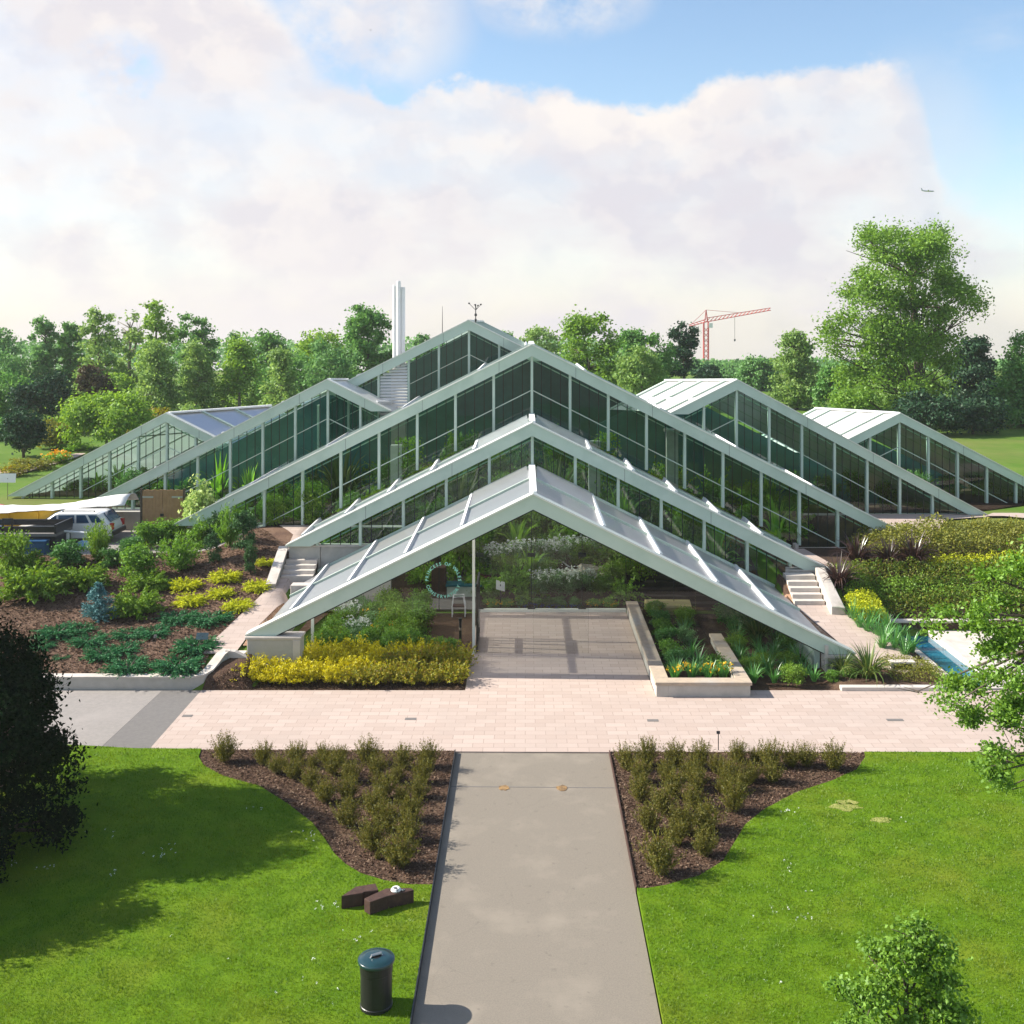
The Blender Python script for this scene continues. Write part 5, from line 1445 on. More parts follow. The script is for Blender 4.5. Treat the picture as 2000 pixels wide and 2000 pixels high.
shift(MB().add([(-10.30, 43.86, 1.625), (-9.90, 43.86, 1.625), (-9.90, 46.24, 2.645), (-10.30, 46.24, 2.645), (-10.30, 43.86, 1.68), (-9.90, 43.86, 1.68), (-9.90, 46.24, 2.70), (-10.30, 46.24, 2.70)], [(3, 2, 1, 0), (4, 5, 6, 7), (0, 1, 5, 4), (1, 2, 6, 5), (2, 3, 7, 6), (3, 0, 4, 7)]), lw).build('coping', MT['concrete_cap'], lw)
steps('garden_steps', 'sunlit pale concrete steps at the top of the ramp on the pond side', [(10.65, 11.85, 43.75 + .36 * k, 45.75, .4, .86 + .17 * (k + 1)) for k in range(5)])
rw2 = empty('stair_wall', (12.1, 44, .8), 'sunlit pale side wall beside the steps at the top of the right ramp', 'wall')
shift(MB().add([(11.9, 43.0, .4), (12.45, 43.0, .4), (12.3, 45.4, .8), (11.9, 45.4, .8), (11.9, 43.0, 1.0), (12.45, 43.0, .95), (12.3, 45.4, 2.0), (11.9, 45.4, 2.0)], [(3, 2, 1, 0), (4, 5, 6, 7), (0, 1, 5, 4), (1, 2, 6, 5), (2, 3, 7, 6), (3, 0, 4, 7)]), rw2).build('wall', MT['concrete_cap'], rw2, bevel=.03)
thing_mesh(MB().box(10.35, 14.15, 36.18, 36.46, -.1, .10), 'kerb', MT['concrete_cap'], 'low pale kerb in front of the striped flax on the right', 'kerb')
thing_mesh(MB().box(14.16, 14.40, 36.2, 43.25, -.6, .08), 'pond_kerb', MT['concrete_cap'], 'pale kerb along the near edge of the blue pond channel', 'kerb')
thing_mesh(MB().box(14.40, 15.72, 36.3, 36.6, -.6, .04), 'pond_kerb', MT['concrete_cap'], 'pale kerb across the end of the blue pond channel at the paving', 'kerb')
thing_mesh(MB().box(15.72, 15.98, 36.6, 43.2, -.6, .03), 'pond_kerb', MT['concrete_cap'], 'pale kerb of the blue pond channel on the terrace side', 'kerb')
thing_mesh(MB().box(14.2, 30, 43.27, 43.5, -.6, .30), 'pond_wall', MT['soil'], 'dark wall at the head of the pond under the hedges', 'wall')
thing_mesh(MB().box(14.2, 30, 43.2, 43.56, .30, .38), 'wall_coping', MT['concrete_cap'], 'pale coping on the dark wall at the head of the pond', 'coping')
thing_mesh(MB().box(12.2, 12.36, 50.0, 50.5, 1.2, 2.0).box(12.36, 14.6, 50.06, 50.22, 1.2, 1.72), 'low_wall', MT['concrete_cap'], 'low white wall and end post behind the purple flax', 'wall')
p = GP(1762, 1312)
wl = empty('wall_light', (p.x, p.y, p.z), 'small white hooded ground light box at the ramp foot beside the striped flax', 'light')
MB().box(-.42, .42, -.12, .2, -.05, .06).box(-.42, .42, -.12, .2, .30, .36).box(-.42, -.34, -.12, .2, .06, .30).box(.34, .42, -.12, .2, .06, .30).build('housing', MT['concrete_cap'], wl)
MB().box(-.33, .33, .0, .1, .065, .295).build('lens', MT['black'], wl)
thing_mesh(MB().box(-34, -18.5, 53.8, 54.1, 1.5, 2.85), 'yard_wall', MT['concrete'], 'plain grey wall along the yard behind the parked car', 'wall')
thing_mesh(MB().box(-18.4, -14.1, 53.8, 54.1, 1.5, 2.9), 'yard_wall', MT['concrete'], 'pale grey wall between the parked car and the wooden gate', 'wall')

# ================================================================ OBJECTS ON THE LAWN
b0 = GZ(735, 1968, .0)
bn = empty('litter_bin', (b0.x, b0.y, .03), 'dark green cylindrical litter bin with a domed lid on the lawn beside the path', 'bin')
MB().lathe([(.265, 0), (.285, .01), (.285, .06), (.275, .07), (.275, .62), (.285, .63), (.29, .80), (.29, .815)], 40).build('body', MT['black'], bn, smooth=False)
lid_m = surf('bin_lid_green', (.008, .040, .045), (.006, .030, .034), 8, .28, 0, spec=.6, coat=.4)
ld = MB().lathe([(.318, .79), (.322, .80), (.322, .835), (.310, .85), (.296, .846), (.29, .852), (.20, .868), (.09, .876), (.02, .878)], 48).build('lid', lid_m, bn, smooth=True)
hn = MB()
aa = R(28)
d = Vector((math.cos(aa), math.sin(aa), 0))
hn.tube([-d * .10 + Vector((0, 0, .868)), -d * .09 + Vector((0, 0, .905)), d * .09 + Vector((0, 0, .905)), d * .10 + Vector((0, 0, .868))], .024, 8)
hn.build('handle', MT['steel'], ld)
rc = MB(); rc.lathe([(.085, .876), (.078, .8785), (.06, .879)], 24); rc.build('handle_recess', MT['black'], ld)

def sleeper(label, pts, zt, zb, name='timber_block'):
    o = empty(name, (pts[0][0], pts[0][1], .03), label, 'timber block')
    m = MB(); n = len(pts)
    vs = [(x - pts[0][0], y - pts[0][1], zb) for x, y in pts] + [(x - pts[0][0], y - pts[0][1], zt) for x, y in pts]
    m.add(vs, [tuple(range(n))[::-1], tuple(range(n, 2 * n))] + [(i, (i + 1) % n, n + (i + 1) % n, n + i) for i in range(n)])
    m.build('body', MT['dark_wood'], o, bevel=.012)
    return o
def zb7(x, y, z=.0): # in the close look at 640..840 x 1680..2000
    return tuple(GZ(640 + x * .16556, 1680 + y * .16556, z).xy)
Z1 = .30
t1 = sleeper('long dark old timber block lying on the lawn, the plain one farther from the path', [zb7(160, 425, Z1), zb7(415, 385, Z1), zb7(425, 372, Z1), zb7(600, 352, Z1), zb7(565, 272, Z1), zb7(330, 310, Z1)], Z1 - .03, 0)
t2 = sleeper('dark old timber block carrying a white coil, on the lawn nearest the path', [zb7(500, 495, Z1), zb7(700, 425, Z1), zb7(1018, 350, Z1), zb7(985, 325, Z1), zb7(690, 330, Z1), zb7(430, 450, Z1)], Z1 - .03, 0)
c = GZ(640 + 805 * .16556, 1680 + 360 * .16556, Z1)
cl = MB()
for k in range(2):
    r = .085 - .02 * k
    cl.tube([(c.x + math.cos(t) * r, c.y + math.sin(t) * r * 1.05, Z1 + .022 + .025 * k) for t in np.linspace(0, 6.283, 22)], .022, 7, cap=False)
cl.tube([(c.x + .09, c.y + .02, Z1 + .02), (c.x + .15, c.y - .02, Z1 + .015), (c.x + .17, c.y + .03, Z1 + .012)], .014, 6)
tag(cl.build('cord_coil', MT['white_paint'], smooth=True), 'small white coil lying on the timber block nearest the path', 'coil')

# small labels and signs
def stake_sign(name, px, py, lift, w, h, label, face, tilt=55, post=None):
    p = GP(px, py)
    o = empty(name, tuple(p), label, 'sign')
    MB().tube([(0, 0, -.1), (0, 0, lift)], .014, 6).build('post', post or MT['black'], o)
    m = MB(); c_, s_ = math.cos(R(tilt)), math.sin(R(tilt))
    m.add([(x, y * c_ - t * s_, lift + y * s_ + t * c_) for t in (0, -.012) for x, y in ((-w / 2, -h / 2), (w / 2, -h / 2), (w / 2, h / 2), (-w / 2, h / 2))],
          [(3, 2, 1, 0), (4, 5, 6, 7), (0, 1, 5, 4), (1, 2, 6, 5), (2, 3, 7, 6), (3, 0, 4, 7)])
    m.build('plate', face, o)
    return o
lab_m = surf('engraved_label', (.03, .06, .08), (.05, .09, .11), 9, .4)
stake_sign('plant_label', 395, 1266, .42, .42, .24, 'dark plant label plate on a stake among the junipers near the ramp', lab_m, 60)
stake_sign('plant_label', 1403, 1474, .62, .10, .08, 'tiny black plant label on a stem rising above the right shrub bed', MT['black'], 70)
stake_sign('plant_label', 303, 1262, .35, .10, .12, 'tiny plant label stake in the bare soil of the sloping bed', MT['tarmac_dark'], 70)
stake_sign('notice_board', 15, 976, 1.2, .9, .5, 'white notice on a post in the grass left of the end gable', MT['white_paint'], 80, MT['bark'])

# ================================================================ YARD: CAR, TRAILER, SKIP, GATE
def car(loc, rz, label):
    o = empty('estate_car', loc, label, 'car', rz=rz)
    paint = surf('white_car_paint', (.74, .73, .70), (.70, .69, .66), 1, .3, 0, spec=.5, coat=.6)
    W = .84
    body = MB()
    # lower body: side outline swept across with a slight tumblehome, rear at +x
    low = [(-2.20, .32), (-2.24, .55), (-2.16, .76), (-1.2, .90), (2.10, .93), (2.20, .70), (2.22, .36), (1.75, .26), (-1.8, .26)]
    def loft(sections):
        n = len(sections[0][1]); vs = []; fs = []
        for y, prof in sections: vs += [(x, y, z) for x, z in prof]
        for i in range(len(sections) - 1):
            for k in range(n): fs.append((i * n + k, i * n + (k + 1) % n, (i + 1) * n + (k + 1) % n, (i + 1) * n + k))
        fs.append(tuple(range(n))[::-1]); fs.append(tuple((len(sections) - 1) * n + k for k in range(n)))
        return vs, fs
    inner = [(x * .985, z + (0 if z < .6 else -.01)) for x, z in low]
    body.add(*loft([(-W, inner), (-W * .96, low), (W * .96, low), (W, inner)]))
    cab = [(-1.10, .90), (-.42, 1.36), (-.20, 1.42), (1.55, 1.43), (1.72, 1.38), (2.10, .92)]
    cabi = [(-1.00, .90), (-.36, 1.33), (-.18, 1.38), (1.50, 1.39), (1.62, 1.35), (2.02, .92)]
    body.add(*loft([(-W * .97, cabi[:1] + [(-.38, 1.31), (-.2, 1.36), (1.5, 1.37), (1.63, 1.33)] + cabi[-1:]), (-W * .80, cab), (W * .80, cab), (W * .97, cabi[:1] + [(-.38, 1.31), (-.2, 1.36), (1.5, 1.37), (1.63, 1.33)] + cabi[-1:])]))
    body.build('body', paint, o, bevel=.02)
    gl = surf('car_glass', (.03, .09, .17), (.02, .05, .10), 2, .06, 0, spec=.6)
    for s in (-1, 1):
        for poly in ([(-.88, .95), (-.36, 1.29), (-.30, 1.29), (-.30, .95)], [(-.20, .95), (-.20, 1.30), (.52, 1.31), (.52, .95)], [(.62, .95), (.62, 1.31), (1.02, 1.31), (1.20, .95)], [(1.32, .97), (1.14, 1.31), (1.52, 1.31), (1.86, .97)]):
            m = MB()
            # the window leans in with the cabin side
            def yy(z): return s * (W * .97 + .006 + .012)
            m.add([(x, yy(z), z) for x, z in poly] + [(x, yy(z) - s * .03, z) for x, z in poly], [(0, 1, 2, 3), (7, 6, 5, 4), (0, 4, 5, 1), (1, 5, 6, 2), (2, 6, 7, 3), (3, 7, 4, 0)])
            m.build('window', gl, o)
    MB().add([(-1.05, -W * .72, .93), (-1.05, W * .72, .93), (-.46, W * .66, 1.34), (-.46, -W * .66, 1.34), (-1.09, -W * .72, .945), (-1.09, W * .72, .945), (-.50, W * .66, 1.355), (-.50, -W * .66, 1.355)], [(0, 1, 2, 3), (7, 6, 5, 4), (0, 4, 5, 1), (1, 5, 6, 2), (2, 6, 7, 3), (3, 7, 4, 0)]).build('windscreen', gl, o)
    MB().add([(2.085, -W * .7, .97), (2.085, W * .7, .97), (1.75, W * .66, 1.36), (1.75, -W * .66, 1.36), (2.115, -W * .7, .985), (2.115, W * .7, .985), (1.78, W * .66, 1.375), (1.78, -W * .66, 1.375)], [(3, 2, 1, 0), (4, 5, 6, 7), (0, 1, 5, 4), (1, 2, 6, 5), (2, 3, 7, 6), (3, 0, 4, 7)]).build('rear_window', gl, o)
    red = surf('tail_light_red', (.45, .02, .02), (.35, .015, .02), 3, .25)
    for s in (-1, 1):
        MB().box(2.03, 2.24, s * W * .78 - .10, s * W * .78 + .13 * 1, .62, .92).build('tail_light', red, o, bevel=.015)
        for x in (-1.40, 1.38):
            w = MB().lathe([(.20, -.10), (.30, -.09), (.315, -.05), (.315, .05), (.30, .09), (.20, .10)], 20)
            w.v = [(x_, z_, y_) for x_, y_, z_ in w.v]
            t = w.build('tyre', MT['black'], o); t.location = (x, s * (W - .10), .31)
            r = MB().lathe([(.03, -.085), (.19, -.08), (.195, .08), (.03, .085)], 16); r.v = [(x_, z_ * 1.2, y_) for x_, y_, z_ in r.v]
            r.build('rim', MT['steel'], t)
        MB().bar((-.1, s * .62, 1.47), (1.4, s * .62, 1.47), .03).box(-.1, -.05, s * .62 - .015, s * .62 + .015, 1.40, 1.46).box(1.35, 1.4, s * .62 - .015, s * .62 + .015, 1.40, 1.46).build('roof_rail', MT['black'], o)
    MB().box(2.10, 2.32, -W * .94, W * .94, .36, .56).build('bumper', MT['black'], o, bevel=.03)
    MB().box(-2.34, -2.12, -W * .94, W * .94, .34, .54).build('bumper', MT['black'], o, bevel=.03)
    MB().box(-2.245, -2.19, -.6, .6, .58, .72).build('grille', MT['black'], o)
    return o
pc = P(229, 1058, 51.0)
car((pc.x - 2.25, 51.2, 1.96), 0, 'white estate car with blue tinted windows parked in the yard behind the trailer')

tr_ = empty('flat_trailer', (-22.6, 49.3, 1.96), 'long dark flat trailer with raised rails parked in front of the white car', 'trailer')
m = MB(); m.box(-3.6, 2.05, -.9, .9, .72, .84); m.build('deck', MT['tarmac_dark'], tr_)
m = MB()
for y in (-.92, .92): m.box(-3.6, 2.05, y - .03, y + .03, .90, 1.16)
m.box(1.98, 2.06, -.9, .9, .84, 1.24); m.build('side_board', MT['black'], tr_)
m = MB()
for x in (-.25, .15): m.box(x - .03, x + .03, -.95, -.89, .3, 1.52)
m.box(-.28, .18, -.94, -.90, 1.46, 1.52); m.build('rail_frame', MT['black'], tr_)
MB().box(.8, 2.0, -.80, .80, .12, .715).build('tool_box', MT['black'], tr_)
for x in (-2.6, -1.5):
    for s in (-1, 1):
        w = MB().lathe([(.18, -.11), (.33, -.10), (.34, 0), (.33, .10), (.18, .11)], 18); w.v = [(a, c_, b) for a, b, c_ in w.v]
        t = w.build('tyre', MT['black'], tr_); t.location = (x, s * .72, .34)
MB().tube([(2.05, 0, .78), (3.1, 0, .70)], .05, 6).box(2.16, 2.26, -.05, .05, .0, .7).build('drawbar', MT['white_paint'], tr_)
blue_m = surf('blue_plastic', (.03, .10, .22), (.025, .08, .18), 2, .4)
p = P(72, 1086, 48.4)
thing_mesh(MB().box(-.5, .5, -.35, .35, 0, .55).box(-.54, .54, -.39, .39, .55, .62).box(-.35, -.15, -.40, -.36, .30, .36).box(.15, .35, -.40, -.36, .30, .36), 'blue_crate', blue_m, 'dark blue lidded crate on the ground at the end of the trailer', 'crate').location = (p.x, 48.4, ground_z(p.x, 48.4) + .04)
lb = surf('pale_blue_sheet', (.30, .48, .68), (.22, .38, .58), 3, .6, .3, 6)
rng = np.random.default_rng(8)
def sheet(name, x0, x1, y0, y1, zf, mat, label, cat, n=14):
    V = []; F = []
    for j in range(n):
        for i in range(n):
            u, v = i / (n - 1), j / (n - 1)
            x, y = lerp(x0, x1, u), lerp(y0, y1, v)
            V.append((x, y, zf(u, v) + mnoise.noise((x * 2.1, y * 2.1, 3)) * .06))
    for j in range(n - 1):
        for i in range(n - 1): F.append((j * n + i, j * n + i + 1, (j + 1) * n + i + 1, (j + 1) * n + i))
    me = np_mesh(name, V, F); o = link(name, me, mat, smooth=True)
    sm = o.modifiers.new('thick', 'SOLIDIFY'); sm.thickness = .02
    return tag(o, label, cat)
sheet('blue_sheet', -25.0, -23.6, 48.6, 49.9, lambda u, v: 2.90 + .22 * math.sin(u * 3.1) * math.sin(v * 3.1), lb, 'pale blue sheet bunched on the trailer deck at the frame edge', 'sheet')
p = GP(165, 1070)
sheet('blue_sheet', p.x - .55, p.x + .45, p.y - .3, p.y + .4, lambda u, v: p.z + .06 + .28 * math.sin(u * 3.1) * math.sin(v * 3.1), lb, 'small pale blue sheet on the ground behind the cone conifer', 'sheet', 10)
yel_m = surf('yellow_steel', (.62, .36, .02), (.52, .30, .02), 1.5, .5, c3=(.40, .25, .04), s3=1.0)
sk = empty('yellow_skip', (-23.2, 52.6, 1.96), 'long yellow skip heaped under a white sheet behind the car', 'skip')
MB().add([(-3.6, -.75, .1), (2.9, -.75, .1), (2.9, .75, .1), (-3.6, .75, .1), (-4.2, -.85, 1.0), (3.3, -.85, 1.42), (3.3, .85, 1.42), (-4.2, .85, 1.0)], [(3, 2, 1, 0), (4, 5, 6, 7), (0, 1, 5, 4), (1, 2, 6, 5), (2, 3, 7, 6), (3, 0, 4, 7)]).build('tub', yel_m, sk)
m = MB()
for x in (-2.4, -1.0, .4, 1.8): m.bar((x, -.80, .12), (x, -.87, 1.0 + (x + 4.2) * .05), .09, .05)
m.build('rib', yel_m, sk)
so = sheet('cover_sheet', -27.5, -18.7, 51.6, 53.5, lambda u, v: 2.90 + .62 * u ** .8 + .42 * math.sin(v * 3.14) * (.5 + .5 * math.sin(u * 7 + 1)), surf('white_sheet', (.80, .78, .74), (.72, .70, .66), 1, .7, .3, 5), 'white creased sheet pulled over the yellow skip', 'sheet', 22)
p = P(4, 1008, 53)
red_m = surf('red_paint', (.60, .05, .03), (.52, .045, .03), 2, .35, coat=.4)
rv = empty('red_tractor', (p.x - .7, 53.0, 1.96), 'red machine with a rounded bonnet cut off at the frame edge in the yard', 'machine')
MB().add(*(lambda s: ([(x, y, z) for y in (-.45, .45) for x, z in s], [tuple(range(len(s)))[::-1], tuple(range(len(s), 2 * len(s)))] + [(i, (i + 1) % len(s), len(s) + (i + 1) % len(s), len(s) + i) for i in range(len(s))]))([(-1.4, .5), (-1.4, 1.5), (-.2, 1.5), (.7, 1.28), (1.1, 1.05), (1.15, .55)])).build('bonnet', red_m, rv, bevel=.08)
for x, r in ((-.9, .55), (.75, .36)):
    for s in (-1, 1):
        w = MB().lathe([(r * .5, -.12), (r * .95, -.11), (r, 0), (r * .95, .11), (r * .5, .12)], 18); w.v = [(a, c_, b) for a, b, c_ in w.v]
        t = w.build('tyre', MT['black'], rv); t.location = (x, s * .58, r)
# wooden double gate
gx0, gx1 = P(278, 1000, 52).x, P(358, 1000, 52).x
gt_ = empty('wooden_gate', ((gx0 + gx1) / 2, 52, 1.95), 'brown boarded double gate with long strap hinges against the glass', 'gate')
hw = (gx1 - gx0) / 2
for s in (-1, 1):
    m = MB(); nb = 6
    for k in range(nb):
        a, b = s * .012 + s * (hw - .02) * k / nb, s * .012 + s * (hw - .02) * (k + 1) / nb - s * .006
        m.box(min(a, b), max(a, b), -.03, .03, .05, 2.22 + .02 * (k % 2 == 0))
    lf = m.build('leaf', MT['wood'], gt_)
    MB().box(min(s * hw * .98, s * hw * .45), max(s * hw * .98, s * hw * .45), -.05, -.032, 1.86, 1.94).box(min(s * hw * .98, s * hw * .5), max(s * hw * .98, s * hw * .5), -.05, -.032, .3, .37).build('hinge', MT['steel'], lf)
MB().box(-.10, .05, -.08, -.032, 1.0, 1.12).build('latch', MT['black'], gt_)
MB().box(-hw - .09, -hw - .005, -.05, .05, 0, 2.3).build('gate_post', MT['bark'], gt_)
MB().box(hw + .005, hw + .09, -.05, .05, 0, 2.3).build('gate_post', MT['bark'], gt_)
thing_mesh(MB().box(-1.05, 1.05, -.02, .02, 0, .95).box(-1.05, -.98, -.05, -.021, 0, .95).box(.98, 1.05, -.05, -.021, 0, .95).box(-.97, .97, -.045, -.021, .86, .93), 'board', surf('tan_board', (.40, .32, .17), (.34, .27, .14), 3, .7), 'tan board leaning on the low wall behind the yellow skip', 'board').location = (P(75, 990, 61.5).x, 61.45, 1.12)

# ================================================================ INSIDE THE GLASSHOUSE
fern = [strap_mesh(600 + s, 60, 1.1, .16, 1.2, LEAF['fern'], 5, .7) for s in range(2)]
fernb = [spray_mesh(610 + s, 60, 1.0, (5, 75), LEAF['fern'], .12, .35, 24, .5, .1, .1, .16, .5) for s in range(2)]
wflow = flower_mesh(620, 110, 1.0, .5, .88, .07, LEAF['white_fl'], 3)
bflow = flower_mesh(621, 70, .9, .25, .5, .07, LEAF['blue_fl'], 4)
yflow = flower_mesh(622, 60, .9, .45, .7, .075, LEAF['yellow_fl'], 4)
oflow = flower_mesh(623, 14, .8, .60, .80, .075, LEAF['yellow_fl'], 5)
irisl = strap_mesh(624, 110, .95, .045, .6, LEAF['strap_lush'])
silv = shrub_mesh(625, 1.0, .8, LEAF['silver'], 2000, .07, .45, 60, .10)
K = [0]
def inside(kind, x, y, z, s, label, group):
    K[0] += 1
    sh_ = {'bush': [('leafy_plant', lush[K[0] % 2]), ('stem', stemu)], 'dark': [('leafy_plant', lushd[K[0] % 2]), ('stem', stemu)], 'fern': [('fern', fernb[K[0] % 2])], 'palm': [('palm_plant', fern[K[0] % 2])],
           'white': [('flowering_plant', silv), ('blossom', wflow), ('stem', stemu)], 'silver': [('silver_plant', silv), ('stem', stemu)], 'blue': [('flowering_plant', lushd[K[0] % 2]), ('blossom', bflow)],
           'yellow': [('flowering_plant', lush[K[0] % 2]), ('blossom', yflow)], 'iris': [('iris_clump', irisl), ('blossom', oflow)], 'lily': [('lily_clump', straps[K[0] % 3])], 'flax': [('flax_clump', strapv)], 'pale': [('leafy_plant', olive_big), ('stem', stemu)]}[kind]
    return put_plant(sh_[0][0], (x, y, z), sh_, label, 'plant', group, scale=s)
# planter contents
for k, x in enumerate((4.95, 5.5, 6.05, 6.55)): inside('iris', x, 36.5 + .1 * (k % 2), .12, .78, f'golden yellow iris clump, {ORD[k]} from the entrance walk in the stone planter', 'iris clumps in the stone planter')
for k, (x, y, kd) in enumerate(((5.1, 37.3, 'lily'), (5.9, 37.4, 'lily'), (6.5, 37.5, 'bush'), (5.2, 38.2, 'dark'), (6.0, 38.4, 'lily'), (5.1, 39.2, 'bush'), (5.9, 39.4, 'lily'), (5.2, 40.9, 'dark'), (6.0, 41.2, 'silver'), (5.2, 42.0, 'bush'), (6.1, 42.4, 'lily'), (5.3, 43.4, 'dark'), (6.3, 43.6, 'pale'), (5.3, 44.8, 'bush'))):
    inside(kd, x, y, .12, (.85, .85, .75), f'green foliage plant, {ORD[k]} back from the golden irises in the stone planter', 'foliage plants in the stone planter')
# left bed behind the entrance glass
k = 0
for y, xs_ in ((40.9, (-7.1, -6.3, -5.5, -4.7)), (41.9, (-7.3, -6.4, -5.4, -4.5)), (43.0, (-7.2, -6.2, -5.2, -4.3)), (43.9, (-7.0, -6.0, -5.0, -4.2)), (45.4, (-6.8, -5.6, -4.4))):
    for i, x in enumerate(xs_):
        kd = ('pale', 'bush', 'silver', 'pale', 'bush', 'white', 'yellow')[k % 7] if y > 41.5 else ('pale', 'silver', 'bush', 'pale')[i]
        inside(kd, x, y, -.1, (1.15, 1.1, 1.0 + .25 * (y - 40.9) / 4), f'leafy plant behind the entrance glass, {ORD[i]} from the gable foot, {ORD[int((y - 40.4) / 1.1)]} row back', 'plants behind the left half of the entrance glass')
        k += 1
# plants right of the planter under the roof
for k, (x, y, kd) in enumerate(((7.9, 41.3, 'lily'), (8.7, 41.6, 'flax'), (9.4, 41.5, 'lily'), (8.2, 42.7, 'dark'), (9.1, 43.0, 'lily'), (8.0, 44.2, 'dark'), (9.0, 44.6, 'bush'))):
    inside(kd, x, y, .02, (.95, .95, .9), f'dark green plant under the right roof slope, {ORD[k]} in from the gable foot', 'plants under the right roof slope')
# the central bank behind the lobby screen
for k, x in enumerate((-1.4, -.8)): inside('yellow', x, 46.75, -.1, (.75, .6, .55), f'yellow flowered plant by the white notice, {("first", "second")[k]} behind the door', 'yellow flowers at the bank edge')
for k, x in enumerate((-.1, .5, 1.0, 1.5, 2.1)): inside('blue', x, 46.75, -.1, (.75, .6, .6), f'blue flowered edging plant, {ORD[k]} from the yellow flowers', 'blue flowers at the bank edge')
for k, x in enumerate((2.9, 3.6)): inside('yellow', x, 46.8, -.1, (.8, .7, .5), f'orange yellow flowered plant at the bank edge, {("first", "second")[k]} from the blue ones', 'yellow flowers at the bank edge')
for k, (x, y, s) in enumerate(((.7, 47.5, 1.2), (1.7, 47.6, 1.25), (2.5, 47.8, 1.1))): inside('white', x, y, ground_z(x, y), (s, s, s * 1.0), f'white flowered silver plant, {ORD[k]} from the big fern', 'white flowered plants behind the blue edging')
for k, (x, y, kd, s) in enumerate(((-1.5, 47.3, 'bush', .9), (.1, 47.2, 'fern', .9), (3.3, 47.6, 'bush', 1.0), (4.2, 47.2, 'fern', 1.2), (3.9, 48.2, 'pale', 1.2), (-1.7, 48.4, 'fern', 1.2), (1.0, 48.7, 'bush', 1.0), (.4, 49.2, 'lily', 1.2), (-.9, 48.8, 'pale', 1.1),
                                        (2.6, 49.9, 'bush', 1.2), (3.6, 50.0, 'fern', 1.5), (4.8, 48.9, 'dark', 1.6), (-2.2, 47.6, 'pale', .9), (1.6, 51.6, 'fern', 1.7), (-.4, 51.4, 'palm', 1.6), (.6, 52.6, 'bush', 2.0), (-1.6, 52.0, 'bush', 1.8))):
    inside(kd, x, y, ground_z(x, y), (s, s, s * .95), f'green bank plant behind the lobby screen, {ORD[min(15, k)]} counted from the door upward', 'green plants on the inner bank')
inside('fern', -.6, 47.6, ground_z(-.6, 47.6), (1.5, 1.5, 1.9), 'large bright green tree fern behind the lobby screen', 'ferns on the bank')
inside('palm', .2, 48.6, ground_z(.2, 48.6), (1.2, 1.2, 1.3), 'broad fern behind the large tree fern', 'ferns on the bank')
for k, (x, y) in enumerate(((-1.2, 49.6), (-.2, 50.0), (.9, 50.2), (1.9, 50.4), (2.8, 50.6), (-2.3, 49.4))): inside('white', x, y, ground_z(x, y), (1.3, 1.3, 1.25), f'white flowered bush in the upper drift, {ORD[k]} counted along it', 'upper drift of white flowers')
inside('palm', 2.2, 52.4, ground_z(2.2, 52.4), (2.0, 2.0, 2.6), 'dark arching palm at the top of the bank under the ridge', 'palms on the bank')
cnt = 0
rr = random.Random(11)
for y in (48.6, 50.8, 52.8, 55.0, 58.0, 61.5, 65.5):
    half = {48.6: 9.5, 50.8: 12.5, 52.8: 13.5, 55.0: 14, 58.0: 14.5, 61.5: 13, 65.5: 12}[y]
    n_ = int(half * 2 / (1.9 if y < 56 else 2.8))
    for i in range(n_):
        x = -half + 2 * half * (i + .5) / n_ + rr.uniform(-.5, .5)
        if y < 51.5 and -2.8 < x < 3.6: continue
        roof_h = lz(x, (.3, 7.7, .5, .5)) if y < 50.4 else lz(x, (.3, 10.6, .505, .505))
        top = roof_h - ground_z(x, y)
        hgt = min(top * .8, rr.uniform(1.2, 3.2) if y < 53 else rr.uniform(1.6, 4.4))
        if hgt < .5: continue
        kd = rr.choice(('bush', 'pale', 'pale', 'palm', 'fern', 'flax', 'bush', 'yellow') if y < 54 else ('bush', 'dark', 'pale', 'palm', 'fern', 'flax', 'dark', 'dark'))
        w_ = min(1.9, max(.9, hgt * .75))
        side = 'left' if x < .3 else 'right'
        inside(kd, x, y + rr.uniform(-.4, .4), ground_z(x, y) - .05, (w_, w_, hgt), f'indoor plant seen through the glass, {ORD[min(15, i)]} along planting line {ORD[int((y - 48) / 2.6)]} of the house', 'plants growing inside the glasshouse')
        cnt += 1
for gname, x0, x1, y, hm, side in (('left', -22, -12.5, 59.5, 2.6, 'second left'), ('far left', -27, -19, 64.5, 2.0, 'far left'), ('right', 12, 22, 59.5, 2.6, 'second right'), ('far right', 19, 29, 64.5, 2.0, 'far right')):
    for i in range(6):
        x = lerp(x0, x1, (i + .5) / 6); h_ = hm * rr.uniform(.55, 1.0)
        inside(rr.choice(('bush', 'dark', 'palm', 'dark')), x, y, ground_z(x, y), (1.5, 1.3, h_), f'plant inside the {side} gable, {ORD[i]} from its left end', f'plants inside the {side} gable')
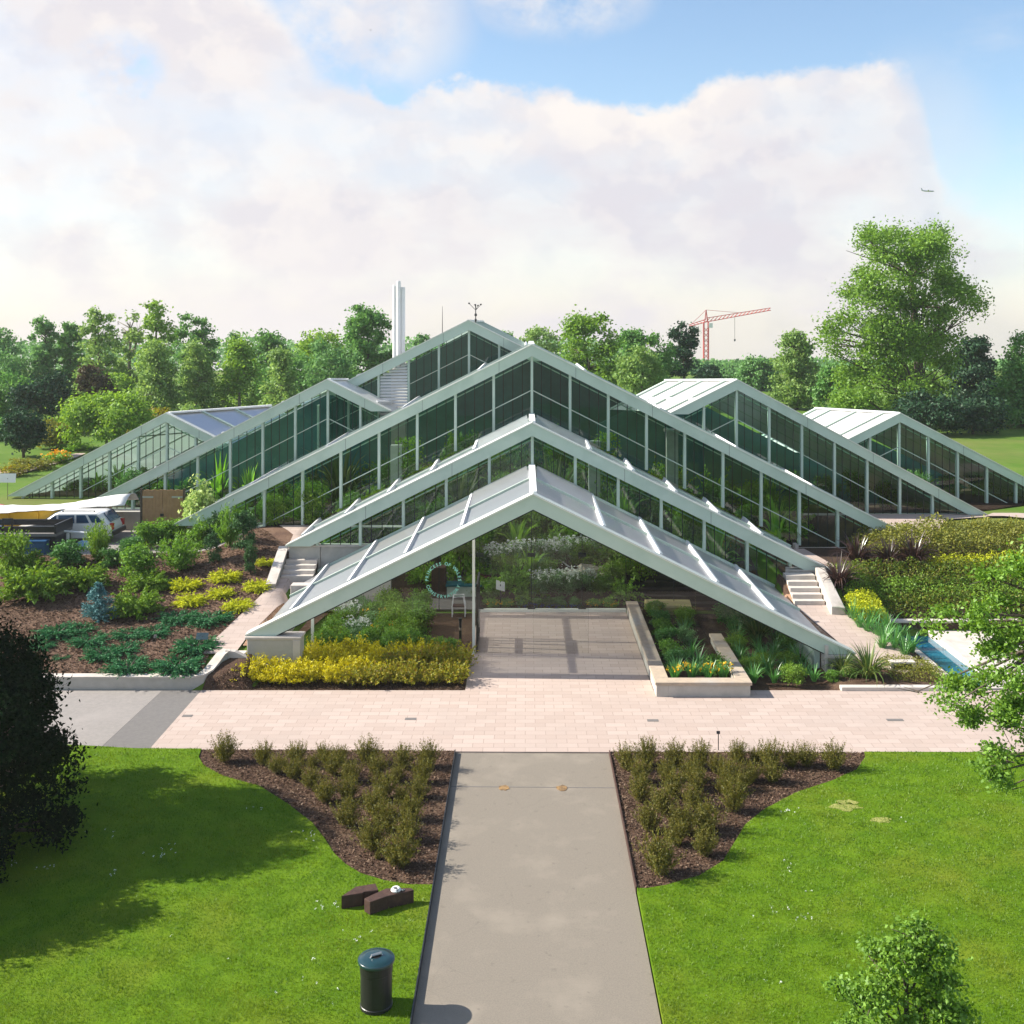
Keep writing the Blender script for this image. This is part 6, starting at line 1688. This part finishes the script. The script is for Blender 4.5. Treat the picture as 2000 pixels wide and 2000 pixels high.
# climbers on two inside columns
for k, (px, py, D, hh) in enumerate(((800, 905, 53.5, 3.2), (1186, 910, 53.5, 3.4))):
    p = P(px, py, D); zg = ground_z(p.x, D)
    c_ = empty('climber_column', (p.x, D, zg), ('pale concrete column wrapped in a bright climber, seen through the left slope', 'pale concrete column wrapped in a bright climber, seen through the right slope')[k], 'column')
    MB().box(-.9, -.35, -.25, .25, 0, hh + 1.2).build('column', MT['concrete'], c_)
    rg = np.random.default_rng(40 + k); n_ = 1500
    C = np.stack([rg.normal(size=n_) * .30, rg.normal(size=n_) * .25, rg.uniform(0, hh + 1.6, n_)], 1)
    V, F = leaf_quads(C, .15, rg, .7, .2)
    link('climber', np_mesh('climber', V, F), LEAF['bright'], c_)
p_ = P(1312, 895, 54); 
thing_mesh(MB().box(-.28, .28, -.28, .28, 0, 5.2).box(-.36, .36, -.36, .36, 5.2, 5.35), 'column', MT['concrete'], 'bare pale concrete column inside the right slope of the middle gable', 'column').location = (p_.x, 54, 1.5)
# lobby furniture and other indoor things
mat_m = surf('teal_mat', (.03, .17, .20), (.025, .14, .17), 14, .9)
thing_mesh(MB().box(-3.62, -2.2, 43.9, 45.4, -.13, -.09), 'door_mat', mat_m, 'teal blue floor mat behind the lettered glass', 'mat', bevel=0)
flat('lobby_floor', [(-4.1, 40.35), (-1.98, 40.35), (-1.98, 46.1), (-4.1, 46.1)], -.115, MT['pavers'], .02)
drape('inner_path', [(-4.0, 46.35), (-2.0, 46.35), (-2.2, 49), (-1.6, 51), (1.5, 52), (1.2, 53), (-2.6, 52.6), (-4.0, 49.5)], .11, MT['tarmac_dark'])
kb = empty('ticket_desk', (-3.55, 47.4, .0), 'dark cabinet with a teal counter behind the lettered glass', 'desk')
MB().box(-.45, .15, -.3, .3, 0, 1.6).build('cabinet', MT['dark_wood'], kb); MB().box(.16, 1.7, -.35, .35, .80, .88).build('counter', mat_m, kb); MB().box(.2, 1.6, -.2, .3, 0, .79).build('front_panel', MT['frame'], kb)
chx = empty('white_chair', (-2.75, 45.7, -.1), 'white tubular chair frame with dark seat behind the lettered glass', 'chair')
m = MB()
for y in (-.22, .22):
    m.tube([(-.26, y, 0), (-.26, y, .45), (-.22, y, .84), (.2, y, .86), (.27, y, .45), (.27, y, 0)], .022, 6)
m.tube([(-.22, -.22, .84), (-.22, .22, .84)], .02, 6); m.build('frame', MT['white_paint'], chx); MB().box(-.25, .26, -.2, .2, .42, .48).build('seat', MT['dark_wood'], chx, bevel=.01)
th = empty('collection_box', (-1.9, 48.2, .25), 'dark red wooden box on the inner path behind the black door', 'box')
MB().box(-.35, .35, -.25, .25, 0, .75).build('body', MT['dark_wood'], th, bevel=.01); MB().box(-.42, .42, -.3, .3, .75, .82).build('lid', surf('box_red', (.12, .03, .025), (.10, .025, .02), 4, .5), th)
po = empty('barrier_post', tuple(GZ(899, 1262, -.1)), 'dark waist high post behind the glass near the black door', 'post')
MB().lathe([(.09, 0), (.09, .03), (.05, .05), (.05, .92), (.07, .94), (.07, 1.05), (.02, 1.07)], 14).build('shaft', MT['black'], po); MB().lathe([(.052, .6), (.053, .7)], 14).build('band', MT['timber_cap'], po)
nb = empty('white_notice', (-1.05, 46.65, 0), 'white notice board tilted on a stake in front of the large fern', 'notice')
MB().tube([(0, 0, -.1), (0, 0, 1.0)], .02, 6).build('stake', MT['black'], nb)
m = MB(); c_, s_ = math.cos(R(60)), math.sin(R(60)); ca, sa = math.cos(R(-14)), math.sin(R(-14))
m.add([(x * ca - 0 * sa, y * c_ - t * s_, .95 + y * s_ + t * c_ + x * sa) for t in (0, -.02) for x, y in ((-.19, -.2), (.19, -.2), (.19, .2), (-.19, .2))], [(3, 2, 1, 0), (4, 5, 6, 7), (0, 1, 5, 4), (1, 2, 6, 5), (2, 3, 7, 6), (3, 0, 4, 7)])
m.build('plate', MT['white_paint'], nb)
hr = []
for k, (a, b) in enumerate((((1093, 1092), (1158, 1146)), ((1126, 1085), (1192, 1141)))):
    A, B = P(*a, 50.2), P(*b, 48.4)
    r_ = empty('handrail', (B.x, B.y, ground_z(B.x, B.y)), ('white sloping handrail on the bank, nearer the large fern', 'white sloping handrail on the bank, nearer the dark stairs')[k], 'handrail', 'handrails of the inner stairs')
    m = MB().tube([A - r_.location.to_3d(), B - r_.location.to_3d()], .035, 8); m.build('rail', MT['white_paint'], r_)
    m = MB()
    for t in (.06, .5, .94):
        q = A.lerp(B, t) - r_.location; m.tube([q, (q.x, q.y, q.z - 1.0)], .022, 6)
    m.build('post', MT['white_paint'], r_)
dk = surf('dark_step', (.035, .03, .028), (.025, .022, .02), 3, .8)
st = empty('inner_stairs', (6.0, 46.6, 0), 'dark stairs climbing inside under the right roof slope', 'stairs')
for k in range(6): MB().box(-1.6, 2.2, .35 * k, .35 * k + .5, .22 * k, .22 * k + .20).build('step', dk, st)
thing_mesh(MB().prism_z([(5.2, 45.2), (6.8, 45.0), (6.9, 46.4), (5.0, 46.5)], -.1, .42), 'stone_bench', surf('tan_stone', (.36, .31, .14), (.30, .26, .12), 2, .8), 'flat tan stone slab at the far end of the stone planter', 'stone')
rk = surf('pale_rock', (.40, .36, .29), (.28, .25, .20), 2, .9, .5, 8)
for k, (x, y, w_, h_) in enumerate(((1.9, 48.5, 1.5, .30), (2.9, 49.1, 1.3, .26), (-3.3, 51.5, 1.2, .8), (3.5, 48.4, .7, .25))):
    rg = np.random.default_rng(60 + k)
    bm = bmesh.new(); bmesh.ops.create_icosphere(bm, subdivisions=3, radius=1)
    for v in bm.verts:
        n_ = mnoise.noise(v.co * 1.4 + Vector((k * 9, 0, 0))) * .5 + mnoise.noise(v.co * 3.5) * .16
        v.co *= 1 + n_; v.co.x *= w_ * .6; v.co.y *= .5; v.co.z *= h_
    me = bpy.data.meshes.new('rock'); bm.to_mesh(me); bm.free()
    o = link('rock', me, rk); o.location = (x, y, ground_z(x, y) + .12)
    tag(o, ('pale rock under the nearer handrail', 'pale rock between the two handrails', 'pale rock on the left of the inner bank', 'pale rock below the farther handrail')[k], 'rock', 'rocks on the inner bank')
# ================================================================ AIR
def build_haze():
    m, nt, o = new_mat('thin_haze')
    v = nt.nodes.new('ShaderNodeVolumePrincipled')
    v.inputs['Color'].default_value = (.95, .97, 1.0, 1)
    v.inputs['Density'].default_value = HAZE
    v.inputs['Anisotropy'].default_value = .2
    nt.links.new(v.outputs[0], o.inputs['Volume'])
    hz = MB().box(-300, 300, -62, 452, -14, 76).build('haze', m)
    tag(hz, kind='stuff')
HAZE = .00022
build_haze()
sc.cycles.volume_bounces = 1
sc.cycles.volume_max_steps = 64

# ================================================================ BACKGROUND TREES
def bg_tree(px0, px1, ytop, ybase, D, kind, label, cat='tree', seed=0, n=None, lm=None, leafk=1.0, group=None, bare=0, wk=1.0):
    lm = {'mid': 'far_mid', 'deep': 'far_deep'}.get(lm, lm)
    rng = np.random.default_rng(1000 + seed)
    cx = ((px0 + px1) / 2 - VX) * D / FPX
    gz = ground_z(cx, D)
    w = (px1 - px0) * D / FPX * wk * 1.12
    h = CAM_H - (ytop - VY) * D / FPX - gz
    rw_ = w / 2
    blobs = []
    clumps, rc, shell = 70, w * .06 + .12, .55
    env = {'round': lambda t: max(.50 if t < .5 else 0, math.sqrt(max(0, 1 - ((t - .56) / .46) ** 2))),
           'tall': lambda t: max(.62 if t < .5 else .12, math.sqrt(max(0, 1 - ((t - .50) / .52) ** 2)) * (1.0 - .25 * t)),
           'birch': lambda t: max(.12, min(.95, 1.18 - .95 * t) if t > .25 else .9)}
    if kind in env:
        nb_ = 26
        for k in range(nb_):
            t = .05 + .90 * (k + rng.random()) / nb_
            E = env[kind](t); a = k * 2.4 + rng.uniform(-.5, .5); s_ = rng.uniform(.26, .52) * (1.12 - .40 * t)
            rr_ = max(0.0, E - s_ * .75) * rng.uniform(.55, 1.05)
            blobs.append((math.cos(a) * rr_ * rw_, math.sin(a) * rr_ * rw_, h * t, rw_ * s_, rw_ * s_, max(h * .045, rw_ * s_ * (.75 if kind != 'birch' else 1.1))))
        clumps = 260
        rc = .045 * w + .12
        shell = .35
    elif kind == 'cone':
        for k in range(9):
            t = k / 8
            blobs.append((0, 0, h * (.10 + .82 * t), rw_ * (1.0 - .86 * t), rw_ * (1.0 - .86 * t), h * .085))
    elif kind == 'cedar':
        for k in range(13):
            t = rng.uniform(.2, .97); a = rng.uniform(0, 6.283); rr_ = rw_ * rng.uniform(.1, .75) * (1.05 - .6 * t)
            blobs.append((math.cos(a) * rr_, math.sin(a) * rr_ * .8, h * t, rw_ * rng.uniform(.25, .42), rw_ * .3, h * .028))
        blobs.append((0, 0, h * .96, rw_ * .15, rw_ * .15, h * .05))
    elif kind == 'weep':
        for k in range(12):
            a = rng.uniform(0, 6.283); rr_ = rw_ * rng.uniform(.2, .85)
            blobs.append((math.cos(a) * rr_, math.sin(a) * rr_, h * rng.uniform(.3, .6), rw_ * .14, rw_ * .14, h * rng.uniform(.28, .4)))
        blobs.append((0, 0, h * .85, rw_ * .5, rw_ * .5, h * .13))
    elif kind == 'sparse':
        for k in range(12):
            t = rng.uniform(.35, .97); a = rng.uniform(0, 6.283); rr_ = rw_ * rng.uniform(.2, .85)
            blobs.append((math.cos(a) * rr_, math.sin(a) * rr_, h * t, rw_ * .25, rw_ * .25, h * .05))
        blobs.append((0, 0, h * .2, rw_ * .8, rw_ * .7, h * .16))
    elif kind == 'bush':
        blobs.append((0, 0, h * .42, rw_ * .85, rw_ * .8, h * .44))
        for k in range(8):
            a = rng.uniform(0, 6.283); blobs.append((math.cos(a) * rw_ * .55, math.sin(a) * rw_ * .5, h * rng.uniform(.2, .72), rw_ * .38, rw_ * .38, h * .24))
    n = int((n or min(9000, 2600 + w * h * 22)) * 1.9)
    leaf = (.0025 * D + .05) * leafk
    tr_w = max(.10, h * .022)
    parts = tree_parts(rng, h, tr_w, blobs, n, clumps if kind != 'cone' else 130, rc, leaf, LEAF[lm], MT['bark_pale'] if kind in ('birch', 'sparse') else MT['bark'], .62, bare, shell, 9 if kind != 'sparse' else 16, .82 if kind in ('cone', 'cedar', 'tall', 'sparse') else .68)
    return put_tree({'birch': 'birch_tree', 'cone': 'conifer_tree', 'cedar': 'cedar_tree', 'weep': 'weeping_tree', 'bush': 'rounded_bush'}.get(kind, 'broadleaf_tree'), (cx, D, gz), parts, label, cat, group)

T = bg_tree
# far belt, left to right
T(-75, 30, 640, 840, 150, 'round', 'pale hazy tree cut off by the frame edge far behind the left garden', seed=1, lm='blue')
T(-60, 66, 690, 850, 128, 'round', 'blue-green tree at the frame edge in front of the hazy one', seed=2, lm='blue')
T(55, 118, 620, 860, 130, 'tall', 'tall blue-green tree, the leftmost one standing clear against the sky', seed=3, lm='blue')
T(108, 166, 626, 850, 132, 'tall', 'dark narrow tree beside the leftmost tall one', seed=4, lm='deep')
T(148, 240, 600, 860, 122, 'tall', 'tall light green tree left of the half bare tree', seed=5, lm='birch')
T(222, 285, 592, 850, 128, 'sparse', 'half bare tree with pale branches showing against the sky', seed=6, lm='birch', n=1500, bare=3)
T(268, 345, 588, 850, 126, 'tall', 'tall green tree right of the half bare tree', seed=7, lm='mid')
T(346, 420, 609, 850, 135, 'round', 'dark round-headed tree standing up behind the birches', seed=8, lm='deep')
T(258, 352, 672, 845, 104, 'birch', 'first birch of the row behind the left glass roof, palest one', seed=9, lm='birch', group='birches behind the left roof')
T(336, 430, 668, 845, 106, 'birch', 'birch in front of the dark round-headed tree', seed=10, lm='birch', group='birches behind the left roof')
T(412, 520, 664, 845, 108, 'birch', 'broad birch in the middle of the row behind the left roof', seed=11, lm='mid', group='birches behind the left roof')
T(505, 590, 682, 842, 100, 'birch', 'pale weeping birch nearest the left glass gable', seed=12, lm='birch', group='birches behind the left roof')
T(440, 490, 650, 845, 140, 'round', 'small distant tree top just above the birches, left one of two', seed=13, lm='blue')
T(490, 562, 644, 845, 138, 'round', 'distant dark tree top just above the birches, right one of two', seed=14, lm='deep')
T(572, 680, 646, 845, 125, 'round', 'broad green tree between the birches and the chimney trees', seed=15, lm='mid')
T(590, 700, 668, 845, 112, 'round', 'mid green tree filling the gap left of the chimney', seed=16, lm='blue')
T(668, 766, 594, 850, 118, 'round', 'big dense round dark green tree beside the chimney', seed=17, lm='deep', n=9000)
T(500, 640, 700, 846, 118, 'round', 'green tree low behind the weeping birch', seed=18, lm='deep')
T(-40, 60, 730, 862, 105, 'round', 'dark rounded tree low at the frame edge', seed=19, lm='deep')
T(30, 130, 720, 868, 98, 'bush', 'broad dark conifer behind the black conical tree', seed=20, lm='yew')
T(150, 216, 715, 840, 100, 'round', 'dark brownish leaved tree above the big rounded bush', seed=21, lm='copper')
T(130, 285, 766, 868, 84, 'bush', 'big rounded dark green bush left of the end gable roof', seed=22, lm='mid', n=9000)
T(10, 82, 796, 905, 80, 'bush', 'black-green conical tree standing in the grass near the notice', seed=23, lm='yew', n=6000)
T(74, 150, 818, 872, 86, 'bush', 'yellowish green low bush before the big rounded bush', seed=24, lm='olive', n=3500)
T(-30, 22, 820, 880, 92, 'bush', 'dark low bush at the frame edge of the left garden', seed=25, lm='deep', n=3000)
T(95, 175, 760, 850, 100, 'round', 'small light green tree between dark conifer and rounded bush', seed=26, lm='birch', n=4000)
T(255, 330, 800, 850, 96, 'bush', 'straw coloured bush just above the end gable roof', seed=27, lm='golden', n=3000)
T(200, 260, 730, 850, 112, 'round', 'green tree filling between copper tree and birches', seed=28, lm='mid', n=4000)
T(345, 400, 790, 850, 98, 'bush', 'pale green shrub below the birches', seed=29, lm='birch', n=2500)
# behind the tallest gable and to its right
T(806, 846, 650, 800, 150, 'round', 'small hazy tree top between chimney and antenna', seed=31, lm='blue')
T(965, 1010, 645, 800, 150, 'round', 'small dark tree top peeping over the tallest gable slope', seed=32, lm='deep')
T(1003, 1092, 636, 800, 145, 'round', 'pale hazy green tree behind the middle ridge', seed=33, lm='birch')
T(1085, 1218, 621, 830, 112, 'round', 'bright green dense round tree behind the right roof slope', seed=34, lm='bright', n=9000)
T(1200, 1312, 648, 830, 124, 'round', 'dark green round tree right of the bright green one', seed=35, lm='deep', n=8000)
T(1206, 1300, 680, 830, 98, 'round', 'olive green small tree in front of the dark round one', seed=36, lm='birch', n=6000)
T(1300, 1372, 632, 830, 128, 'cedar', 'dark cedar with layered branches beside the crane', seed=37, lm='yew', n=3200)
T(1345, 1420, 718, 830, 150, 'cedar', 'small flat topped dark pine at the foot of the crane', seed=38, lm='yew', n=2500)
T(1400, 1480, 722, 830, 190, 'round', 'distant blue-green tree low right of the crane', seed=39, lm='blue', n=3000)
T(1440, 1528, 706, 835, 160, 'round', 'blue-green tree behind the light green pointed one', seed=40, lm='blue', n=5000)
T(1506, 1606, 652, 835, 125, 'tall', 'light green tapering tree left of the giant tree', seed=41, lm='birch', n=8000)
T(1595, 1664, 716, 840, 112, 'weep', 'dark weeping tree at the left foot of the giant tree', seed=42, lm='deep', n=6000)
T(1560, 1660, 745, 838, 150, 'round', 'far tree low behind the weeping one', seed=43, lm='blue', n=4000)
T(1855, 1945, 660, 842, 114, 'tall', 'near black holly behind the right side of the giant tree', seed=44, lm='yew', n=8000)
T(1935, 2060, 646, 838, 104, 'cone', 'broad layered conifer at the right frame edge', seed=45, lm='deep', n=9000, leafk=1.0)
T(1900, 1985, 740, 838, 108, 'bush', 'dark bush between the holly and the frame edge conifer', seed=46, lm='yew', n=5000)
T(1760, 1870, 762, 830, 96, 'bush', 'low near black bush under the giant tree, left one', seed=47, lm='yew', n=5000)
T(1850, 1950, 768, 832, 97, 'bush', 'low near black bush under the giant tree, right one', seed=48, lm='yew', n=5000)
# trees closing the horizon behind everything, seen as one far wood
rng = np.random.default_rng(55); n = 40000
X = rng.uniform(-260, 300, n); Yv = rng.uniform(262, 330, n)
top = np.array([6.5 + 3.4 * mnoise.noise((x * .05, 0, 0)) + 2.0 * mnoise.noise((x * .17, 1, 0)) for x in X]) * np.where(X < 30, 1.15, .45)
C = np.stack([X, Yv, np.array([ground_z(a, b) for a, b in zip(X, Yv)]) + np.maximum(top, 1.5) * rng.random(n) ** .6], 1)
V, F = leaf_quads(C, 1.1, rng, .7, .4)
o = link('far_wood', np_mesh('far_wood', V, F), LEAF['blue']); tag(o, 'far hazy belt of woodland along the horizon', 'wood', kind='stuff')

# the giant tree on the right: own limbs and loose layered crown
def giant():
    D = 104.0; k = D / FPX
    cx = (1792 - VX) * k; gz = ground_z(cx, D)
    def W(px, py, dy=0.0): return Vector(((px - 1792) * k, dy, CAM_H - (py - VY) * k - gz))
    rng = np.random.default_rng(2024)
    spots = [  # px, py, rx, rz (pixels)
        (1735, 470, 42, 26), (1790, 460, 44, 24), (1845, 465, 36, 24), (1705, 510, 40, 26), (1765, 500, 40, 22), (1830, 505, 44, 28), (1862, 540, 26, 30), (1700, 545, 34, 20), (1750, 540, 44, 22), (1805, 545, 38, 24),
        (1670, 575, 22, 20), (1720, 585, 40, 20), (1860, 580, 36, 18), (1895, 560, 26, 22), (1900, 600, 26, 20), (1845, 615, 40, 18), (1660, 600, 24, 18), (1640, 628, 38, 18), (1690, 632, 36, 18), (1618, 645, 26, 14), (1650, 660, 36, 16),
        (1715, 655, 34, 22), (1700, 690, 40, 24), (1655, 690, 30, 18), (1745, 700, 40, 26), (1765, 640, 30, 24), (1820, 640, 40, 26), (1850, 665, 40, 30), (1800, 690, 44, 34), (1845, 715, 36, 34), (1700, 735, 44, 30), (1665, 745, 34, 30), (1755, 745, 50, 34), (1810, 755, 44, 34),
        (1650, 790, 36, 30), (1700, 795, 46, 30), (1755, 800, 46, 28), (1800, 800, 40, 28), (1850, 770, 30, 30), (1620, 690, 16, 12), (1605, 668, 14, 10)]
    blobs = []
    for px, py, rx, rz in spots:
        c = W(px, py, rng.normal() * 3.0); blobs.append((c.x, c.y, c.z, rx * k * 1.05, max(rx * k, 1.6), rz * k * 1.35))
    for _ in range(24):
        px, py = rng.uniform(1660, 1890), rng.uniform(470, 800); c = W(px, py, rng.uniform(-4.5, -1.5)); blobs.append((c.x, c.y, c.z, 1.5, 1.4, 1.0))
    C, outw = crown_centres(rng, blobs, 56000, 1100, .55, .2, .9)
    C = C[C[:, 2] > .2]
    V, F = leaf_quads(C, .28, rng, .6, .5)
    root = empty('giant_tree', (cx, D, gz), 'very tall loose-crowned tree towering over the right hand lawn', 'tree')
    link('crown', np_mesh('crown', V, F), LEAF['bright'], root)
    mb = MB()
    tp = [W(1800, 840), W(1797, 760), W(1792, 680), W(1785, 600), W(1780, 540), W(1785, 470)]
    mb.tube(tp, [.62, .48, .38, .30, .2, .06], 9, cap=False)
    for i, b in enumerate(blobs):
        c = Vector(b[:3]); t = min(range(5), key=lambda q: abs(tp[q].z - (c.z - 2.5)))
        p = tp[t]
        mid = p.lerp(c, .55) + Vector((0, 0, -.4 + rng.normal() * .3))
        mb.tube([p, mid, c], [.14, .08, .02], 5, cap=False)
        for _ in range(2): mb.tube([mid, c + Vector((rng.normal() * b[3] * .6, rng.normal() * b[4] * .4, rng.normal() * b[5] * .5))], [.07, .02], 4, cap=False)
    me = mb.mesh('trunk', recalc=False); link('trunk', me, MT['bark'], root, smooth=True)
giant()
# clumps in the left garden
for k, (px, py, w, h, lm, lab) in enumerate(((110, 905, 60, 22, 'orange_fl', 'low clump of orange flowers in the left garden border'), (60, 918, 90, 26, 'olive', 'low dry looking clump in the left garden border nearest the notice'), (150, 880, 70, 18, 'fern', 'low green clump in the left garden border below the big bush'), (20, 930, 70, 20, 'golden', 'tan clump beside the path at the frame edge'))):
    p = GP(px, py); s = w * p.y / FPX
    me = shrub_mesh(700 + k, 1, .5, LEAF[lm] if k else LEAF['fern'], 900, .08, .6, 40, .1)
    ms = [('garden_clump', me)] + ([('blossom', flower_mesh(710, 50, .9, .25, .5, .1, LEAF['orange_fl'], 3))] if k == 0 else [])
    put_plant('garden_clump', tuple(p), ms, lab, 'plant', scale=(s, s, h * p.y / FPX * 2))

# ================================================================ FOREGROUND TREES
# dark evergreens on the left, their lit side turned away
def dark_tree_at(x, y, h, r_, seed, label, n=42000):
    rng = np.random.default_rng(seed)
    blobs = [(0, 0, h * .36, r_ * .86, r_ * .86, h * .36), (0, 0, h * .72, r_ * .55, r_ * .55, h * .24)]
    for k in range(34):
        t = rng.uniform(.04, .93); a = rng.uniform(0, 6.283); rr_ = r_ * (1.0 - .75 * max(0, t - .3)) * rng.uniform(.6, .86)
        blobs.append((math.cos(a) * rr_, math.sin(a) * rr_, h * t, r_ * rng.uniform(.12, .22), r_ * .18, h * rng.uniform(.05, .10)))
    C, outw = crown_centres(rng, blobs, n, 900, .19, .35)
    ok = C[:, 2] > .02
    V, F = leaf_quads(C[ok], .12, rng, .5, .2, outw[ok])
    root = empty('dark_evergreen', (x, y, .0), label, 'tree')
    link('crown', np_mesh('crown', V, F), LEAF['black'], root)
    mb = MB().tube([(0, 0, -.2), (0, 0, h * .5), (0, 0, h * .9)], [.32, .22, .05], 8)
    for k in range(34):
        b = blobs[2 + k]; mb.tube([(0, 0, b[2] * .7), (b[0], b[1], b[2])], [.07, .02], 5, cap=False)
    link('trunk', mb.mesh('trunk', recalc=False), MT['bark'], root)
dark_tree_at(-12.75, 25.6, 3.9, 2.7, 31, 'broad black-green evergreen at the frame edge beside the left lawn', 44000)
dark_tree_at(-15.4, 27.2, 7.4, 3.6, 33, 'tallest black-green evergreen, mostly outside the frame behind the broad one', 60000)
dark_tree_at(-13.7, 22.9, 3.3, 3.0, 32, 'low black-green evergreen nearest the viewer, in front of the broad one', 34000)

def lit_tree(name, loc, blobs, n, leaf, lm, label, trunk, limbs, rc=.16, clumps=160, seed=5, up=.6, shell=.3):
    rng = np.random.default_rng(seed)
    C, outw = crown_centres(rng, blobs, n, clumps, rc, shell, .6)
    V, F = leaf_quads(C, leaf, rng, .62, up)
    root = empty(name, loc, label, 'tree')
    link('crown', np_mesh('crown', V, F), LEAF[lm], root)
    mb = MB()
    mb.tube(trunk[0], trunk[1], 9)
    for pts, r in limbs: mb.tube(pts, [r, r * .6, r * .2][:len(pts)] if len(pts) <= 3 else [r * (1 - .8 * i / (len(pts) - 1)) for i in range(len(pts))], 6, cap=False)
    for b in blobs:
        q = Vector(b[:3])
        for _ in range(3): mb.tube([q + Vector((rng.normal() * b[3] * .15, rng.normal() * .1, -b[5] * .1)), q + Vector((rng.normal() * b[3] * .7, rng.normal() * b[4] * .6, rng.normal() * b[5] * .5))], [.014, .005], 4, cap=False)
    link('trunk', mb.mesh('trunk', recalc=False), MT['bark'], root, smooth=True)
    return root
# overhanging tree at the right edge: trunk outside the frame, limbs reaching in
D = 24.0; k = D / FPX
tx = (2150 - VX) * k
def Q(px, py, dy=0.0): return Vector(((px - VX) * k - tx, dy, CAM_H - (py - VY) * k))
spots = [(1985, 1100, 46, 34), (1940, 1130, 30, 22), (1890, 1180, 34, 22), (1850, 1205, 30, 20), (1830, 1235, 20, 14), (1900, 1225, 26, 22), (1960, 1180, 40, 30), (1985, 1240, 44, 40), (1930, 1270, 26, 34), (1915, 1310, 26, 26), (1960, 1310, 36, 30), (1895, 1360, 36, 20), (1860, 1375, 34, 18), (1840, 1390, 20, 12), (1930, 1370, 36, 26), (1900, 1410, 28, 20),
         (1975, 1375, 36, 36), (1990, 1440, 36, 32), (1955, 1470, 36, 30), (1985, 1505, 36, 28), (1935, 1500, 20, 24), (1975, 1540, 30, 16), (2040, 1150, 60, 70), (2050, 1300, 60, 80), (2060, 1450, 60, 60), (2110, 1200, 70, 90), (2130, 1380, 80, 90), (2000, 1060, 30, 24),
         (2210, 1300, 90, 90), (2230, 1160, 90, 90), (2150, 1080, 90, 80), (2300, 1240, 80, 90), (2220, 1420, 90, 70), (2310, 1370, 80, 80), (2190, 990, 80, 60), (2270, 1060, 80, 70), (2360, 1300, 60, 70), (2120, 1000, 60, 50)]
rng = np.random.default_rng(9)
blobs = []
for px, py, rx, rz in spots:
    c = Q(px, py, rng.normal() * .55); blobs.append((c.x, c.y, c.z, rx * k, max(.3, rx * k * .8), rz * k))
hub = Q(2150, 1500); hub2 = Q(2140, 1250)
limbs = []
for i, b in enumerate(blobs):
    c = Vector(b[:3]); h0 = hub2 if c.z > 3.2 else hub
    limbs.append(([h0, h0.lerp(c, .5) + Vector((0, 0, .25)), c], .06))
lit_tree('overhanging_tree', (tx, D, 0), blobs, 62000, .092, 'bright', 'bright green leafy branches reaching in over the paving at the right edge', ([(0, 0, -.2), (.05, 0, 2.2), hub, hub2, Q(2120, 1050)], [.24, .2, .17, .12, .03]), limbs, rc=.17, clumps=560, seed=10)
# young tree at the bottom right
D = 17.2; k = D / FPX
tx = (1770 - VX) * k
def Q2(px, py, dy=0.0): return Vector(((px - VX) * k - tx, dy, CAM_H - (py - VY) * k))
spots = [(1790, 1830, 34, 24), (1750, 1850, 34, 26), (1825, 1860, 28, 34), (1715, 1885, 34, 26), (1770, 1890, 44, 30), (1835, 1910, 30, 34), (1690, 1930, 38, 30), (1745, 1940, 44, 34), (1805, 1955, 46, 36), (1670, 1975, 36, 24), (1720, 1990, 44, 30), (1790, 2010, 60, 40), (1850, 1985, 34, 40), (1700, 2040, 60, 40), (1800, 2070, 70, 50), (1650, 2030, 30, 30)]
blobs = []
for px, py, rx, rz in spots:
    c = Q2(px, py, rng.normal() * .25); blobs.append((c.x, c.y, c.z, rx * k, rx * k, rz * k))
limbs = [([Vector((0, 0, max(.3, b[2] - .7))), Vector(b[:3])], .022) for b in blobs]
lit_tree('young_tree', (tx, D, 0), blobs, 15000, .075, 'bright', 'young bright green tree top at the lower right corner of the lawn', ([(0, 0, -.1), (0, 0, 1.2), (.02, 0, 2.3)], [.05, .04, .01]), limbs, rc=.11, clumps=230, seed=12)

straw = surf('straw_patch', (.34, .33, .10), (.18, .22, .04), 5, .9, .4, 40)
for k, (px, py, w) in enumerate(((1652, 1576, .42), (1722, 1602, .28), (1652, 1566, .3))):
    p = GZ(px, py, .03); rg = np.random.default_rng(90 + k)
    ring = [(p.x + math.cos(t) * w * rg.uniform(.5, 1.15), p.y + math.sin(t) * w * .6 * rg.uniform(.5, 1.15)) for t in np.arange(0, 6.28, .4)]
    tag(MB().prism_z(ring, .0, .036).build('lawn_patch', straw), kind='structure')
